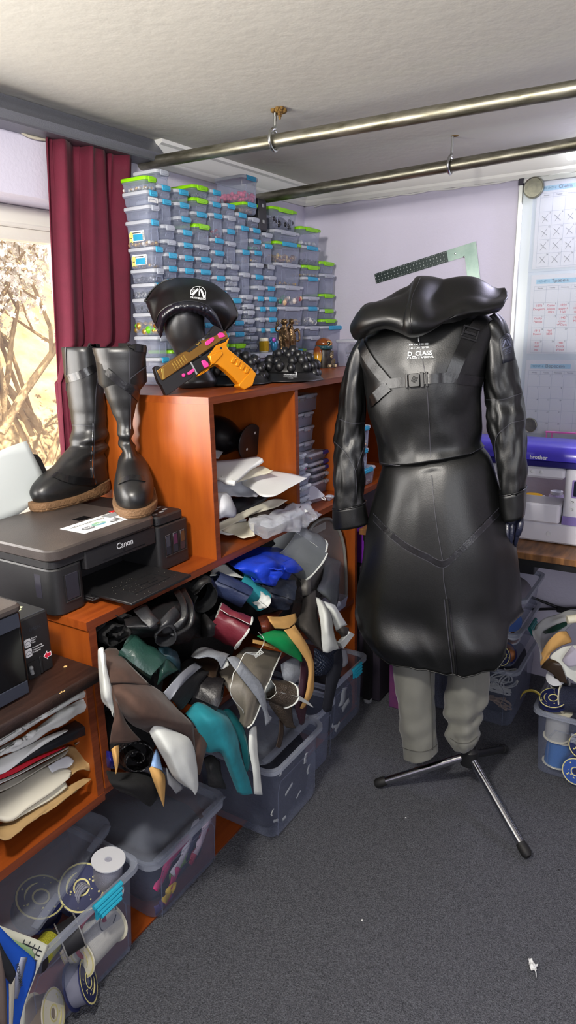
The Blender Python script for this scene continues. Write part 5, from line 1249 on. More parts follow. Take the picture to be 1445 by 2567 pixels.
cloth('leather_piece', 'blue-green leather flap behind the green corner', L_, F1, [[(680, 830, 1.05), (790, 830, 1.03), (890, 880, 1.03)], [(720, 910, 1.02), (830, 920, 1.0), (920, 980, 1.01)], [(770, 970, 1.01), (860, 1020, 1.0), (932, 1110, 1.01)]], leather('leather_blue_green', '#27404a', .4), .002, .003)
cloth('fabric_strip', 'white-backed strip hanging down the cherry upright', L_, F3, [[(70, 180, 1.03), (78, 115, 1.02), (120, 105, 1.0), (160, 170, 1.0)], [(80, 330, 1.02), (110, 330, .985), (150, 340, .98), (175, 350, .985)], [(95, 600, 1.01), (140, 610, .975), (200, 600, .97), (235, 620, .975)], [(115, 690, 1.01), (170, 720, .98), (230, 760, .975), (260, 780, .975)], [(200, 780, .99), (225, 830, .98), (240, 870, .98), (255, 900, .98)]], wht, .002, .003)
cloth('suede_piece', 'dark brown suede fold at top of the big brown piece', L_, F3, [[(140, 130, 1.10), (200, 105, 1.10), (270, 110, 1.10)], [(170, 300, 1.01), (300, 300, 1.0), (450, 310, 1.0)], [(210, 490, .975), (420, 492, .965), (650, 520, .975)]], sued, .002, .003)
cloth('suede_piece', 'big brown suede piece rolling forward over the bins', L_, F3, [[(215, 480, .985), (400, 490, .975), (620, 500, .98), (800, 600, .99)], [(260, 640, .965), (450, 640, .925), (700, 680, .92), (950, 780, .955)], [(340, 820, .965), (520, 830, .905), (780, 850, .90), (1100, 920, .94)], [(450, 960, .97), (600, 950, .92), (860, 950, .905), (1125, 1000, .935)], [(640, 1040, .975), (760, 1000, .94), (950, 1040, .925), (1140, 1240, .94)]], sued, .002, .004, 10, 8)
cloth('suede_piece', 'brown suede corner hanging at the cherry upright', L_, F3, [[(205, 500, .98), (240, 560, .975), (260, 620, .975)], [(250, 800, .965), (300, 810, .955), (350, 850, .96)], [(225, 980, .96), (330, 990, .95), (440, 1010, .955)], [(200, 1160, .965), (350, 1150, .955), (545, 1120, .96)]], sued, .002, .003)
cloth('suede_piece', 'turned-back white underside of the big brown suede', L_, F3, [[(635, 1020, .925), (700, 958, .915), (850, 990, .91), (1060, 1090, .915), (1135, 1230, .925)], [(680, 1130, .92), (780, 1110, .895), (920, 1130, .89), (1060, 1180, .895), (1150, 1320, .915)], [(770, 1310, .92), (860, 1290, .885), (980, 1300, .88), (1080, 1380, .885), (1170, 1450, .905)], [(900, 1530, .92), (960, 1520, .89), (1040, 1530, .885), (1120, 1560, .885), (1178, 1600, .90)], [(1020, 1630, .92), (1060, 1650, .90), (1100, 1680, .895), (1140, 1720, .895), (1160, 1690, .90)]], wht, .002, .004, 9, 8)
cloth('suede_piece', 'brown suede end seen behind the white underside', L_, F3, [[(1120, 980, .96), (1200, 1000, .955), (1300, 1045, .955)], [(1140, 1230, .94), (1200, 1200, .935), (1265, 1200, .94)], [(1155, 1420, .93), (1180, 1400, .93), (1215, 1400, .93)], [(1170, 1500, .93), (1180, 1500, .93), (1190, 1495, .93)]], sued, .002, .002)
quil = mat('quilted_black', '#1a1a1c', .4)
def quilt(m, s=70):
    nt = m.node_tree; n, L = nt.nodes, nt.links; tc = n.new('ShaderNodeTexCoord'); mp = n.new('ShaderNodeMapping'); mp.inputs['Rotation'].default_value = (0, .78, .3); L.new(tc.outputs['Object'], mp.inputs[0])
    ws = []
    for ax_ in ('X', 'Z'):
        w = n.new('ShaderNodeTexWave'); w.bands_direction = ax_; w.inputs['Scale'].default_value = s; w.wave_profile = 'SIN'; L.new(mp.outputs[0], w.inputs[0]); ws.append(w)
    mm = n.new('ShaderNodeMath'); mm.operation = 'MULTIPLY'; L.new(ws[0].outputs['Fac'], mm.inputs[0]); L.new(ws[1].outputs['Fac'], mm.inputs[1])
    bp = n.new('ShaderNodeBump'); bp.inputs['Strength'].default_value = 1; bp.inputs['Distance'].default_value = .004; L.new(mm.outputs[0], bp.inputs['Height']); L.new(bp.outputs[0], n['Principled BSDF'].inputs['Normal'])
quilt(quil, 38)
croll('fabric_roll', 'black quilted roll below the brown suede corner', L_, F3, (420, 1270, 1.30), (500, 1330, .985), (.052, .05), quil, 2, .85, 0, rum=.002)
cloth('fabric_piece', 'black plush cloth lowest at the left, over the second bin', L_, F3, [[(170, 1440, 1.02), (350, 1480, 1.0), (550, 1470, .99), (680, 1500, 1.0)], [(200, 1580, .98), (380, 1600, .955), (580, 1600, .95), (740, 1640, .97)], [(260, 1660, .985), (450, 1700, .955), (600, 1740, .955), (730, 1740, .96)], [(300, 1690, 1.0), (500, 1750, .97), (640, 1850, .965), (720, 1780, .97)]], mat('plush_black', '#0b0b0c', .95, bump=.1, bscale=300), .003, .005)
cloth('leather_piece', 'navy scrap beside the cherry upright, low down', L_, F3, [[(160, 1235, 1.03), (200, 1240, 1.02), (250, 1260, 1.02)], [(160, 1330, 1.02), (200, 1340, 1.0), (250, 1350, 1.0)], [(170, 1420, 1.03), (210, 1430, 1.02), (255, 1430, 1.02)]], leather('leather_navy', '#1b1c6a', .45), .002, .001)
cloth('leather_piece', 'tan tongue of leather beside the navy scrap', L_, F3, [[(215, 1220, .965), (250, 1190, .96), (302, 1170, .965)], [(235, 1330, .96), (270, 1320, .95), (303, 1310, .955)], [(255, 1420, .96), (272, 1420, .955), (288, 1410, .955)], [(263, 1490, .96), (266, 1492, .96), (270, 1485, .96)]], tan, .002, .001)
cloth('leather_piece', 'pale blue scrap above the long tan point', L_, F3, [[(670, 1300, .965), (710, 1215, .965), (745, 1290, .96)], [(660, 1360, .95), (710, 1350, .945), (770, 1400, .945)], [(645, 1410, .95), (700, 1420, .94), (785, 1450, .94)]], leather('leather_pale_blue', '#8fb0de', .5), .002, .001)
cloth('leather_piece', 'long pointed tan leather strip hanging over the second bin', L_, F3, [[(630, 1430, .95), (670, 1405, .945), (740, 1430, .94), (812, 1500, .945)], [(665, 1540, .945), (710, 1530, .935), (770, 1540, .93), (815, 1580, .94)], [(710, 1660, .945), (745, 1660, .935), (780, 1660, .935), (808, 1680, .94)], [(785, 1840, .945), (788, 1846, .945), (791, 1846, .945), (795, 1835, .945)]], tan, .002, .001)
cloth('fabric_piece', 'grey ragged scrap beside the long tan point', L_, F3, [[(825, 1420, .96), (850, 1480, .955), (900, 1540, .955)], [(830, 1530, .95), (890, 1580, .945), (1000, 1640, .945)], [(835, 1600, .95), (880, 1640, .945), (930, 1710, .945)]], mat('grey_felt', '#7f8084', .9), .002, .002)
cloth('fabric_stack', 'stack of black fabric with reflective stripe across it', L_, F1, [[(870, 1080, 1.06), (1010, 960, 1.05), (1200, 1060, 1.05)], [(780, 1250, 1.0), (950, 1150, .985), (1220, 1085, 1.0)], [(740, 1320, .985), (900, 1330, .97), (1110, 1240, .985)], [(860, 1400, .985), (930, 1480, .98), (1060, 1330, .985)]], bkm, .012, .005, 14)
cloth('reflective_strip', 'grey reflective stripe lying across the black fabric stack', 'reflective strip', F1, [[(745, 1305, .968), (900, 1130, .965), (1000, 1040, .985), (1075, 990, 1.02)], [(780, 1350, .964), (930, 1190, .958), (1040, 1080, .98), (1112, 1012, 1.012)], [(812, 1392, .962), (890, 1280, .955), (1020, 1140, .975), (1150, 1032, 1.005)]], mat('reflective_grey', '#7f828a', .5, .1), .0015, .001)
for k in range(4):
    cloth('leather_piece', 'folded dark brown leather, %s of four layers' % ['top', 'second', 'third', 'lowest'][k], L_, F1, [[(1000 + 10*k, 960 + 18*k, 1.10), (1150, 930 + 20*k, 1.08), (1340 - 12*k, 955 + 26*k, 1.04)], [(1060 + 10*k, 1060 + 20*k, 1.05), (1180, 1040 + 22*k, 1.02), (1310 - 12*k, 1060 + 26*k, 1.0)], [(1180, 1200 + 8*k, 1.0 + .004*k), (1230, 1180 + 16*k, .985 + .004*k), (1280 - 14*k, 1170 + 20*k, .975 + .005*k)]], leather('leather_dark_brown', '#35291f', .35), .003, .003)
cloth('fabric_piece', 'grey woollen scrap under the burgundy roll', L_, F1, [[(1030, 935, 1.02), (1150, 825, 1.05), (1300, 870, 1.02), (1430, 905, 1.0)], [(1080, 950, .99), (1200, 900, .985), (1320, 915, .975), (1400, 950, .97)], [(1120, 950, .985), (1220, 935, .975), (1300, 960, .965), (1345, 1060, .965)]], den, .002, .004)
croll('leather_roll', 'black leather roll showing its coiled edge, above the teal suede', L_, F4, (100, 640, 1.25), (340, 720, .97), (.048, .058), leather('leather_coil_black', '#1b191b', .4), 5, .9, .2, rum=.002, seed=8)
croll('fabric_roll', 'burgundy leatherette roll with frayed grey end', L_, F2, (120, 780, 1.36), (365, 915, 1.0), (.068, .074), leather('leatherette_burgundy', '#6b2430', .42), 3, .62, .95, em=wht, rum=.003, seed=2)
croll('fabric_roll', 'navy leatherette roll above the burgundy roll', L_, F2, (110, 470, 1.40), (385, 595, 1.06), (.05, .052), leather('leatherette_navy', '#2a3350', .32), 4, .72, .5, rum=.002, seed=6)
croll('leather_roll', 'slim teal leather roll with white lining showing, under the cobalt bundle', L_, F2, (330, 450, 1.38), (545, 640, 1.05), (.034, .036), teal, 1, .9, .3, rum=.002)
croll('fabric_roll', 'white lining curled inside the slim teal roll', L_, F2, (480, 600, 1.14), (555, 655, 1.035), (.027, .030), wht, 3, .9, .3, rum=.002)
cloth('fabric_piece', 'white cloth wedge between shelf edge and cobalt bundle', L_, F2, [[(95, 375, 1.16), (150, 330, 1.16), (215, 310, 1.16)], [(95, 395, 1.14), (220, 390, 1.13), (330, 400, 1.12)], [(90, 412, 1.13), (250, 415, 1.12), (412, 440, 1.10)]], wht, .002, .002)
cob = leather('leatherette_cobalt', '#1c3fc4', .4)
cloth('fabric_piece', 'cobalt blue leatherette bundle under the bookcase shelf', L_, F2, [[(230, 300, 1.2), (380, 200, 1.2), (540, 155, 1.2), (700, 190, 1.17), (815, 225, 1.1)], [(300, 340, 1.10), (450, 290, 1.07), (580, 260, 1.06), (700, 300, 1.06), (760, 300, 1.07)], [(390, 420, 1.08), (470, 380, 1.03), (600, 320, 1.02), (700, 340, 1.03), (780, 385, 1.05)], [(440, 440, 1.09), (520, 470, 1.03), (590, 490, 1.02), (650, 500, 1.03), (740, 440, 1.05)]], cob, .004, .009, 15, 9)
cloth('fabric_piece', 'pointed cobalt fold lying on the cobalt bundle', L_, F2, [[(700, 300, 1.045), (780, 270, 1.05), (840, 320, 1.05)], [(720, 350, 1.02), (800, 335, 1.025), (873, 362, 1.04)], [(740, 385, 1.02), (800, 395, 1.025), (850, 378, 1.04)]], cob, .003, .004)
croll('fabric_roll', 'folded end of cobalt leatherette coiled at the front', L_, F2, (480, 400, 1.15), (650, 430, 1.02), (.034, .036), cob, 3, .6, .9, rum=.003)
croll('fabric_roll', 'navy nylon roll with gathered coiled end under the cobalt bundle', L_, F2, (480, 500, 1.38), (755, 590, 1.03), (.055, .060), mat('nylon_navy', '#161d2c', .45, bump=.2, bscale=60), 4, .9, .2, rum=.007, seed=4)
croll('vinyl_roll', 'large grey vinyl roll with white frayed rim, right of the cobalt bundle', L_, F2, (700, 90, 1.40), (945, 270, 1.07), (.062, .07), gry, 1, 1.25, .75, em=wht, rum=.003, seed=7)
cloth('vinyl_piece', 'grey vinyl sheet hanging behind the large grey roll', L_, F5, [[(330, 400, 1.17), (410, 430, 1.15), (492, 470, 1.14)], [(290, 640, 1.10), (380, 640, 1.08), (480, 650, 1.09)], [(240, 760, 1.07), (360, 800, 1.05), (475, 830, 1.07)], [(330, 850, 1.06), (400, 920, 1.05), (445, 965, 1.06)]], gry, .0025, .004)
cloth('vinyl_piece', 'small folded grey-tan vinyl corner below the grey roll', L_, F5, [[(60, 630, 1.07), (120, 620, 1.06), (172, 655, 1.06)], [(70, 740, 1.05), (125, 730, 1.035), (172, 740, 1.04)], [(80, 830, 1.05), (130, 825, 1.04), (170, 822, 1.045)]], leather('vinyl_taupe', '#6a6761', .5), .003, .003)
dks = mat('suede_charcoal', '#3b3733', .85, var=.15, vscale=40)
cloth('suede_piece', 'charcoal suede with gold sheen draping beside the white flaps', L_, F5, [[(90, 840, 1.06), (150, 790, 1.05), (225, 770, 1.05)], [(50, 1030, 1.02), (150, 1000, .99), (240, 980, 1.0)], [(0, 1130, 1.01), (130, 1180, .955), (270, 1160, .97)], [(130, 1270, .98), (220, 1310, .945), (285, 1300, .95)], [(230, 1380, .96), (280, 1410, .945), (310, 1430, .945)]], dks, .002, .003)
cloth('suede_piece', 'long white-backed flap of the charcoal suede', L_, F5, [[(222, 840, .995), (260, 850, .985), (310, 890, .99)], [(255, 1020, .955), (330, 1000, .935), (398, 1060, .95)], [(280, 1200, .94), (350, 1190, .92), (420, 1230, .935)], [(285, 1310, .94), (380, 1350, .92), (480, 1385, .93)], [(300, 1430, .94), (360, 1442, .93), (432, 1410, .932)]], wht, .002, .004)
cloth('suede_piece', 'white-backed arm of suede pointing right over the far bin', L_, F5, [[(290, 880, 1.02), (370, 905, 1.01), (430, 925, 1.01)], [(370, 1020, 1.0), (430, 1000, .98), (500, 1040, .985)], [(440, 1210, .985), (500, 1170, .965), (562, 1140, .975)]], wht, .002, .002)
cloth('suede_piece', 'dark cuff end of the white-backed arm', L_, F5, [[(445, 1210, .98), (510, 1160, .965), (575, 1170, .975)], [(480, 1240, .97), (530, 1220, .955), (590, 1230, .965)], [(510, 1290, .97), (560, 1270, .96), (605, 1245, .965)]], dks, .002, .002)
mbx = MB(); P = [at(*F5(x, y), Y=d) for x, y, d in ((485, 1340, .955), (597, 1217, .955), (640, 1245, .955), (520, 1397, .955))]
mbx.loft([[p + V((.004, .014, 0)) for p in P], P]); solo('carton', mbx, wht, 'small white carton end below the dark cuff', 'box')
cloth('leather_piece', 'shiny russet leather scrap right of the burgundy roll', L_, F2, [[(490, 765, 1.05), (600, 720, 1.06), (710, 700, 1.07)], [(515, 830, 1.01), (590, 800, 1.0), (660, 770, 1.02)], [(525, 890, 1.01), (590, 915, .995), (645, 885, 1.0)]], leather('leather_russet', '#5f2c1c', .25), .002, .006)
cloth('suede_piece', 'tan suede offcut folded at the top of the tan strip', L_, F2, [[(580, 750, 1.0), (700, 760, 1.0), (815, 728, 1.0)], [(600, 800, .98), (700, 800, .975), (822, 795, .98)], [(640, 860, .975), (720, 860, .965), (760, 850, .965)]], tan, .002, .004)
cloth('suede_piece', 'long tan suede strip running down between green leather and navy quilting', L_, F2, [[(715, 870, .965), (770, 855, .965), (805, 825, .97)], [(780, 960, .95), (840, 920, .945), (880, 940, .95)], [(850, 1050, .94), (900, 1030, .935), (930, 1030, .94)], [(920, 1190, .935), (950, 1170, .93), (970, 1180, .935)], [(900, 1400, .935), (930, 1400, .93), (960, 1390, .935)], [(850, 1530, .94), (870, 1535, .94), (890, 1520, .94)]], tan, .002, .002)
cloth('suede_piece', 'tan suede edge peeping under the green leather', L_, F2, [[(455, 950, .975), (550, 970, .97), (650, 1020, .97)], [(455, 980, .972), (540, 1000, .967), (635, 1030, .967)]], tan, .002, .001)
cloth('leather_piece', 'bright green leather triangle in the middle of the heap', L_, F2, [[(490, 920, .975), (600, 880, .98), (720, 870, .985), (850, 890, .985)], [(560, 965, .96), (660, 950, .95), (760, 950, .95), (862, 980, .965)], [(680, 1040, .955), (740, 1050, .945), (800, 1050, .945), (865, 1060, .955)], [(800, 1110, .955), (830, 1125, .95), (850, 1135, .95), (868, 1140, .952)]], leather('leather_green', '#0c8a4a', .45), .002, .003)
cloth('vinyl_piece', 'wide khaki vinyl with frayed white edge below the burgundy roll', L_, F4, [[(340, 470, 1.02), (480, 340, 1.02), (600, 240, 1.02), (760, 250, 1.01), (935, 285, 1.0)], [(400, 600, .98), (540, 500, .96), (680, 420, .95), (780, 430, .95), (865, 450, .955)], [(480, 740, .955), (600, 660, .93), (700, 600, .925), (740, 600, .925), (790, 620, .935)], [(540, 880, .95), (600, 840, .925), (660, 800, .92), (690, 810, .92), (735, 790, .93)], [(530, 940, .955), (570, 990, .935), (610, 1005, .93), (650, 970, .925), (690, 900, .93)]], kh, .0025, .003, 10, 8)
P = [at(*F4(x, y), Y=d) for x, y, d in ((935, 285, .996), (900, 370, .965), (862, 450, .95), (820, 560, .938), (785, 630, .93), (745, 760, .925), (700, 880, .925), (660, 965, .92), (610, 1008, .926))]
o = solo('fringe', MB().tube(cr(P, 6), [.0014 + .0012*abs(sin(i*2.1)) for i in range(49)], 6), wht, 'frayed white selvedge along the khaki vinyl edge', 'fringe')
cloth('denim_strip', 'grey denim strip draped across the khaki vinyl', L_, F4, [[(415, 340, .965), (470, 325, .965), (525, 335, .965)], [(520, 490, .935), (590, 450, .93), (650, 470, .935)], [(640, 640, .92), (700, 600, .915), (745, 585, .92)], [(710, 740, .915), (750, 740, .91), (785, 730, .915)], [(770, 870, .918), (790, 860, .915), (812, 870, .918)], [(785, 985, .92), (820, 960, .917), (850, 910, .92)]], den, .002, .002)
cloth('fabric_piece', 'white printed scrap at the top of the denim strip', L_, F4, [[(300, 340, .99), (360, 320, .985), (420, 330, .98)], [(350, 390, .975), (390, 380, .97), (430, 390, .965)], [(360, 450, .97), (390, 440, .965), (435, 410, .965)]], wht, .002, .005)
croll('leather_piece', 'pebbled dark brown leather curling forward over the third bin', L_, F4, (800, 640, 1.05), (985, 690, .93), (.03, .04), leather('leather_pebbled', '#40362c', .4, bump=.6, bscale=260), 1, .9, .3, em=wht, rum=.002)
cloth('leather_piece', 'hanging tail of the pebbled brown leather', L_, F4, [[(790, 680, .965), (900, 620, .94), (1030, 650, .935)], [(830, 800, .95), (940, 780, .93), (1035, 800, .935)], [(900, 900, .945), (980, 920, .93), (1045, 940, .935)], [(980, 1000, .94), (1030, 1010, .935), (1075, 1010, .935)]], mat('leather_pebbled'), .002, .002)
cloth('fabric_strip', 'pointed white strip jutting from the pebbled leather', L_, F4, [[(1050, 690, .925), (1075, 680, .925)], [(1090, 735, .92), (1140, 720, .92)], [(1170, 775, .918), (1200, 765, .918)], [(1235, 812, .918), (1240, 808, .918)]], wht, .0015, .001)
cloth('fabric_piece', 'fine grey cloth behind the pebbled leather', L_, F4, [[(930, 400, .985), (1030, 340, .985), (1130, 320, .985)], [(940, 490, .97), (1050, 470, .955), (1155, 470, .965)], [(960, 560, .965), (1020, 570, .955), (1060, 590, .955)]], den, .002, .003)
cloth('leather_piece', 'dark burgundy leather panel behind the tan strip', L_, F4, [[(1130, 340, .965), (1190, 360, .96), (1235, 420, .96)], [(1100, 600, .955), (1160, 600, .945), (1215, 600, .95)], [(1060, 760, .95), (1110, 800, .945), (1180, 800, .945)], [(1110, 970, .948), (1130, 980, .945), (1155, 960, .945)]], leather('leather_dark_burgundy', '#38202a', .4), .002, .002)
cloth('suede_piece', 'teal suede piece pouring down over the bins', L_, F4, [[(20, 870, .985), (120, 765, .98), (250, 790, .97), (385, 835, .97)], [(120, 1000, .955), (230, 930, .925), (350, 910, .92), (470, 960, .94)], [(220, 1230, .955), (320, 1130, .92), (410, 1080, .91), (520, 1110, .93)], [(360, 1240, .935), (410, 1240, .912), (470, 1240, .908), (545, 1250, .92)], [(450, 1480, .935), (500, 1470, .915), (560, 1470, .91), (620, 1470, .92)], [(515, 1630, .935), (560, 1645, .922), (610, 1645, .92), (668, 1635, .925)]], teal, .002, .003, 10, 8)
cloth('suede_piece', 'glossy teal underside turned along the teal suede', L_, F4, [[(380, 835, .975), (440, 825, .97), (500, 870, .97)], [(440, 960, .955), (520, 960, .95), (580, 1000, .95)], [(530, 1120, .945), (590, 1130, .94), (625, 1200, .94)], [(560, 1260, .94), (610, 1270, .935), (642, 1300, .935)], [(600, 1420, .935), (615, 1425, .933), (632, 1400, .933)]], leather('leather_teal', '#0d5a5e', .35), .002, .003)
cloth('fabric_strip', 'plain white strip hanging beside the teal suede', L_, F4, [[(625, 1040, .945), (660, 1000, .94), (695, 985, .945)], [(625, 1200, .935), (665, 1190, .93), (710, 1180, .935)], [(660, 1400, .93), (695, 1400, .926), (730, 1400, .93)], [(678, 1638, .93), (715, 1642, .928), (753, 1642, .93)]], wht, .002, .002)
nq = mat('quilted_navy', '#1d2638', .4); quilt(nq, 34)
cloth('fabric_piece', 'navy quilted leatherette under the white-backed flap', L_, F5, [[(205, 1390, .985), (330, 1420, .975), (470, 1400, .985)], [(205, 1540, .965), (320, 1560, .945), (430, 1560, .96)], [(215, 1690, .965), (280, 1690, .955), (340, 1670, .96)]], nq, .002, .002)
cloth('fabric_strip', 'dark navy strip hanging to the floor side of the far bin', L_, F5, [[(380, 1500, .975), (440, 1430, .97), (500, 1390, .97)], [(340, 1680, .96), (430, 1640, .95), (512, 1580, .955)], [(320, 1860, .955), (390, 1850, .945), (450, 1800, .95)], [(290, 2030, .955), (330, 2080, .95), (390, 2060, .95)]], mat('navy_cloth', '#10131f', .8), .002, .002)
cloth('fabric_strip', 'pale grey strip beside the dark navy strip', L_, F5, [[(500, 1410, .985), (540, 1410, .985), (560, 1460, .985)], [(515, 1600, .975), (545, 1580, .97), (572, 1540, .975)]], mat('grey_felt'), .002, .002)
cloth('fabric_piece', 'black cloth scraps bunched behind the teal suede', L_, F4, [[(190, 1290, .975), (260, 1260, .97), (330, 1330, .97)], [(220, 1430, .955), (290, 1420, .94), (370, 1480, .95)], [(240, 1560, .955), (320, 1580, .945), (420, 1590, .95)]], bkm, .002, .01, 20)
cloth('fabric_strip', 'thin dark leather strap hanging into the third bin', L_, F4, [[(915, 930, .945), (955, 950, .945)], [(915, 1050, .938), (960, 1060, .938)], [(893, 1170, .937), (935, 1180, .937)], [(890, 1185, .937), (912, 1200, .937)]], leather('leather_dark_brown'), .002, .001)
P = [at(*F4(x, y), Y=d) for x, y, d in ((715, 95, .985), (765, 150, .96), (760, 220, .945), (700, 290, .935), (600, 290, .93), (560, 340, .928), (520, 430, .925), (480, 480, .92), (465, 560, .918), (445, 650, .918), (480, 740, .92), (560, 830, .925), (572, 865, .928))]
mb = MB().tube(cr(P, 8), .0010, 6)
for k in range(5): mb.tube(cr([P[3] + V((.004*k, 0, 0)), P[3] + V((-.012 + .008*k, -.006, -.008)), P[3] + V((-.02, -.004, .004)), P[4]], 5), .0010, 5)
solo('loose_thread', mb, wht, 'knotted white thread trailing from the burgundy roll across the khaki vinyl', 'thread')
# added dark filler rolls that keep the gaps behind the fabrics dark
for k, (x0, z0, r, lb_) in enumerate([(1.12, .60, .11, 'left'), (1.45, .58, .11, 'middle'), (1.80, .58, .11, 'right'), (2.08, .58, .10, 'far right'), (1.3, .78, .075, 'upper left'), (1.75, .76, .075, 'upper right'), (1.01, .54, .06, 'lowest left'), (1.02, .68, .06, 'beside the cherry upright')]):
    mb = MB(); rows = []
    for i in range(9):
        y = (1.18 if k < 6 else 1.07) + .40*i/8; rows.append([(x0 + (r + .006*noise.noise(V((a*2, y*4, k))))*cos(a), y, z0 + (r + .006*noise.noise(V((a*2, y*4, k))))*sin(a)*.95) for a in [2*PI*j/26 for j in range(26)]])
    mb.loft(rows); solo('fabric_roll', mb, bkm, 'dark filler roll added deep in the fabric shelf, %s of the eight' % lb_, 'fabric')

# ---------------------------------------------------------------- big clear bins on the floor
m_bin = clear('bin_plastic', '#8f97b0', .10, .18, .45)
m_rim = clear('bin_rim', '#aeb4c2', .32, .25, .4)
TUBS = []
m_teal = mat('clip_teal', '#2aa8c4', .4)
def tub(label, x0, x1, y0, y1, h, z0=.0045, group='clear bins on the floor', face='Y', tp=.022, clip=None, name='storage_bin'):
    cx, cy, w, d = (x0+x1)/2, (y0+y1)/2, x1-x0, y1-y0
    t = thing(name, label, 'storage bin', (cx, cy, z0), group); TUBS.append(t)
    def rr(e, z, r): return [(x, y, z) for x, y in rrect(w - 2*e, d - 2*e, r, 5, cx, cy)]
    r = .035; zt = z0 + h
    mb = MB(); mb.loft([rr(tp + .008, z0, r*.8), rr(tp, z0 + .006, r), rr(.012, zt - .02, r), rr(.010, zt - .002, r)], cap=(True, False))
    ff = y0 if face == 'Y' else x0     # embossed panel line on the front
    P = []
    for u, v in ((-.36, 0.02), (-.36, .62), (-.32, .74), (.32, .74), (.36, .62), (.36, .02)):
        e = tp + (.012 - tp)*v + .0005
        P.append((cx + u*w, y0 + e, z0 + h*v) if face == 'Y' else (x0 + e, cy + u*d, z0 + h*v))
    mb.tube(P, .0014, 5)
    obj('body', mb, m_bin, t, 50)
    mb = MB(); mb.loft([rr(.011, zt - .016, r), rr(-.002, zt - .015, r), rr(-.002, zt - .001, r), rr(.002, zt, r), rr(.010, zt - .001, r), rr(.012, zt - .014, r)], cap=(False, False)); obj('rim', mb, m_rim, t, 50)
    if clip:
        mb = MB(); cu, cw = clip; ux, uy = (1, 0) if face == 'Y' else (0, 1)
        M = frame((cx + cu*w, y0 - .003, zt - .012), (1, 0, 0), z=(0, -1, 0)) if face == 'Y' else frame((x0 - .003, cy + cu*d, zt - .012), (0, -1, 0), z=(-1, 0, 0))
        for k in range(4): mb.tube([M @ V((-cw/2 + .004*k, .012 - .010*k, .002 + .002*k)), M @ V((cw/2 - .004*k, .012 - .010*k, .002 + .002*k))], .0062, 8)
        mb.box(-cw/2 + .003, cw/2 - .003, -.024, .014, -.0005, .004, M)
        obj('clip', mb, m_teal, t, 40)
    return t
def tublid(label, w, d, M, par=None):
    mb = MB(); r = .045
    def rr(e, z, q=None): return [(x, y, z) for x, y in rrect(w - 2*e, d - 2*e, q or r, 6)]
    mb.loft([rr(.0, -.012), rr(.0, -.002), rr(.003, 0), rr(.022, 0), rr(.026, -.005), rr(.05, -.005, .03), rr(.053, -.002, .03)], M=M)
    for u in (-.30, .30):
        mb.box(u*w - .045, u*w + .045, -d/2 - .001, -d/2 + .016, -.001, .004, M, c=.001)
    o = obj('lid' if par else 'bin_lid', mb, clear('bin_lid_plastic', '#a2a8b6', .16, .15, .4), par, 50)
    return o if par else tag(o, label, 'bin lid', 'lids of the clear bins')
cream = mat('spool_cream'); moon = mat('spool_navy_print', '#1c2350', .45); starm = mat('spool_stars', '#d8cf8a', .5)
def spool(label, M, r, h, thread, flange, deco=False, group='spools in the floor bins', hub=.28, k=1.0):
    o = M.translation; t = thing('ribbon_spool' if deco else 'thread_spool', label, 'spool', o, group)
    obj('thread', MB().lathe([(r*.3, .003), (r*.86*k, .0031), (r*.86*k, h - .0031), (r*.3, h - .003)], M, 28), thread, t, 40)
    for z, s_ in ((0, 0), (h - .003, 1)):
        fl = obj('flange', MB().lathe([(r*hub, z), (r, z), (r, z + .003), (r*hub, z + .003), (r*hub, z)], M, 32, (False, False)), flange, t, 30)
        if deco and s_:
            mb = MB(); zz = z + .0031
            mb.lathe([(r*.9, zz), (r*.97, zz + .0004), (r*.9, zz + .0006)], M, 32, (False, False)); mb.lathe([(r*hub, zz), (r*hub*1.25, zz + .0006), (r*hub*1.26, zz)], M, 24, (False, False))
            rs_ = random.Random(int(r*1e4)); 
            for q in range(14):
                a, rr_ = rs_.uniform(0, 6.3), r*rs_.uniform(.42, .85); mb.lathe([(.0012 + .0008*(q % 3), 0), (.0004, .0005)], M @ TR(rr_*cos(a), rr_*sin(a), zz), 5)
            P = [M @ V((r*.62*cos(a), r*.62*sin(a), zz + .0006)) for a in [.3 + .12*i for i in range(14)]]; mb.tube(P, [.0006 + .0022*sin(PI*i/13) for i in range(14)], 5, flat=.3)
            obj('star_print', mb, starm, fl, 40)
    obj('hub', MB().lathe([(r*hub, 0), (r*hub, h), (r*hub*.8, h), (r*hub*.8, 0)], M, 20, (False, False)), flange, t, 40)
    return t
silver = mat('silver_thread', '#a9aab8', .3, .5, bump=.5, bscale=600); whitet = mat('white_thread', '#dcdcd8', .7, bump=.6, bscale=500, col2='#c4c4c2', vscale=60, stretch=(1, 1, 25)); spw = mat('spool_white', '#d9dade', .4)
def disc(cx, cy, z, ax, up=(0, 0, 1)):
    return frame((cx, cy, z), V(ax).orthogonal(), z=ax)
# bin with spools, lid pushed back
tub('clear bin of thread and ribbon spools at lower left, teal clip in front', .60, .972, 1.052, 1.40, .247, clip=(.18, .085))
tublid('', .375, .30, Matrix.Translation((.80, 1.275, .302)) @ Matrix.Rotation(.30, 4, 'Z') @ Matrix.Rotation(.16, 4, 'X'), TUBS[0])
spool('big white spool of silver thread standing in the corner of the lower left bin', TR(.905, 1.112, .185, 0, .12, .05), .040, .098, silver, spw)
spool('navy star-printed ribbon spool leaning behind the white spool', disc(.86, 1.16, .20, (-.25, -.6, .75)), .055, .05, mat('ribbon_silver', '#b9b9c0', .3, .6), moon, True)
spool('navy star-printed spool lying under the pushed-back lid', disc(.77, 1.20, .20, (.1, -.35, .93)), .058, .05, mat('ribbon_navy', '#1d2144', .5), moon, True)
spool('large white ribbon roll lying low in the lower left bin', disc(.90, 1.105, .105, (-1, -.12, .1)), .052, .12, whitet, cream, True)
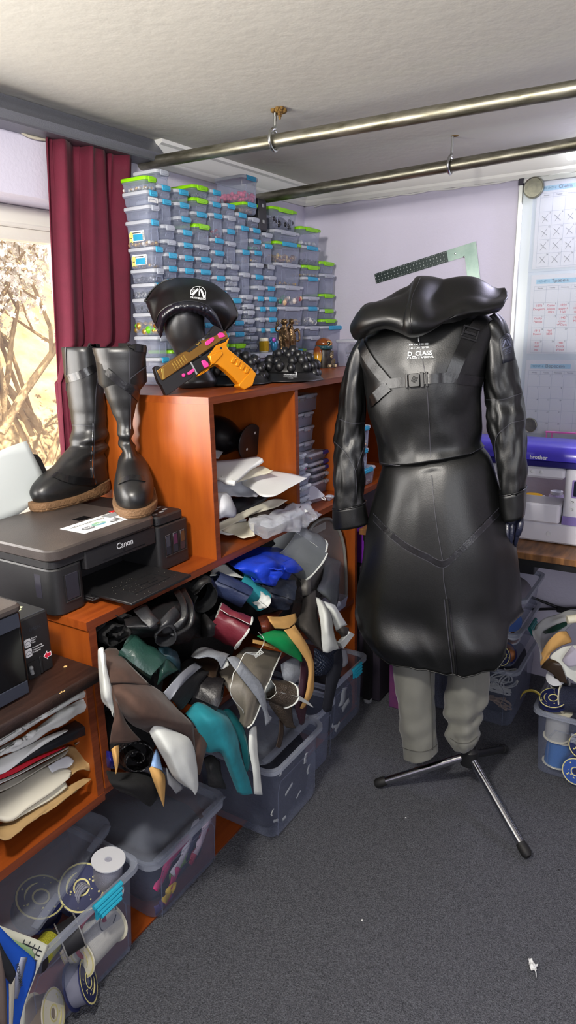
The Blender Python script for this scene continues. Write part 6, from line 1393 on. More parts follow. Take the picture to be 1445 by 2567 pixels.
spool('navy star-printed spool low at the front of the lower left bin', disc(.755, 1.085, .06, (.6, -.7, .3)), .05, .04, mat('ribbon_grey', '#6d6f80', .5), moon, True)
spool('cream spool standing at the left end of the lower left bin', disc(.66, 1.10, .06, (.5, -.8, .3)), .048, .05, mat('ribbon_beige', '#8d8274', .6), cream, True)
spool('spool of yellow-green cord under the torn paper', disc(.73, 1.10, .205, (-.9, -.3, .2)), .030, .06, mat('cord_yellow', '#a3a02c', .6, bump=.5, bscale=300), mat('spool_black', '#1a1a1e', .5))
spool('grey flanged spool in front of the yellow-green cord', disc(.742, 1.085, .20, (.9, -.4, .15)), .040, .045, mat('ribbon_black', '#17171c', .6), clear('flange_clear', '#9a9a9a', .45, .2, .3))
for k, (c_, r_, x, z, lb_) in enumerate((('#8f2236', .042, .815, .16, 'red ribbon ring hanging inside the front of the lower left bin'), ('#2b2b33', .026, .865, .165, 'thin black cord ring inside the lower left bin'))):
    solo('cord_ring', MB().tube([(x + r_*cos(a), 1.074 - .004*k, z + r_*1.2*sin(a)) for a in [2*PI*i/30 for i in range(29)]], .0035 if not k else .0012, 6, flat=1.6 if not k else 1), mat('cord_%d' % k, c_, .6), lb_, 'cord')
for k in range(5): solo('metal_ring', MB().tube([(.845 + .001*k + .020*cos(a), 1.118 + .006*k, .222 + .020*sin(a)) for a in [2*PI*i/24 for i in range(25)]], .0032, 7), mat('silver_thread'), 'silver wire coil, %s of five stacked under the white spool' % ORD[k], 'wire coil', 'wire coils in the lower left bin')
# bin of ribbons
tub('clear closed bin of coloured ribbons, second from left on the floor', 1.0, 1.312, 1.052, 1.42, .196)
tublid('', .322, .378, TR(1.156, 1.234, .2135), TUBS[1])
RB = [('#c8286e', [(1.03, .10), (1.06, .12), (1.10, .15), (1.17, .165)]), ('#e0dce4', [(1.10, .09), (1.15, .12), (1.19, .165), (1.22, .175)]), ('#2b2d66', [(1.14, .08), (1.18, .11), (1.215, .15), (1.235, .17)]), ('#e2ccd8', [(1.19, .09), (1.215, .11), (1.24, .14), (1.262, .155)]), ('#b21f3c', [(1.17, .07), (1.20, .09), (1.235, .12), (1.255, .13)]), ('#6f9a4a', [(1.09, .085), (1.12, .09), (1.15, .095), (1.185, .09)]), ('#d8b428', [(1.055, .04), (1.07, .05), (1.085, .06), (1.10, .05)]), ('#c8286e', [(1.06, .03), (1.085, .045), (1.10, .075), (1.125, .095)]), ('#54437a', [(1.03, .03), (1.05, .03), (1.075, .03), (1.10, .03)]), ('#b8a58a', [(1.24, .16), (1.26, .17), (1.275, .175), (1.285, .16)])]
NM = ['magenta', 'white', 'navy', 'pale pink', 'crimson', 'green', 'yellow', 'bright pink', 'purple', 'beige']
rr_ = random.Random(12)
for k, (c_, P) in enumerate(RB):
    w_ = .028; C = cr([V((x, 1.078 + .004*(k % 3), z)) for x, z in P], 6); rows = []
    for i, c in enumerate(C):
        tg = (C[min(i+1, len(C)-1)] - C[max(i-1, 0)]).normalized(); s_ = tg.cross(V((0, -1, 0))); rows.append([c - s_*w_/2 + V((0, .003*sin(i*.9 + k), 0)), c + V((0, -.003*cos(i*.7 + k), 0)), c + s_*w_/2])
    solo('ribbon', MB().grid(rows, .001), mat('ribbon_' + NM[k].replace(' ', '_'), c_, .5), '%s ribbon pressed against the front of the ribbon bin' % NM[k], 'ribbon', 'ribbons in the bin', ang=180)
def bundle(name, label, x0, x1, y0, y1, z0, z1, m, seed):
    """a lumpy mass of packed cloth"""
    mb = MB(); rows = []
    for i in range(13):
        f = i/12; s_ = 1 - .12*abs(f*2 - 1)**4
        rows.append([((x0+x1)/2 + (x1-x0)/2*s_*x + .008*noise.noise(V((x*3, y*3, f*4 + seed))), (y0+y1)/2 + (y1-y0)/2*s_*y + .008*noise.noise(V((x*3 + 5, y*3, f*4 + seed))), z0 + (z1-z0)*f + .012*noise.noise(V((x*2, y*2, seed)))*f) for x, y in rrect(2, 2, .35, 6)])
    mb.loft(rows); return tag(obj(name, mb, m, None, 180), label, 'cloth', None, 'stuff')
navc = mat('packed_navy_cloth', '#20222e', .85, bump=.5, bscale=60, var=.25, vscale=14)
bundle('cloth_bundle', 'dark cloth offcuts packed in the ribbon bin behind the ribbons', 1.035, 1.28, 1.105, 1.39, .012, .165, navc, 1)
# bin of dark offcuts
tub('clear bin of dark offcuts with white scraps below the teal suede', 1.40, 1.708, .945, 1.30, .256)
tublid('', .30, .335, Matrix.Translation((1.553, 1.150, .290)) @ Matrix.Rotation(.10, 4, 'X'), TUBS[2])
bundle('cloth_bundle', 'navy offcuts filling the bin below the teal suede', 1.432, 1.68, .982, 1.27, .012, .225, navc, 2)
def scraps(n, x0, x1, y, z0, z1, lb, seed):
    rs_ = random.Random(seed)
    for k in range(n):
        x, z, a, L, w_ = rs_.uniform(x0, x1), rs_.uniform(z0, z1), rs_.uniform(-1.2, 1.2), rs_.uniform(.015, .045), rs_.uniform(.006, .014)
        C = [V((x + L*(f - .5)*cos(a) + .005*sin(f*5 + k), y, z + L*(f - .5)*sin(a) + .006*cos(f*4 + k))) for f in (0, .33, .66, 1)]
        rows = [[c - V((-sin(a), 0, cos(a)))*w_/2*(.5 + f), c + V((-sin(a), 0, cos(a)))*w_/2*(1.2 - f)] for c, f in zip(C, (0, .33, .66, 1))]
        solo('white_scrap', MB().grid(smooth(rows, 3, 2), .0012), wht, lb % ORD[k], 'fabric scrap', None, ang=180)
SC = [(1.47, .215, .022, .010, 1.3), (1.62, .17, .035, .016, 1.2), (1.64, .115, .03, .012, 1.4), (1.52, .12, .045, .010, .5), (1.45, .055, .03, .009, -.6), (1.50, .03, .018, .011, .1), (1.66, .225, .02, .012, .9), (1.58, .06, .03, .006, .4), (1.425, .10, .02, .008, 1.2)]
for k, (x, z, L, w_, a) in enumerate(SC):
    y = .9785 - (z*.05); C = [V((x + L*(f - .5)*cos(a) + .004*sin(f*6 + k), y, z + L*(f - .5)*sin(a))) for f in (0, .25, .5, .75, 1)]
    rows = [[c - V((-sin(a), 0, cos(a)))*w_/2*(.6 + .5*f), c + V((-sin(a), 0, cos(a)))*w_/2*(1.3 - .6*f)] for c, f in zip(C, (0, .25, .5, .75, 1))]
    solo('white_scrap', MB().grid(smooth(rows, 3, 2), .0012), wht, 'white cloth scrap, %s counting from top left, in the dark offcut bin' % ['first', 'second', 'third', 'fourth', 'fifth', 'sixth', 'seventh', 'eighth', 'ninth'][k], 'fabric scrap', 'white scraps in the offcut bins', ang=180)
# far bin
tub('clear bin with teal clip beside the desk leg, farthest of the four by the shelf', 1.925, 2.228, 1.035, 1.40, .245, clip=(.12, .07))
bundle('cloth_bundle', 'dark offcuts in the far bin with the teal clip', 1.955, 2.20, 1.075, 1.37, .012, .15, navc, 3)
for k, (x, z, L, w_, a) in enumerate([(2.06, .14, .07, .045, 1.2), (2.08, .09, .06, .03, .4), (1.99, .05, .05, .014, -.5), (2.02, .03, .04, .02, .8)]):
    y = 1.067 - z*.04; C = [V((x + L*(f - .5)*cos(a) + .006*sin(f*6 + k), y, z + L*(f - .5)*sin(a))) for f in (0, .25, .5, .75, 1)]
    rows = [[c - V((-sin(a), 0, cos(a)))*w_/2*(.6 + .5*f), c + V((-sin(a), 0, cos(a)))*w_/2*(1.3 - .8*f)] for c, f in zip(C, (0, .25, .5, .75, 1))]
    solo('white_scrap', MB().grid(smooth(rows, 3, 2), .0012), wht, '%s white scrap behind the front of the far bin' % ['largest', 'second largest', 'lowest left', 'lowest right'][k], 'fabric scrap', 'white scraps in the far bin', ang=180)
# slim clear tub between the third and far bin
tub('slim milky tub squeezed between the dark offcut bin and the far bin', 1.735, 1.90, 1.0, 1.30, .235)
# clear vinyl bag and small tray in the shelf's right end
vb = thing('vinyl_bag', 'clear arched vinyl bag of clippings at the right end of the fabric shelf', 'bag', (2.08, 1.2, .4685))
A = [(1.90, .4695), (1.90, .72), (1.93, .80), (1.99, .835), (2.09, .825), (2.16, .77), (2.205, .69), (2.225, .58), (2.228, .4695)]
pts = [V((x, 0, z)) for x, z in A]; C = cr(pts[1:], 5); C = [V(pts[0])] + C
obj('panel', MB().loft([[c + V((0, 1.21, 0)) for c in C], [c + V((0, 1.135, 0)) for c in C]]), clear('vinyl_clear', '#b9b2ac', .12, .08, .35), vb, 60)
obj('piping', MB().tube([c + V((0, 1.134, 0)) for c in C], .006, 8), mat('piping_grey', '#8c8a84', .5), vb)
obj('handle', MB().box(1.90, 2.06, 1.13, 1.133, .795, .822, c=.001), clear('vinyl_clear2', '#aaa6a0', .4, .1, .3), vb)
mb = MB()
for k in range(30): mb.ell((2.06 + rr_.gauss(0, .05), 1.17, .56 + rr_.gauss(0, .05)), (rr_.uniform(.01, .03), .012, rr_.uniform(.01, .03)), n=8, h=5)
tag(obj('clippings', mb, mat('grey_clippings', '#4b4544', .9, bump=.6, bscale=200), None, 180), 'greyish clippings inside the clear arched bag', 'clippings', None, 'stuff')
a, b = at(*F5(470, 790), Y=1.09), at(*F5(580, 990), Y=1.09)
t = thing('tray', 'small clear tray of pale bits below the hanging grey vinyl', 'tray', ((a.x+b.x)/2 + .05, 1.12, b.z + .0))
mb = MB(); mb.loft([[(x, y, z) for x, y in rrect(.10 - e, .07 - e, .008, 3, (a.x+b.x)/2 - .01, 1.125)] for e, z in ((.014, .4685), (.0, .51))], cap=(True, False)); obj('body', mb, m_bx2, t)
obj('pale_bits', MB().ell(((a.x+b.x)/2 - .01, 1.125, .482), (.035, .022, .012)), wht, t, 180)
# stationery at the lower left corner
g = crop(0, 2300, .12457)
def card(name, label, cat, P, m, th=.002, rum=0, Yb=1.02): return cloth(name, label, cat, F7, P, m, th, rum, n=4)
card('paper_sheet', 'torn cream sheet with hand-drawn grid marks at the lower left corner', 'paper', [[(-60, 140, 1.035), (250, 260, 1.03), (505, 355, 1.025), (760, 450, 1.02), (998, 572, 1.015)], [(-60, 900, 1.02), (200, 900, 1.018), (450, 1000, 1.015), (650, 1050, 1.012), (860, 840, 1.012)], [(-60, 1900, 1.01), (150, 1900, 1.01), (300, 1900, 1.008), (430, 1900, 1.006), (540, 1600, 1.006)], [(-60, 2300, 1.0), (100, 2300, 1.0), (250, 2300, 1.0), (330, 2300, 1.0), (500, 2200, 1.0)]], mat('cream_sheet', '#d9dac8', .7))
mb = MB(); sh = bvh(bpy.data.objects[[o.name for o in bpy.data.objects if o.get('label', '').startswith('torn cream')][0]])
for a, b in [((455, 530), (495, 440)), ((552, 597), (612, 480)), ((640, 660), (705, 527)), ((712, 745), (800, 572)), ((470, 520), (842, 690)), ((712, 745), (795, 780)), ((700, 855), (748, 875))]:
    c = ribbon(sh, [F7(*a), F7(*b)], .0022, .0003, 6, .0004)
    if c.v: mb.add([tuple(v) for v in c.v], c.f)
if mb.v: obj('ink_marks', mb, mat('dark_print'), bpy.data.objects[[o.name for o in bpy.data.objects if o.get('label', '').startswith('torn cream')][0]], 180)
P = [at(*F7(505, 340), Y=1.022), at(*F7(522, 400), Y=1.0215), at(*F7(515, 450), Y=1.021), at(*F7(530, 490), Y=1.0205), at(*F7(520, 545), Y=1.02)]
card('paper_sheet', 'pale green sheet between the torn cream sheet and the blue binder', 'paper', [[(-60, 160, 1.012), (200, 390, 1.008), (400, 500, 1.004), (600, 610, 1.0), (700, 740, .998)], [(-60, 700, 1.008), (150, 700, 1.004), (350, 760, 1.0), (550, 800, .997), (705, 830, .996)]], mat('green_sheet', '#93b183', .7))
bl = mat('binder_blue', '#1a4fb4', .35)
card('binder', 'blue plastic binder with label window at the lower left corner', 'binder', [[(-60, 120, .998), (100, 290, .994), (350, 540, .99), (600, 750, .985), (735, 890, .983)], [(-60, 900, .99), (100, 900, .986), (300, 1000, .982), (500, 1100, .98), (700, 1150, .978)], [(-60, 1700, .985), (100, 1750, .98), (250, 1800, .976), (400, 1850, .974), (500, 1700, .974)], [(-60, 2300, .978), (50, 2300, .975), (150, 2300, .972), (250, 2300, .97), (360, 2300, .97)]], bl, .004)
bo_ = [o for o in bpy.data.objects if o.get('label', '').startswith('blue plastic binder')][0]; tb = bvh(bo_)
c = ribbon(tb, [F7(480, 800), F7(420, 1000), F7(340, 1350), F7(270, 1650)], .018, .0006, 8, .0006)
if c.v:
    lw = obj('label_window', c, mat('label_grey', '#8f94a6', .3), bo_, 180)
    p, n = hit(tb, *F7(370, 1160), .002)
    if p: obj('lettering', write(MB(), 'ECONOMIX', frame(p, V((-.02, -.05, -.3)).normalized(), z=n), .009, bold=.02), mat('dark_print'), lw, 180)
card('folder', 'black folder leaning on the blue binder', 'folder', [[(-60, 400, .976), (0, 500, .972), (90, 680, .968), (180, 830, .966)], [(-60, 900, .97), (60, 950, .964), (180, 1000, .96), (280, 1010, .96)], [(20, 1100, .966), (130, 1180, .958), (230, 1150, .956), (318, 1140, .956)], [(180, 1310, .96), (205, 1330, .957), (225, 1335, .956), (245, 1320, .956)]], mat('folder_black', '#232428', .28), .002)
card('folder', 'clear-edged cream file in front of the blue binder', 'folder', [[(190, 1330, .965), (240, 1340, .964), (300, 1200, .966)], [(180, 1700, .96), (225, 1700, .958), (290, 1650, .962)], [(180, 2300, .955), (215, 2300, .953), (250, 2300, .957)]], m_card, .003)
card('folder', 'grey-brown file at the very left edge of the photo', 'folder', [[(-80, 650, .95), (0, 640, .945), (50, 900, .945)], [(-80, 1300, .945), (60, 1300, .938), (120, 1300, .94)], [(-80, 2300, .94), (80, 2300, .93), (160, 2300, .932)]], mat('file_taupe', '#5b4f4a', .5), .002)

# ---------------------------------------------------------------- right side: stacked bins, spool bin
GS = 'clear bins stacked under the desk'
SX = 2.345
tub('lowest clear bin under the desk, white cords and tan yarn inside', SX, 2.74, .49, .845, .246, group=GS, face='X')
zt = .0045 + .246
tub('middle clear bin under the desk with teal clip on its side', SX + .004, 2.72, .495, .84, .150, zt + .001, group=GS, face='X')
tub('top clear bin under the desk, blue tape visible inside', SX + .012, 2.70, .485, .835, .13, zt + .153, group=GS, face='X')
mb = MB(); 
for k in range(4): mb.tube([(2.46 + .006*k, .484 - .003*k, zt + .135 - .009*k), (2.56 - .006*k, .484 - .003*k, zt + .135 - .009*k)], .007, 8)
solo('bin_clip', mb, mat('clip_dark_teal', '#1f8c8a', .4), 'dark teal clip hooked on the side of the middle bin', 'clip')
def cord(label, c, m, r, seed, n=60, spread=(.04, .06, .05), name='cord'):
    rs_ = random.Random(seed); P = []; p = V((0, 0, 0)); ph = [rs_.uniform(0, 6) for _ in range(6)]
    for i in range(n):
        f = i/n*2*PI*4; P.append((c[0] + spread[0]*.3*sin(f*1.3 + ph[0]), c[1] + spread[1]*(.6*sin(f + ph[1]) + .4*sin(f*2.3 + ph[2])), c[2] + spread[2]*(.6*cos(f*.9 + ph[3]) + .4*sin(f*1.9 + ph[4]))))
    return solo(name, MB().tube(cr(P, 3), r, 6), m, label, 'cord', 'cords in the lowest bin')
cord('tangle of white cord at the top of the lowest bin', (SX + .05, .56, .19), whitet, .0028, 1)
cord('white drawstring looping across the lowest bin', (SX + .04, .57, .15), whitet, .0036, 2, 30, (.02, .06, .015))
cord('tangle of tan yarn in the lowest bin', (SX + .05, .565, .09), mat('yarn_tan', '#8a7460', .9), .0026, 3, 60, (.04, .05, .022))
cord('white cord seen between the trouser legs', (SX + .05, .745, .19), whitet, .0032, 5, 40, (.03, .03, .05))
cord('red cord seen between the trouser legs', (SX + .05, .74, .07), mat('yarn_red', '#7a1328', .8), .004, 6, 60, (.03, .04, .03))
bundle('cloth_bundle', 'dark haberdashery packed in the lowest bin under the desk', SX + .085, 2.70, .52, .81, .015, .215, navc, 5)
spool('blue and gold spool in the middle bin', disc(SX + .05, .545, zt + .05, (-1, .3, .2)), .042, .05, mat('thread_copper', '#a4642c', .3, .6), moon, True)
spool('copper thread spool behind the blue one in the middle bin', disc(SX + .10, .545, zt + .095, (-.6, -.2, .7)), .034, .05, mat('thread_copper'), spw)
spool('blue tape roll in the top bin under the desk', disc(SX + .05, .535, zt + .185, (-1, -.2, .1)), .036, .025, mat('tape_blue', '#2a4c8c', .4), mat('tape_blue'))
bundle('cloth_bundle', 'pale cloth in the top bin under the desk', SX + .09, 2.66, .52, .80, zt + .17, zt + .265, mat('pale_cloth', '#9a96a0', .9), 7)
t = thing('carton', 'purple box on the floor left of the stacked bins', 'box', (2.42, .93, .0)); mb = MB(); mb.box(2.29, 2.56, .895, .975, .0005, .235, c=.004); obj('shell', mb, mat('purple_box', '#4b2a5e', .5, col2='#7a3f6a', vscale=12), t)
t = thing('carton', 'bright purple box under the desk behind the coat', 'box', (2.5, 1.13, .55)); mb = MB(); mb.box(2.33, 2.64, 1.04, 1.19, .58, .715, c=.003); obj('shell', mb, mat('bright_purple', '#7a2aa8', .4), t)
mb = MB().box(2.30, 2.66, 1.02, 1.21, .0045, .579, c=.004); solo('carton', mb, mat('dark_carton', '#241d2a', .7), 'dark carton under the bright purple box', 'box')
# flat black case and loose things behind the stack
mb = MB(); mb.prism(rrect(.10, .06, .01, 4), .18, frame((2.60, .50, zt + .345), (1, 0, 0), z=(0, 1, 0)), .004)
solo('case', mb, m_lidk, 'black case lying on the top bin under the desk', 'case')
# spool bin at the right edge
RX = 2.137
tub('clear bin of spools at the right edge, handle clip on its front', RX, 2.50, -.02, .392, .245, group=GS, face='X', z0=.0005)
mb = MB()
for k in range(3): mb.box(RX - .008 - .003*(k % 2), RX - .002, .135, .265, .19 - .012*k, .198 - .012*k, c=.001)
solo('bin_clip', mb, m_rim, 'milky clip on the front of the right edge bin', 'clip')
spool('white thread cone seen through the right edge bin', TR(RX + .062, .318, .13, 0, 0, 0), .044, .10, whitet, cream, False)
spool('bright blue thread spool below the white cone in the right edge bin', TR(RX + .066, .312, .028, 0, .05, .1), .047, .095, mat('thread_blue', '#2f6fb8', .5, bump=.5, bscale=500), cream, False)
spool('blue star-printed reel low at the front of the right edge bin', disc(RX + .045, .235, .05, (-1, .1, .25)), .045, .05, mat('ribbon_navy'), mat('reel_blue', '#2e4f9a', .45), True)
spool('navy star-printed reel lower right in the right edge bin', disc(RX + .05, .225, .15, (-1, .05, .2)), .045, .05, mat('ribbon_navy'), moon, True)
spool('navy ribbon spool with printed flange resting flat on the bin edge', disc(RX + .055, .335, .262, (-.35, .1, .93)), .046, .02, mat('ribbon_navy'), moon, True)
spool('big navy thread spool lying on its side atop the right edge bin', disc(RX + .06, .19, .30, (.1, 1, -.22)), .05, .125, mat('thread_navy', '#1a2038', .6, bump=.6, bscale=400), cream, False)
spool('cream-ended spool at the photo edge above the right bin', disc(RX + .05, .17, .36, (-.7, .5, .5)), .04, .06, mat('ribbon_black'), cream, False)
spool('small white spool behind the navy ones in the right bin', disc(RX + .12, .33, .30, (-.6, .2, .75)), .034, .05, mat('ribbon_black'), spw, False)
F3R = crop(1200, 1400, .22601)
def clr(name, label, cat, rows, m, th=.002, rum=.002): 
    g = smooth([[at(*F3R(x, y), X=d) for x, y, d in r] for r in rows], 6, 6); g = rumple(g, 14, rum, 2)
    if (g[-1][0]-g[0][0]).cross(g[0][-1]-g[0][0]).dot(EYE - g[0][0]) < 0: th = -th
    return solo(name, MB().grid(g, th), m, label, cat, ang=180)
clr('leather_piece', 'tan leather strip arching over the spools in the right bin', 'fabric', [[(690, 1180, 2.19), (700, 1190, 2.19), (760, 1110, 2.20)], [(690, 1080, 2.20), (750, 1080, 2.20), (820, 1040, 2.22)], [(760, 940, 2.21), (850, 970, 2.21), (920, 970, 2.23)], [(880, 820, 2.23), (960, 870, 2.23), (1030, 930, 2.25)], [(980, 805, 2.26), (1010, 850, 2.26), (1035, 900, 2.27)]], tan)
clr('leather_piece', 'dark brown leather strip curving in front of the white sheet', 'fabric', [[(690, 1210, 2.18), (740, 1150, 2.18), (790, 1110, 2.19)], [(760, 1240, 2.165), (830, 1170, 2.165), (900, 1160, 2.17)], [(830, 1290, 2.165), (890, 1250, 2.165), (950, 1260, 2.17)], [(900, 1370, 2.17), (940, 1380, 2.17), (990, 1390, 2.175)]], leather('leather_dark_brown'))
clr('vinyl_piece', 'white vinyl sheet standing in the right edge bin', 'fabric', [[(830, 1050, 2.22), (950, 980, 2.23), (1100, 960, 2.25)], [(800, 1110, 2.21), (950, 1100, 2.215), (1110, 1100, 2.235)], [(900, 1200, 2.20), (980, 1250, 2.20), (1110, 1280, 2.22)], [(960, 1310, 2.195), (1000, 1320, 2.195), (1110, 1400, 2.21)]], wht)
clr('fabric_piece', 'pale lilac cloth folded at the right photo edge', 'fabric', [[(1040, 960, 2.21), (1080, 1000, 2.20), (1130, 940, 2.22)], [(940, 1110, 2.185), (1010, 1080, 2.18), (1130, 1060, 2.195)], [(950, 1160, 2.18), (1010, 1200, 2.175), (1130, 1180, 2.185)]], mat('lilac_cloth', '#a9a4b4', .85))
clr('plastic_bag', 'thin white plastic bag lining the back of the right edge bin', 'bag', [[(620, 740, 2.30), (800, 640, 2.36), (1000, 580, 2.42), (1140, 560, 2.45)], [(590, 830, 2.22), (720, 780, 2.30), (900, 680, 2.36), (1140, 640, 2.4)], [(640, 960, 2.19), (700, 920, 2.26), (760, 860, 2.33), (1000, 760, 2.38)], [(690, 1150, 2.17), (710, 1100, 2.2), (740, 1000, 2.26), (800, 940, 2.33)]], clear('bag_film', '#c4c6c4', .5, .2, .4), .0008, .02)
clr('fabric_piece', 'dark green cloth inside the white plastic bag', 'fabric', [[(710, 810, 2.30), (850, 740, 2.33), (990, 690, 2.36)], [(740, 830, 2.28), (860, 810, 2.30), (980, 740, 2.33)]], leather('leatherette_bottle_green'))
solo('cardboard_tube', MB().tube([at(*F3R(985, 680), X=2.25), at(*F3R(1120, 660), X=2.27)], .014, 14), cream, 'cream cardboard tube end above the tan leather in the right bin', 'tube')
P = [at(*F3R(x, y), X=2.125) for x, y in ((465, 1550), (500, 1490), (570, 1465), (640, 1480), (690, 1520))]
g = cr(P, 6); solo('ribbon', MB().grid([[p - V((0, 0, .005)), p + V((0, 0, .005))] for p in g], .001), mat('ribbon_olive', '#8a7a2c', .5), 'olive gold ribbon end poking out of the right edge bin', 'ribbon', ang=180)

# ---------------------------------------------------------------- desk and sewing machine
m_rust = mat('rustic_board', '#9a6a3c', .5, col2='#4a2f1c', vscale=7, stretch=(1, 6, 1), detail=8)
m_blkm = mat('black_metal', '#141416', .45)
dk = thing('desk', 'rustic brown desk on a black metal frame along the lilac wall', 'desk', (2.54, .2, 0))
mb = MB(); mb.box(2.25, 2.83, -1.2, 1.092, .727, .75, c=.002); obj('desktop', mb, m_rust, dk)
mb = MB(); mb.box(2.262, 2.282, -1.18, 1.08, .702, .7268); mb.box(2.80, 2.82, -1.18, 1.08, .702, .7268); obj('apron', mb, m_blkm, dk)
for y in (1.05, -1.15):
    for x in (2.27, 2.79):
        l = obj('leg', MB().box(x, x + .03, y, y + .03, .018, .7019), m_blkm, dk); obj('foot', MB().lathe([(.016, .0005), (.018, .004), (.018, .014), (.012, .0179)], TR(x + .015, y + .015)), mat('grey_plastic'), l)
a = [at(*F3R(x, y), X=2.80) for x, y in ((590, 430), (930, 560), (625, 565), (1140, 545))]
obj('brace', MB().tube([a[0] + (a[0]-a[1])*.6, a[1], a[1] + (a[1]-a[0])*1.2], .006, 8), m_blkm, dk); obj('brace', MB().tube([a[2] + V((0, .25, 0)), a[2], a[3], a[3] + V((0, -.5, 0))], .006, 8), m_blkm, dk)
obj('brace_clamp', MB().box(a[1].x - .012, a[1].x + .0, a[1].y - .03, a[1].y + .02, a[1].z - .014, a[1].z + .012, c=.003), m_blkm, dk)
m_mach = mat('machine_white', '#dedde6', .35); m_purp = mat('machine_purple', '#4a3fc4', .3, coat=.3); m_dpur = mat('machine_dark_purple', '#241f6a', .35); m_lilp = mat('machine_lilac', '#8878b8', .4)
sm = thing('sewing_machine', 'white sewing and embroidery machine with purple top on the desk', 'sewing machine', (2.47, .4, .75))
MX = 2.39
mb = MB(); addp(mb, MX, MX + .20, .02, .66, .753, .824, .02, .006); obj('base', mb, m_mach, sm, 40)
mb = MB(); addp(mb, MX - .012, MX + .11, .398, .58, .8245, .892, .012, .006); obj('free_arm', mb, m_mach, sm, 40)
mb = MB(); addp(mb, MX, MX + .17, .02, .394, .8245, 1.018, .02, .006); obj('column', mb, m_mach, sm, 40)
mb = MB(); addp(mb, MX + .002, MX + .168, .3945, .70, .978, 1.0178, .012, .008); addp(mb, MX + .002, MX + .165, .60, .70, .90, .9778, .02, .006); obj('arm', mb, m_mach, sm, 40)
mb = MB(); addp(mb, MX - .004, MX + .175, .0, .712, 1.0182, 1.042, .02, .004); obj('arm_band', mb, m_dpur, sm, 40)
pr_ = [(-.006, 1.0422), (-.006, 1.06), (.004, 1.08), (.022, 1.092), (.06, 1.098), (.14, 1.098), (.172, 1.085), (.178, 1.06), (.178, 1.0422)]
mb = MB(); mb.loft([[(MX + u, y, w) for u, w in pr_] for y in (-.01, .716)]); cv = obj('cover', mb, m_purp, sm, 35)
p = at(1351, 1148, X=MX - .006); obj('lettering', write(MB(), 'brother', frame((MX - .0065, p.y, 1.0515), (0, -1, 0), z=(-1, 0, 0)), .0185, bold=.025), m_wlet, cv)
mb = MB(); mb.box(MX - .0015, MX, .03, .392, .8246, .855); obj('lilac_panel', mb, m_lilp, sm)
mb = MB(); mb.prism(rrect(.10, .062, .006, 4), .003, frame((MX, .318, .952), (0, -1, 0), z=(-1, 0, 0)), .001); sc_ = obj('screen_frame', mb, m_lilp, sm)
obj('screen', MB().prism(rrect(.088, .052, .003, 3), .0005, frame((MX - .0031, .318, .953), (0, -1, 0), z=(-1, 0, 0))), mat('screen_dark', '#1c2030', .1), sc_)
for k, z in enumerate((.908, .882)):
    b_ = obj('button', MB().prism(rrect(.016, .014, .004, 4), .002, frame((MX, .362, z), (0, -1, 0), z=(-1, 0, 0)), .0006), spw, sm)
    obj('icon', MB().tube([(MX - .0023, .366, z + .002), (MX - .0023, .359, z + .002), (MX - .0023, .358, z - .001), (MX - .0023, .362, z - .003)], .0008, 5), mat('dark_print'), b_)
for y in (.470, .50): obj('thread_guide', MB().lathe([(.006, 0), (.006, .002), (.003, .003)], frame((MX + .0015, y, 1.0), (0, -1, 0), z=(-1, 0, 0)), 14), spw, sm)
obj('knee_lift_plug', MB().lathe([(.009, 0), (.008, .002), (.005, .0015)], frame((MX - .0003, .43, .786), (0, -1, 0), z=(-1, 0, 0)), 18), spw, sm)
M = TR(2.60, .452, .7505); hh = .155
t = thing('thread_cone', 'pale lilac king-size thread spool standing behind the sewing machine arm', 'thread spool', (2.60, .452, .75))
obj('thread', MB().lathe([(.025, .006), (.028, .012), (.028, .115), (.024, .128)], M), mat('thread_lilac', '#cdbfe0', .3, bump=.5, bscale=500), t); obj('core', MB().lathe([(.028, 0), (.028, .0058), (.018, .0059), (.018, .128), (.022, .1285), (.022, .140), (.016, .141), (.014, .132)], M), spw, t)
solo('measuring_tape', MB().lathe([(.012, 0), (.034, .0), (.034, .012), (.012, .0125)], TR(2.60, .535, .7505) @ TR(0, 0, .105), 24), mat('tape_yellow', '#d9a514', .5), 'yellow measuring tape rolled on a box behind the machine', 'measuring tape')
mb = MB().box(2.57, 2.66, .50, .575, .7505, .855, c=.003); solo('carton', mb, m_pap, 'white carton under the yellow measuring tape', 'box')
pk = mat('ruler_pink', '#e070b8', .35)
t = thing('magnetic_hanger', 'pink plastic bracket on the whiteboard above the purple machine', 'bracket', (2.79, .49, 1.05))
mb = MB(); mb.box(2.785, 2.796, .36, .545, 1.076, 1.082, c=.001)
for y in (.528, .395):
    mb.box(2.785, 2.796, y - .010, y - .006, 1.035, 1.0759); mb.box(2.785, 2.796, y + .010, y + .014, 1.035, 1.0759); mb.box(2.785, 2.796, y - .010, y + .014, 1.031, 1.0349)
obj('bracket', mb, pk, t); obj('magnet', MB().box(2.7962, 2.823, .40, .42, 1.05, 1.075), pk, t)

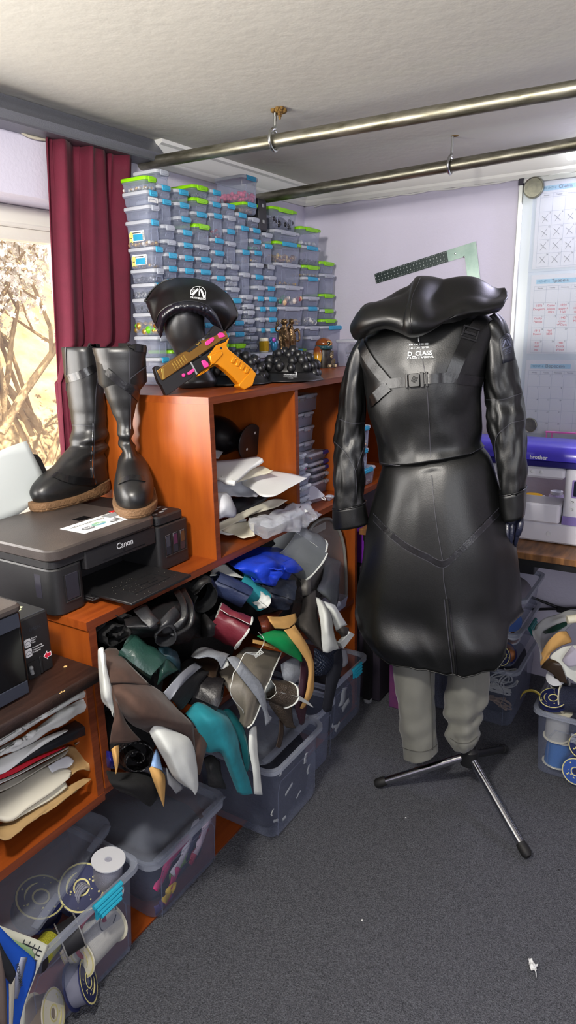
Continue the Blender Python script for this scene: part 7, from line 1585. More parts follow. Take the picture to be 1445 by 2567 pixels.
# ---------------------------------------------------------------- whiteboard and what hangs there
wbm = mat('whiteboard_enamel', '#d5dfe2', .18); alu = mat('anodised_aluminium', '#c9cdc9', .35, .6)
WBY, WBZ0, WBZ1 = .716, .98, 2.012
wb = thing('whiteboard', 'aluminium-framed whiteboard with month planners on the lilac wall', 'whiteboard', (2.84, .1, WBZ0))
obj('panel', MB().box(2.834, 2.8495, -.75, WBY - .012, WBZ0 + .012, WBZ1 - .012), wbm, wb)
mb = MB()
for b_ in ((-.765, WBY, WBZ1 - .018, WBZ1), (-.765, WBY, WBZ0, WBZ0 + .018), (WBY - .018, WBY, WBZ0 + .018, WBZ1 - .018)): mb.box(2.828, 2.8499, *b_, c=.003)
obj('frame', mb, alu, wb)
obj('corner_cap', MB().box(2.826, 2.8497, WBY - .020, WBY + .002, WBZ1 - .024, WBZ1 + .002, c=.004), mat('corner_black', '#2a2734', .5), wb)
mb = MB(); mb.box(2.8272, 2.8279, WBY - .068, WBY - .024, WBZ1 - .015, WBZ1 - .002); st_ = obj('maker_sticker', mb, m_st, wb)
obj('lettering', write(MB(), '2x3', frame((2.8271, WBY - .034, WBZ1 - .0085), (0, -1, 0), z=(-1, 0, 0)), .009, bold=.02), mat('red_print'), st_); obj('lettering', write(MB(), 'BOARDS', frame((2.8271, WBY - .054, WBZ1 - .0085), (0, -1, 0), z=(-1, 0, 0)), .009, bold=.02), mat('blue_print', '#4a58b8', .5), st_)
m_grid = mat('planner_grid', '#9aa7b6', .7); m_bar = mat('planner_bar', '#a5d2e2', .7); m_ink = mat('pencil_ink', '#54585e', .7); m_red = mat('red_ink', '#d8404c', .7); m_pk = clear('sheet_pocket', '#cfd2da', .12, .06, .35)
def planner(label, x0, yl, ztop, zbot, zrow0, rh, cw, nr, title, cells, nums, lift):
    t = thing('month_planner', label, 'calendar', (x0, yl - .2, zbot), 'month planners on the whiteboard')
    obj('sheet', MB().box(x0, x0 + .0012, yl - .42, yl, zbot, ztop), m_pap, t); bx_ = x0 - .0003
    obj('pocket', MB().box(x0 - .0022, x0 - .0016, yl - .44, yl + .014, zbot - .012, ztop + .012), m_pk, t)
    mb = MB(); w_ = .0006; g0 = yl - .013
    for k in range(nr + 1): mb.box(bx_, x0, g0 - cw*7, g0, zrow0 - rh*k - w_, zrow0 - rh*k)
    mb.box(bx_, x0, g0 - cw*7, g0, zrow0 + .013, zrow0 + .0136)
    for k in range(8): mb.box(bx_ - .0001, x0, g0 - cw*k - w_, g0 - cw*k, zrow0 - rh*nr, zrow0 + .0136)
    obj('grid', mb, m_grid, t)
    zb_ = zrow0 + .030; b = obj('title_bar', MB().box(bx_, x0, g0 - .155, g0 - .006, zb_ - .008, zb_ + .009), m_bar, t)
    fr = lambda y, z: frame((bx_ - .0002, y, z), (0, -1, 0), z=(-1, 0, 0))
    obj('lettering', write(MB(), 'MONTH:', fr(g0 - .010, zb_ + .0005), .0115, 'LEFT'), mat('title_blue', '#2f7f9a', .6), b); q = fr(g0 - .062, zb_ + .001); mb = write(MB(), title[:-2], q, .0165, 'LEFT'); e = -max((v.y for v in mb.v), key=lambda y: -y) + (g0 - .062) + .0014
    for a0, a1, b0, b1 in ((0, .001, -.0045, .0045), (.005, .006, -.0045, .0045), (.001, .005, -.0005, .0005), (.008, .009, -.0045, .0045), (.009, .0125, -.0045, -.0036), (.009, .0125, -.0004, .0004), (.0118, .0126, -.0036, -.0004)): mb.box(e + a0, e + a1, b0, b1, .0001, .0004, q)
    obj('handwriting', mb, m_ink, b)
    mb = MB()
    for k, d in enumerate(('Monday', 'Tuesday', 'Wednesday', 'Thursday')): write(mb, d, fr(g0 - cw*(k + .5), zrow0 + .0065), .0062)
    obj('lettering', mb, m_ink, t)
    mk, rd = MB(), MB()
    for (r_, c_), s_ in nums.items(): write(mk, s_, fr(g0 - cw*(c_ + 1) + .006, zrow0 - rh*r_ - .0055), .0085)
    rs_ = random.Random(int(ztop*100))
    for (r_, c_), s_ in cells.items():
        cy, cz = g0 - cw*(c_ + .5), zrow0 - rh*(r_ + .5)
        if s_ == 'X':
            e = rs_.uniform(-.003, .003); mk.tube([(bx_ - .0001, cy + .011, cz + .010 + e), (bx_ - .0001, cy - .011, cz - .011)], .0007, 4, flat=.4); mk.tube([(bx_ - .0001, cy - .009, cz + .013), (bx_ - .0001, cy + .010 + e, cz - .013)], .0007, 4, flat=.4)
        else:
            for k, ln in enumerate(s_.split('/')): write(rd, ln, fr(cy, cz + .012 - .0125*k) @ Matrix.Rotation(rs_.uniform(-.08, .08), 4, 'Z'), .0115)
    if mk.v: obj('handwriting', mk, m_ink, t, 180)
    if rd.v: obj('red_handwriting', rd, m_red, t, 180)
XX = {(r_, c_): 'X' for r_ in range(1, 5) for c_ in range(4)}
n1 = {(1, 0): '5', (1, 1): '6', (2, 0): '12', (2, 1): '13', (2, 2): '14', (3, 0): '19', (3, 1): '20', (3, 2): '21', (4, 0): '26', (4, 1): '27', (4, 2): '28', (1, 2): '7'}
planner('top month planner with pencilled crosses in every day', 2.8315, .647, 1.995, 1.690, 1.939, .0485, .0443, 5, 'Січень', XX, n1, 0)
n2 = {(1, 0): '4', (1, 1): '5', (1, 2): '6', (2, 0): '11', (2, 1): '12', (2, 2): '13', (3, 0): '18', (3, 1): '19', (3, 2): '20', (4, 0): '25', (4, 1): '26', (4, 2): '27'}
c2 = {(1, 0): '1873/Dungeon', (1, 1): 'Game/Saloon/1939', (1, 2): '1924/inspect/Hell', (1, 3): '17/Hu/cp', (2, 0): 'Guilty/Nation', (2, 2): '1942/cover/of Dark', (2, 3): '19/M', (3, 0): '1915/Power', (3, 1): 'Hell/1833', (4, 0): '1933/Hell/Inst', (4, 2): '1981/Dusty/Wings'}
planner('middle month planner filled with red handwriting', 2.8315, .647, 1.668, 1.376, 1.613, .0465, .0443, 5, 'Травень', c2, n2, 0)
n3 = {(0, 0): '31', (0, 1): '1', (0, 2): '2', (1, 0): '7', (1, 1): '8', (1, 2): '9', (2, 0): '14', (2, 1): '15', (2, 2): '16', (3, 0): '21', (3, 1): '22', (3, 2): '23', (4, 0): '28', (4, 1): '29', (4, 2): '30'}
planner('lowest month planner with empty days above the sewing machine', 2.8315, .647, 1.352, 1.062, 1.297, .0465, .0443, 5, 'Вересень', {}, n3, 0)
for px, py, r_, lb_ in ((1338, 470, .0375, 'round steel magnet at the top left corner of the whiteboard'), (1328, 1066, .029, 'round steel magnet low on the whiteboard beside the coat sleeve')):
    p = at(px, py, X=2.82); solo('magnet', MB().lathe([(r_*.98, 0), (r_, .004), (r_*.97, .010), (r_*.9, .011), (r_*.86, .0095), (0.001, .0093)], frame((2.8288, p.y, p.z), (0, -1, 0), z=(-1, 0, 0)), 36), mat('magnet_steel', '#9a9a86', .35, .8, col2='#75756a', vscale=30), lb_, 'magnet', 'magnets on the whiteboard')
# carpenter's square on the wall
q = [(943.3, 711.4), (938.9, 686.7), (1194.1, 604.5), (1211.4, 717.9), (1211.4, 760), (1180, 760), (1176.8, 715.7), (1166, 643.5)]
pts = [at(x, y, X=2.847) for x, y in q]
t = thing('carpenter_square', 'steel carpenter square hanging on the lilac wall above the hood', 'square', pts[3])
def flat(name, P, m, th, par, dx=0): 
    f = [p + V((dx, 0, 0)) for p in P]; return obj(name, MB().loft([[p + V((th, 0, 0)) for p in f], f]), m, par, 20)
mid = at(1120, 628.4, X=2.847); midl = at(1125, 656, X=2.847)
bl_ = flat('blade', [pts[0], pts[1], mid, midl], mat('blade_dark', '#2f3a38', .35, .4), .0015, t)
flat('tongue', [midl, mid, pts[2], pts[4], pts[5], pts[7]], mat('square_steel', '#6c827a', .3, .7, col2='#8b9d94', vscale=12), .0015, t)
mb = MB(); d1 = mid - pts[1]; d2 = pts[0] - pts[1]
for k in range(44):
    for v, L in ((.04, .10), (.30, .12), (.62, .12), (.86, .10)):
        if v in (.30, .62) and k % 2: continue
        a = pts[1] + d1*(.01 + k*.0225) + d2*v; w_ = .0022 if v in (.30, .62) else .0008
        mb.box(-w_/2, w_/2, 0, L*d2.length, -.0003, 0, frame(a + V((-.0003, 0, 0)), d1, y=d2))
obj('graduations', mb, mat('grad_white', '#b9c0bc', .6), bl_)
p = at(1142, 636, X=2.8465); obj('hole', MB().lathe([(.004, 0), (.003, .0006)], frame((p.x, p.y, p.z), (0, -1, 0), z=(-1, 0, 0)), 12), m_hook, t); p = at(1164, 644, X=2.8465); obj('hole', MB().lathe([(.004, 0), (.003, .0006)], frame((p.x, p.y, p.z), (0, -1, 0), z=(-1, 0, 0)), 12), m_hook, t)
# scrap and lint on the carpet
p = at(1338, 2437, Z=0); rows = [[V((p.x + .028*(u-.5) + .01*v, p.y + .02*(v-.5) + .006*u, .004 + .012*abs(sin(u*5 + v*4)))) for u in (0, .25, .5, .75, 1)] for v in (0, .33, .66, 1)]
solo('paper_scrap', MB().grid(rumple(smooth(rows, 4, 4), 60, .006, 2), .0012), m_pap, 'crumpled white scrap lying on the carpet in the lower right', 'scrap', ang=180)
for k, (x, y) in enumerate(((908, 2308), (1402, 2182), (1018, 2051))):
    p = at(x, y, Z=0); solo('lint', MB().ell((p.x, p.y, .002), (.004 - .001*k, .003, .0015), n=8, h=5), m_pap if k != 1 else m_gblk, ['white lint speck on the carpet, nearest the photo centre', 'dark speck on the carpet right of the tripod foot', 'tiny white speck on the carpet below the left tripod foot'][k], 'lint', ang=180)

# ---------------------------------------------------------------- dressed mannequin
P0 = V((1.916, .532, 0)); NN = P0.normalized(); UU = V((NN.y, -NN.x, 0))
def mp(x, y, d=0.):
    """point on the upright plane through the mannequin's pole, d metres behind it"""
    r = ray(x, y); return EYE + r*((P0.dot(NN) + d)/r.dot(NN))
NR = 56
def ell_ring(xl, yl, xr, yr, bk, fr, d=0., sq=2.25):
    a, b = mp(xl, yl, d), mp(xr, yr, d); c = (a+b)/2; h = (b-a)/2; o = []
    for k in range(NR):
        t = 2*PI*k/NR; cx, sx = cos(t), sin(t)
        ex = math.copysign(abs(cx)**(2/sq), cx); ey = math.copysign(abs(sx)**(2/sq), sx)
        o.append(c + h*ex - NN*(ey*(bk if ey > 0 else fr)))
    return o
def tubeof(rings, n=5, fold=None, top=True, bot=True):
    C = [cr([r[j] for r in rings], n) for j in range(NR)]; R_ = [[C[j][i] for j in range(NR)] for i in range(len(C[0]))]
    if fold:
        m = len(R_); O = []
        for i, r in enumerate(R_):
            c = sum(r, V())/NR; O.append([p + (p - c).normalized()*fold(i/(m-1), 2*PI*j/NR, p) for j, p in enumerate(r)])
        R_ = O
    # turned-in hem so that open ends show thickness
    if bot:
        e = R_[-1]; c = sum(e, V())/NR
        up = (sum(R_[-3], V()) - sum(e, V()))/NR; up = up.normalized()*.012
        R_ += [[p + (c-p).normalized()*.004 for p in e], [p + (c-p).normalized()*.006 + up for p in e]]
    return R_
ct = thing('coat', 'long black hooded leatherette coat seen from behind on the tripod mannequin', 'coat', (P0.x, P0.y, .45))
J = [(1010, 800, 1140, 768, .055, .05), (962, 822, 1188, 778, .065, .06), (926, 838, 1224, 794, .075, .07), (906, 866, 1240, 814, .088, .08), (902, 905, 1232, 852, .10, .10), (912, 940, 1222, 895, .112, .115), (922, 992, 1212, 965, .118, .12), (928, 1030, 1207, 1005, .115, .12), (943, 1080, 1205, 1060, .108, .11), (950, 1125, 1208, 1100, .105, .105), (955, 1160, 1217, 1120, .113, .11)]
def jf(v, t, p):
    w = max(0, min(1, (v - .1)*3))
    d = .014*(abs(noise.noise(V((t*1.6, p.z*6, 12)))) - .2) + .006*noise.noise(V((t*1.4, p.z*9, 2))) + .003*noise.noise(V((t*4, p.z*16, 5)))
    d += w*.005*sin(6*t + 9*v)*max(0, v - .55) + .004*math.exp(-((v - .82)/.06)**2)*sin(5*t + 1)
    return d - .004*math.exp(-((t - PI/2)/.05)**2)*(v > .2)
jr = tubeof([ell_ring(*q) for q in J], 6, jf)
jk = obj('bodice', MB().loft(jr, cap=(True, False)), m_pu, ct, 180)
K = [(962, 1158, 1210, 1118, .088, .09), (957, 1185, 1234, 1150, .108, .10), (945, 1236, 1250, 1212, .125, .115), (930, 1290, 1264, 1280, .138, .13), (914, 1366, 1288, 1366, .150, .14), (900, 1453, 1300, 1453, .158, .15), (893, 1510, 1303, 1515, .164, .15)]
hem = [(1296, 1556, .0), (1272, 1578, -.06), (1258, 1612, -.10), (1249, 1676, -.14), (1209, 1689, -.165), (1141, 1703, -.178), (1085, 1690, -.176), (1036, 1676, -.165), (967, 1658, -.13), (925, 1622, -.07), (890, 1580, .0)]
H1 = cr([mp(*q) for q in hem], 12); n1 = NR//2 + 1
# resample the measured near half of the hem, close the far half behind it
H1 = [H1[round(i*(len(H1)-1)/(n1-1))] for i in range(n1)]
a, b = H1[0], H1[-1]; far = []
for k in range(1, NR - n1 + 1):
    t = PI*k/(NR - n1 + 1); far.append(b*(.5 + .5*cos(t)) + a*(.5 - .5*cos(t)) + NN*(.15*sin(t)) - V((0, 0, .02*sin(t))))
hr_ = H1 + far
kr = [ell_ring(*q) for q in K]; mid = [ (p*.45 + q*.55) for p, q in zip(kr[-1], hr_)]
cm = sum(mid, V())/NR; mid = [p + (p - cm).normalized()*.016 for p in mid]
def kf(v, t, p):
    w = max(0, v - .15)
    d = w*(.014*sin(5*t + 1.2 + 1.3*v) + .008*sin(9*t + .5 + v)) + .006*noise.noise(V((t*1.8, p.z*5, 9)))*min(1, v*3)
    low = max(0, (v - .6)/.4)
    d += low*.026*noise.noise(V((t*3.2, p.z*7, 21))) + low*.010*noise.noise(V((t*6, p.z*13, 4)))
    d += (.012 + .03*low)*min(1, v*4)*(abs(noise.noise(V((t*1.5, p.z*3.2, 13)))) - .22)
    return d - (.006*math.exp(-((t - PI/2)/.06)**2))*(v > .1) - low*.010*math.exp(-((t - PI/2 - .02)/.12)**2)
sr = tubeof(kr + [mid, hr_], 7, kf)
sk = obj('skirt', MB().loft(sr, cap=(True, False)), m_pu, ct, 180)
# sleeves with turned-up cuffs
def sleeve(name, rows, cuff, dp, seed):
    rs = [ell_ring(xl, yl, xr, yr, dp*(.55 + .25*min(1, i/4)), dp*.7, d) for i, (xl, yl, xr, yr, d) in enumerate(rows)]
    def f(v, t, p):
        e = math.exp(-((v - .62)/.16)**2); g_ = math.exp(-((v - .9)/.1)**2)
        return .012*(abs(noise.noise(V((t*1.3, p.z*9, seed + 9)))) - .2) + .003*noise.noise(V((t*2, p.z*14, seed))) + e*.006*noise.noise(V((t*2.5, p.z*30, seed + 3))) + g_*.006*noise.noise(V((t*2, p.z*26, seed + 5)))
    s_ = obj(name, MB().loft(tubeof(rs, 6, f, bot=False)), m_pu, ct, 180)
    C = [ell_ring(xl, yl, xr, yr, dp*.86, dp*.8, d) for xl, yl, xr, yr, d in cuff]
    R_ = tubeof(C, 4, lambda v, t, p: .0025*noise.noise(V((t*2, p.z*20, seed))))
    e = R_[0]; c = sum(e, V())/NR; inn = [[p + (c-p).normalized()*.006 - V((0, 0, .012)) for p in e], [p + (c-p).normalized()*.003 for p in e]]
    cf = obj('cuff', MB().loft(inn + R_, cap=(False, True)), m_pu, s_, 180)
    obj('cuff_edge', MB().tube(R_[0] + R_[0][:1], .0024, 6), m_bsh, cf, 180)
    return s_, cf
LS = [(902, 850, 940, 838, .01), (886, 872, 932, 868, 0), (874, 900, 926, 898, 0), (866, 930, 921, 925, 0), (858, 970, 918, 965, 0), (850, 1030, 916, 1030, .0), (845, 1075, 914, 1075, 0), (839, 1115, 913, 1112, -.005), (838, 1150, 912, 1150, -.012), (838, 1200, 911, 1200, -.02), (838, 1240, 912, 1235, -.022), (839, 1275, 913, 1265, -.022)]
RS = [(1196, 812, 1244, 782, .01), (1204, 835, 1265, 804, 0), (1210, 862, 1281, 840, 0), (1213, 897, 1290, 876, 0), (1213, 930, 1296, 912, 0), (1212, 965, 1304, 945, 0), (1219, 1000, 1311, 985, 0), (1222, 1050, 1318, 1040, -.005), (1232, 1100, 1320, 1095, -.012), (1243, 1150, 1319, 1150, -.02), (1249, 1200, 1319, 1190, -.02), (1252, 1240, 1318, 1228, -.02)]
sl, cl_ = sleeve('sleeve', LS, [(836, 1272, 918, 1258, -.022), (836, 1295, 921, 1285, -.022), (838, 1322, 926, 1310, -.022)], .058, 3)
sr_, crr = sleeve('sleeve', RS, [(1250, 1236, 1321, 1219, -.02), (1253, 1270, 1320, 1258, -.02), (1258, 1302, 1317, 1288, -.02)], .060, 8)
# hood lying on the back
HD = [[(930, 800, .12), (945, 780, .13), (990, 750, .13), (1032, 722, .13), (1056, 712, .13), (1115, 716, .13), (1170, 728, .13), (1225, 740, .13), (1250, 745, .12)],
      [(906, 775, .05), (926, 757, .05), (985, 733, .04), (1032, 703, .03), (1054, 694, .02), (1112, 702, .03), (1175, 717, .04), (1235, 722, .05), (1262, 716, .05)],
      [(900, 785, .0), (920, 770, -.04), (978, 750, -.05), (1030, 722, -.045), (1050, 712, -.075), (1112, 722, -.035), (1172, 733, -.05), (1232, 738, -.02), (1272, 724, .01)],
      [(894, 800, -.05), (915, 790, -.10), (975, 772, -.115), (1024, 755, -.115), (1032, 748, -.15), (1100, 760, -.105), (1165, 757, -.11), (1225, 756, -.06), (1275, 740, -.03)],
      [(890, 815, -.07), (915, 806, -.125), (970, 792, -.15), (1024, 790, -.155), (1028, 790, -.185), (1092, 792, -.15), (1158, 778, -.13), (1220, 770, -.085), (1270, 753, -.05)],
      [(890, 828, -.075), (920, 818, -.13), (968, 806, -.155), (1016, 818, -.165), (1030, 822, -.185), (1078, 818, -.165), (1140, 797, -.14), (1210, 779, -.095), (1258, 765, -.06)],
      [(896, 842, -.055), (925, 826, -.095), (962, 812, -.115), (1005, 828, -.125), (1032, 839, -.135), (1068, 829, -.125), (1125, 809, -.11), (1200, 788, -.075), (1246, 776, -.045)],
      [(915, 838, -.03), (938, 822, -.06), (968, 808, -.08), (1005, 815, -.09), (1034, 820, -.09), (1068, 812, -.085), (1125, 795, -.075), (1195, 778, -.05), (1232, 770, -.02)]]
hg = smooth([[mp(*q) for q in r] for r in HD], 8, 9); hg = rumple(hg, 7, .014, 4)
def crease(P, s, amp, seed):
    O = []
    for i in range(len(P)):
        q = []
        for j in range(len(P[0])):
            a = P[min(i+1, len(P)-1)][j] - P[max(i-1, 0)][j]; b = P[i][min(j+1, len(P[0])-1)] - P[i][max(j-1, 0)]; n = a.cross(b).normalized()
            q.append(P[i][j] + n*amp*(abs(noise.noise(P[i][j]*s + V((seed, seed, 0)))) - .2))
        O.append(q)
    return O
hg = crease(hg, 7, .034, 3.3)
mb = MB(); mb.grid(hg, -.003); hdm = obj('hood', mb, m_pu, ct, 180)
tj, ts, tsl, tsr, th_ = bvh(jk), bvh(sk), bvh(sl), bvh(sr_), bvh(hdm)
obj('seam', MB().tube([p for p in (hit(th_, x, y, .0006)[0] for x, y in [(q.x, q.y) for q in cr([(1054, 697, 0), (1048, 712, 0), (1034, 745, 0), (1029, 790, 0), (1031, 822, 0), (1033, 836, 0)], 8)]) if p], .0012, 6), m_bsh, hdm)
def seamline(par, t, pts, w=.0022, m=None, name='seam'):
    c = ribbon(t, pts, w, .0014, 10, .0009)
    if c.v: obj(name, c, m or m_stitch, par, 60)
seamline(jk, tj, [(1050, 845), (1060, 900), (1070, 960), (1077, 1060), (1081, 1170)])
seamline(jk, tj, [(956, 1167), (1000, 1174), (1081, 1178), (1150, 1160), (1214, 1124)], .004, m_bsh)
seamline(jk, tj, [(957, 1160), (1000, 1167), (1081, 1171), (1150, 1153), (1214, 1118)], .0012)
seamline(sk, ts, [(1083, 1192), (1090, 1270), (1098, 1330), (1111, 1405)])
seamline(sk, ts, [(1112, 1422), (1114, 1460), (1120, 1500)])
vb_ = [(938, 1297), (975, 1335), (1020, 1370), (1070, 1396), (1112, 1414), (1150, 1385), (1195, 1340), (1250, 1283)]
seamline(sk, ts, vb_, .017, m_bsh, 'band'); seamline(sk, ts, [(x, y - 9) for x, y in vb_], .002, None); seamline(sk, ts, [(x, y + 9) for x, y in vb_], .002, None)
seamline(sk, ts, [(1121, 1502), (1125, 1540), (1131, 1600), (1138, 1650), (1142, 1696)], .005, mat('vent_dark', '#040405', .8), 'vent')
seamline(sk, ts, [(1126, 1500), (1131, 1545), (1137, 1600), (1143, 1650), (1147, 1697)], .005, m_bsh, 'vent_edge'); seamline(sk, ts, [(1114, 1502), (1119, 1545), (1125, 1600), (1132, 1650), (1137, 1696)], .003, m_stitch, 'vent_edge')
e = sr[-3]; obj('hem_piping', MB().tube([p for p in e] + [e[0]], .0022, 6), m_pu, sk, 180)
for par, t, LN in ((sl, tsl, [[(851, 1050), (880, 1060), (914, 1060)], [(840, 1108), (858, 1125), (876, 1150), (890, 1180), (894, 1230), (896, 1262)], [(912, 1122), (902, 1150), (893, 1178)]]), (sr_, tsr, [[(1221, 1002), (1260, 1001), (1309, 985)], [(1317, 1052), (1280, 1062), (1250, 1090), (1243, 1120), (1250, 1190), (1256, 1228)]])):
    for l in LN: seamline(par, t, l)
# back print, raised from the cloth
def pxf(cx, cy, k, sl_=-.055): return lambda u, v: (cx + u*k, cy - v*k + u*k*sl_)
def bprint(s_, cx, cy, size, bold, sx=1., name='lettering'):
    f = onto(tj, pxf(cx, cy, 1.), .0030); o = MB(); write(o, s_, None, size, bold=bold, sx=sx, fn=lambda x, y: f(x, y)); obj(name, o, m_print, jk, 180)
bprint('P/N 3261 1903 0001', 1052, 864, 6.6, .012, .93); bprint('FACTORY TESTED', 1052, 872.5, 6.6, .012, .9); bprint('UCA SAFETY APPROVAL', 1053.5, 897, 7., .012, .93)
bprint('D_CLASS', 1053.5, 887, 15., .03, 1.02)
f = onto(tj, pxf(1050.5, 847, 1., 0)); o = MB(); o.add([f(-1.6, 11), f(1.6, 11), f(1.6, -8), f(0, -11), f(-1.6, -8)], [(0, 1, 2, 3, 4)]); obj('white_tab', o, m_print, jk, 180)
# emblem patch on the right sleeve
PC = [(1253, 848, 1270, 836), (1252, 856, 1279, 841), (1253, 866, 1283, 852), (1255, 876, 1285, 864), (1257, 888, 1287, 877), (1259, 900, 1288, 890), (1260, 912, 1289, 903)]
rows = [[hit(tsr, x0 + (x1-x0)*j/6, y0 + (y1-y0)*j/6, .002)[0] for j in range(7)] for x0, y0, x1, y1 in PC]
rows = [r for r in rows if all(p is not None for p in r)]
if len(rows) > 2:
    pt = obj('patch', MB().grid(rows, -.001), mat('patch_black', '#1c1e28', .5), sr_, 180); tp_ = bvh(pt)
    m_em = mat('embossed_grey', '#565a72', .45)
    def puv(u, v):
        a, b, c, d = (1256, 852), (1277, 842), (1260, 880), (1283, 870); return ((a[0]*(1-u) + b[0]*u)*(1-v) + (c[0]*(1-u) + d[0]*u)*v, (a[1]*(1-u) + b[1]*u)*(1-v) + (c[1]*(1-u) + d[1]*u)*v)
    emblem(pt, tp_, puv, m_em, small=('WATERPROOF', 'SAFETY FABRIC', 'UCA TESTED'))
# harness straps with buckles
hs = thing('harness', 'black webbing chest harness buckled across the back of the coat', 'harness', (P0.x - .1, P0.y, 1.35))
m_web = mat('webbing_black', '#070708', .30, bump=.04, bscale=200, spec=.5); m_bkl = mat('buckle_black', '#141416', .3)
tb_ = bvh(jk, hdm, sl, sr_)
def strap(pts, w=.030):
    c = ribbon(tj, pts, w, .003, 10, .003)
    if c.v: obj('strap', c, m_web, hs, 60)
strap([(932, 826), (915, 842), (908, 862), (930, 905), (974, 960)], .028)
strap([(1228, 790), (1205, 808), (1178, 842), (1152, 895), (1131, 945)], .034)
strap([(974, 962), (1010, 958), (1042, 954), (1118, 947), (1165, 952), (1207, 956)], .026)
strap([(975, 968), (952, 988), (931, 1010)], .030)
def buckle(px, py, rot, w, h, bar=True):
    p, n = hit(tj, px, py, .0075)
    if p is None: return None
    up_ = V((0, 0, 1)); x = n.cross(up_).normalized()*-1
    if x.dot(UU) < 0: x = -x
    M = frame(p, x, z=n) @ Matrix.Rotation(rot, 4, 'Z'); mb = MB(); t = .006
    for b_ in ((-w/2, w/2, h/2 - t, h/2), (-w/2, w/2, -h/2, -h/2 + t), (-w/2, -w/2 + t, -h/2 + t, h/2 - t), (w/2 - t, w/2, -h/2 + t, h/2 - t)): mb.box(*b_, -.003, .003, M, c=.0012)
    if bar: mb.box(-w/2 + t, w/2 - t, -.004, .004, -.001, .0035, M, c=.001)
    return obj('adjuster', mb, m_bkl, hs, 40)
buckle(1177, 837, -.30, .046, .036); buckle(903, 858, .35, .030, .034)
p, n = hit(tj, 1043, 954, .007)
x = UU - n*UU.dot(n); M = frame(p, x, z=n) @ Matrix.Rotation(.09, 4, 'Z'); mb = MB()
mb.prism(rrect(.030, .036, .005, 4), .008, M @ TR(-.004, 0, -.003), .0015); mb.prism(rrect(.010, .040, .002, 3), .008, M @ TR(.017, 0, -.003), .001); mb.prism(rrect(.006, .038, .002, 3), .007, M @ TR(-.024, 0, -.003), .001); mb.prism(rrect(.006, .040, .002, 3), .008, M @ TR(.029, 0, -.003), .001)
bk2 = obj('buckle', mb, m_bkl, hs, 40); mb = MB()
for k in range(5): mb.box(-.010 + .003*k, -.0085 + .003*k, -.008, .008, .0052, .0062, M @ Matrix.Rotation(-.5, 4, 'Z'))
obj('grip_ridge', mb, m_blkg, bk2)
# glove below the right cuff: palm, four fingers, thumb
m_glv = mat('glove_leather', '#161a2e', .28, bump=.15, bscale=160, spec=.7)
G = lambda x, y, d=-.02: mp(1220 + x*.14634, 1200 + y*.14634, d)
gl = thing('glove', 'navy-black leather glove hanging out of the right coat cuff', 'glove', G(430, 1250))
PL = [(290, 560, 590, 520, .019), (270, 660, 605, 620, .021), (262, 740, 600, 710, .021), (258, 800, 585, 790, .018), (275, 840, 570, 830, .010)]
rings = []
for xl, yl, xr, yr, dp in PL:
    a, b = G(xl, yl), G(xr, yr); c = (a+b)/2; h = (b-a)/2; rings.append([c + h*cos(2*PI*k/24) - NN*(dp*sin(2*PI*k/24)) for k in range(24)])
C = [cr([r[j] for r in rings], 3) for j in range(24)]
obj('palm', MB().loft([[C[j][i] for j in range(24)] for i in range(len(C[0]))]), m_glv, gl, 180)
for k, (pts, r) in enumerate([([(295, 740, -.022), (280, 860, -.032), (255, 980, -.034), (232, 1060, -.028)], .0085), ([(370, 750, -.03), (360, 900, -.040), (340, 1060, -.042), (322, 1170, -.034)], .0086), ([(450, 750, -.03), (440, 900, -.036), (410, 1080, -.036), (375, 1210, -.026)], .0084), ([(545, 740, -.022), (540, 880, -.026), (515, 1030, -.026), (490, 1135, -.018)], .0078)]):
    P = cr([G(*q) for q in pts], 5); nn_ = len(P)
    f = obj('finger', MB().tube(P, [r*(1.06 - .28*(i/(nn_-1)) + .05*math.exp(-((i/(nn_-1) - .42)/.08)**2)) for i in range(nn_)], 14), m_glv, gl, 180); ORG.setdefault(f, f.location)
    obj('fingertip', MB().ell(P[-1], (r*.8, r*.8, r*.95)), m_glv, f, 180)
P = cr([G(575, 640, -.03), G(590, 740, -.045), G(575, 860, -.05), G(540, 960, -.045)], 5)
f = obj('thumb', MB().tube(P, [.0092*(1.05 - .25*i/(len(P)-1)) for i in range(len(P))], 14), m_glv, gl, 180); obj('thumb_tip', MB().ell(P[-1], .0072), m_glv, f, 180)
# trousers
m_trs = mat('trouser_grey_satin', '#777770', .34, bump=.12, bscale=30, sheen=.2)
tr_ = thing('trousers', 'grey satin trousers under the black coat, hems above the tripod', 'trousers', (P0.x, P0.y, .1))
def leg(rows, seed, crease):
    rs = [ell_ring(xl, yl, xr, yr, dp, dp*.9, d, 2.1) for xl, yl, xr, yr, dp, d in rows]
    def f(v, t, p): return .006*noise.noise(V((t*1.6, p.z*9, seed))) + crease*math.exp(-((v - .62)/.22)**2)*(.016*noise.noise(V((t*1.2, p.z*22, seed + 2))) + .006*sin(p.z*90 + 2*t))
    return obj('leg', MB().loft(tubeof(rs, 7, f), cap=(True, False)), m_trs, tr_, 180)
lg = leg([(975, 1560, 1090, 1560, .075, -.01), (985, 1640, 1094, 1640, .075, -.01), (991, 1700, 1090, 1700, .07, -.01), (998, 1770, 1090, 1770, .064, -.01), (1005, 1830, 1093, 1825, .06, -.01), (1011, 1875, 1096, 1866, .058, -.01), (1014, 1893, 1097, 1882, .057, -.01)], 2, .25)
rg = leg([(1125, 1560, 1240, 1560, .075, 0), (1132, 1640, 1232, 1640, .075, 0), (1125, 1690, 1228, 1690, .07, 0), (1116, 1745, 1224, 1740, .062, 0), (1116, 1790, 1214, 1775, .056, 0), (1124, 1815, 1200, 1806, .05, 0), (1127, 1840, 1203, 1832, .05, -.005), (1130, 1855, 1202, 1848, .048, -.005), (1140, 1874, 1190, 1868, .036, -.005)], 5, 1.)
tl_, tr2 = bvh(lg), bvh(rg)
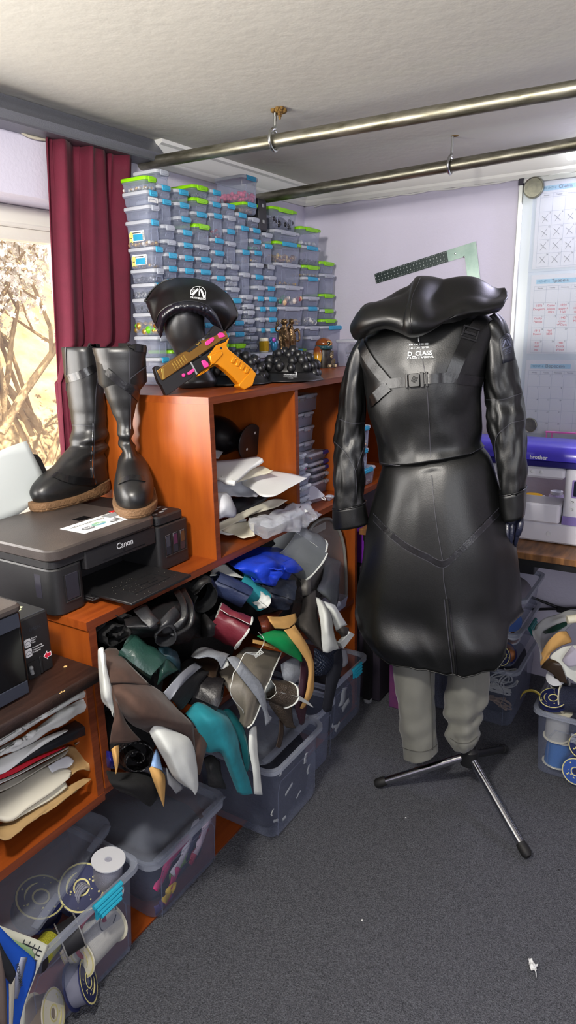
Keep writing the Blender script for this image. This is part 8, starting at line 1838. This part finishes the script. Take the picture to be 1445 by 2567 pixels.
seamline(lg, tl_, [(1012, 1874), (1030, 1880), (1055, 1884), (1080, 1878), (1096, 1866)], .0014, mat('trouser_seam', '#55544f', .5)); seamline(lg, tl_, [(1076, 1650), (1080, 1720), (1083, 1800), (1085, 1880)], .0014, mat('trouser_seam'))
seamline(rg, tr2, [(1130, 1850), (1150, 1862), (1175, 1862), (1198, 1846)], .0014, mat('trouser_seam'))
# tripod
m_tri = mat('tripod_chrome', '#c4c6cc', .14, 1.)
st = thing('mannequin_stand', 'chrome tripod mannequin stand with black rubber feet on the carpet', 'mannequin stand', (P0.x, P0.y, 0))
hz = .155
obj('pole', MB().tube([(P0.x, P0.y, hz - .03), (P0.x, P0.y, 1.0)], .014, 16), m_tri, st)
obj('hub', MB().lathe([(.02, hz - .035), (.028, hz - .03), (.028, hz + .02), (.018, hz + .03)], TR(P0.x, P0.y, 0)), m_blkm, st)
for fx, fy in ((1.807, .807), (1.733, .300), (2.212, .489)):
    ft = V((fx, fy, .017)); top_ = V((P0.x, P0.y, hz)); d = (ft - top_).normalized(); top_ = top_ + d*.022
    l = obj('leg', MB().tube([top_, ft - d*.03], .0125, 18), m_tri if fx < 2.1 else m_blkm, st)
    obj('foot', MB().tube([ft - d*.034, ft - d*.02, ft - d*.002, ft + d*.006], [.0145, .016, .0155, .010], 18), mat('rubber_black', '#151515', .6), l)
# body form inside the clothes
bk3 = [ell_ring(*q) for q in [(1020, 850, 1130, 820, .05, .05), (950, 890, 1185, 850, .07, .07), (955, 1000, 1180, 980, .09, .085), (975, 1150, 1180, 1120, .085, .08), (975, 1260, 1215, 1240, .10, .09), (985, 1380, 1215, 1370, .10, .09)]]
obj('form', MB().loft(tubeof(bk3, 3, None, bot=False)), bkm, st, 180)
nk = [ell_ring(*q) for q in [(1030, 735, 1110, 735, .035, .04, .04), (1035, 800, 1115, 790, .04, .045, .03), (1022, 845, 1125, 825, .045, .05, .01)]]
obj('neck', MB().loft(tubeof(nk, 3, None, bot=False)), bkm, st, 180)
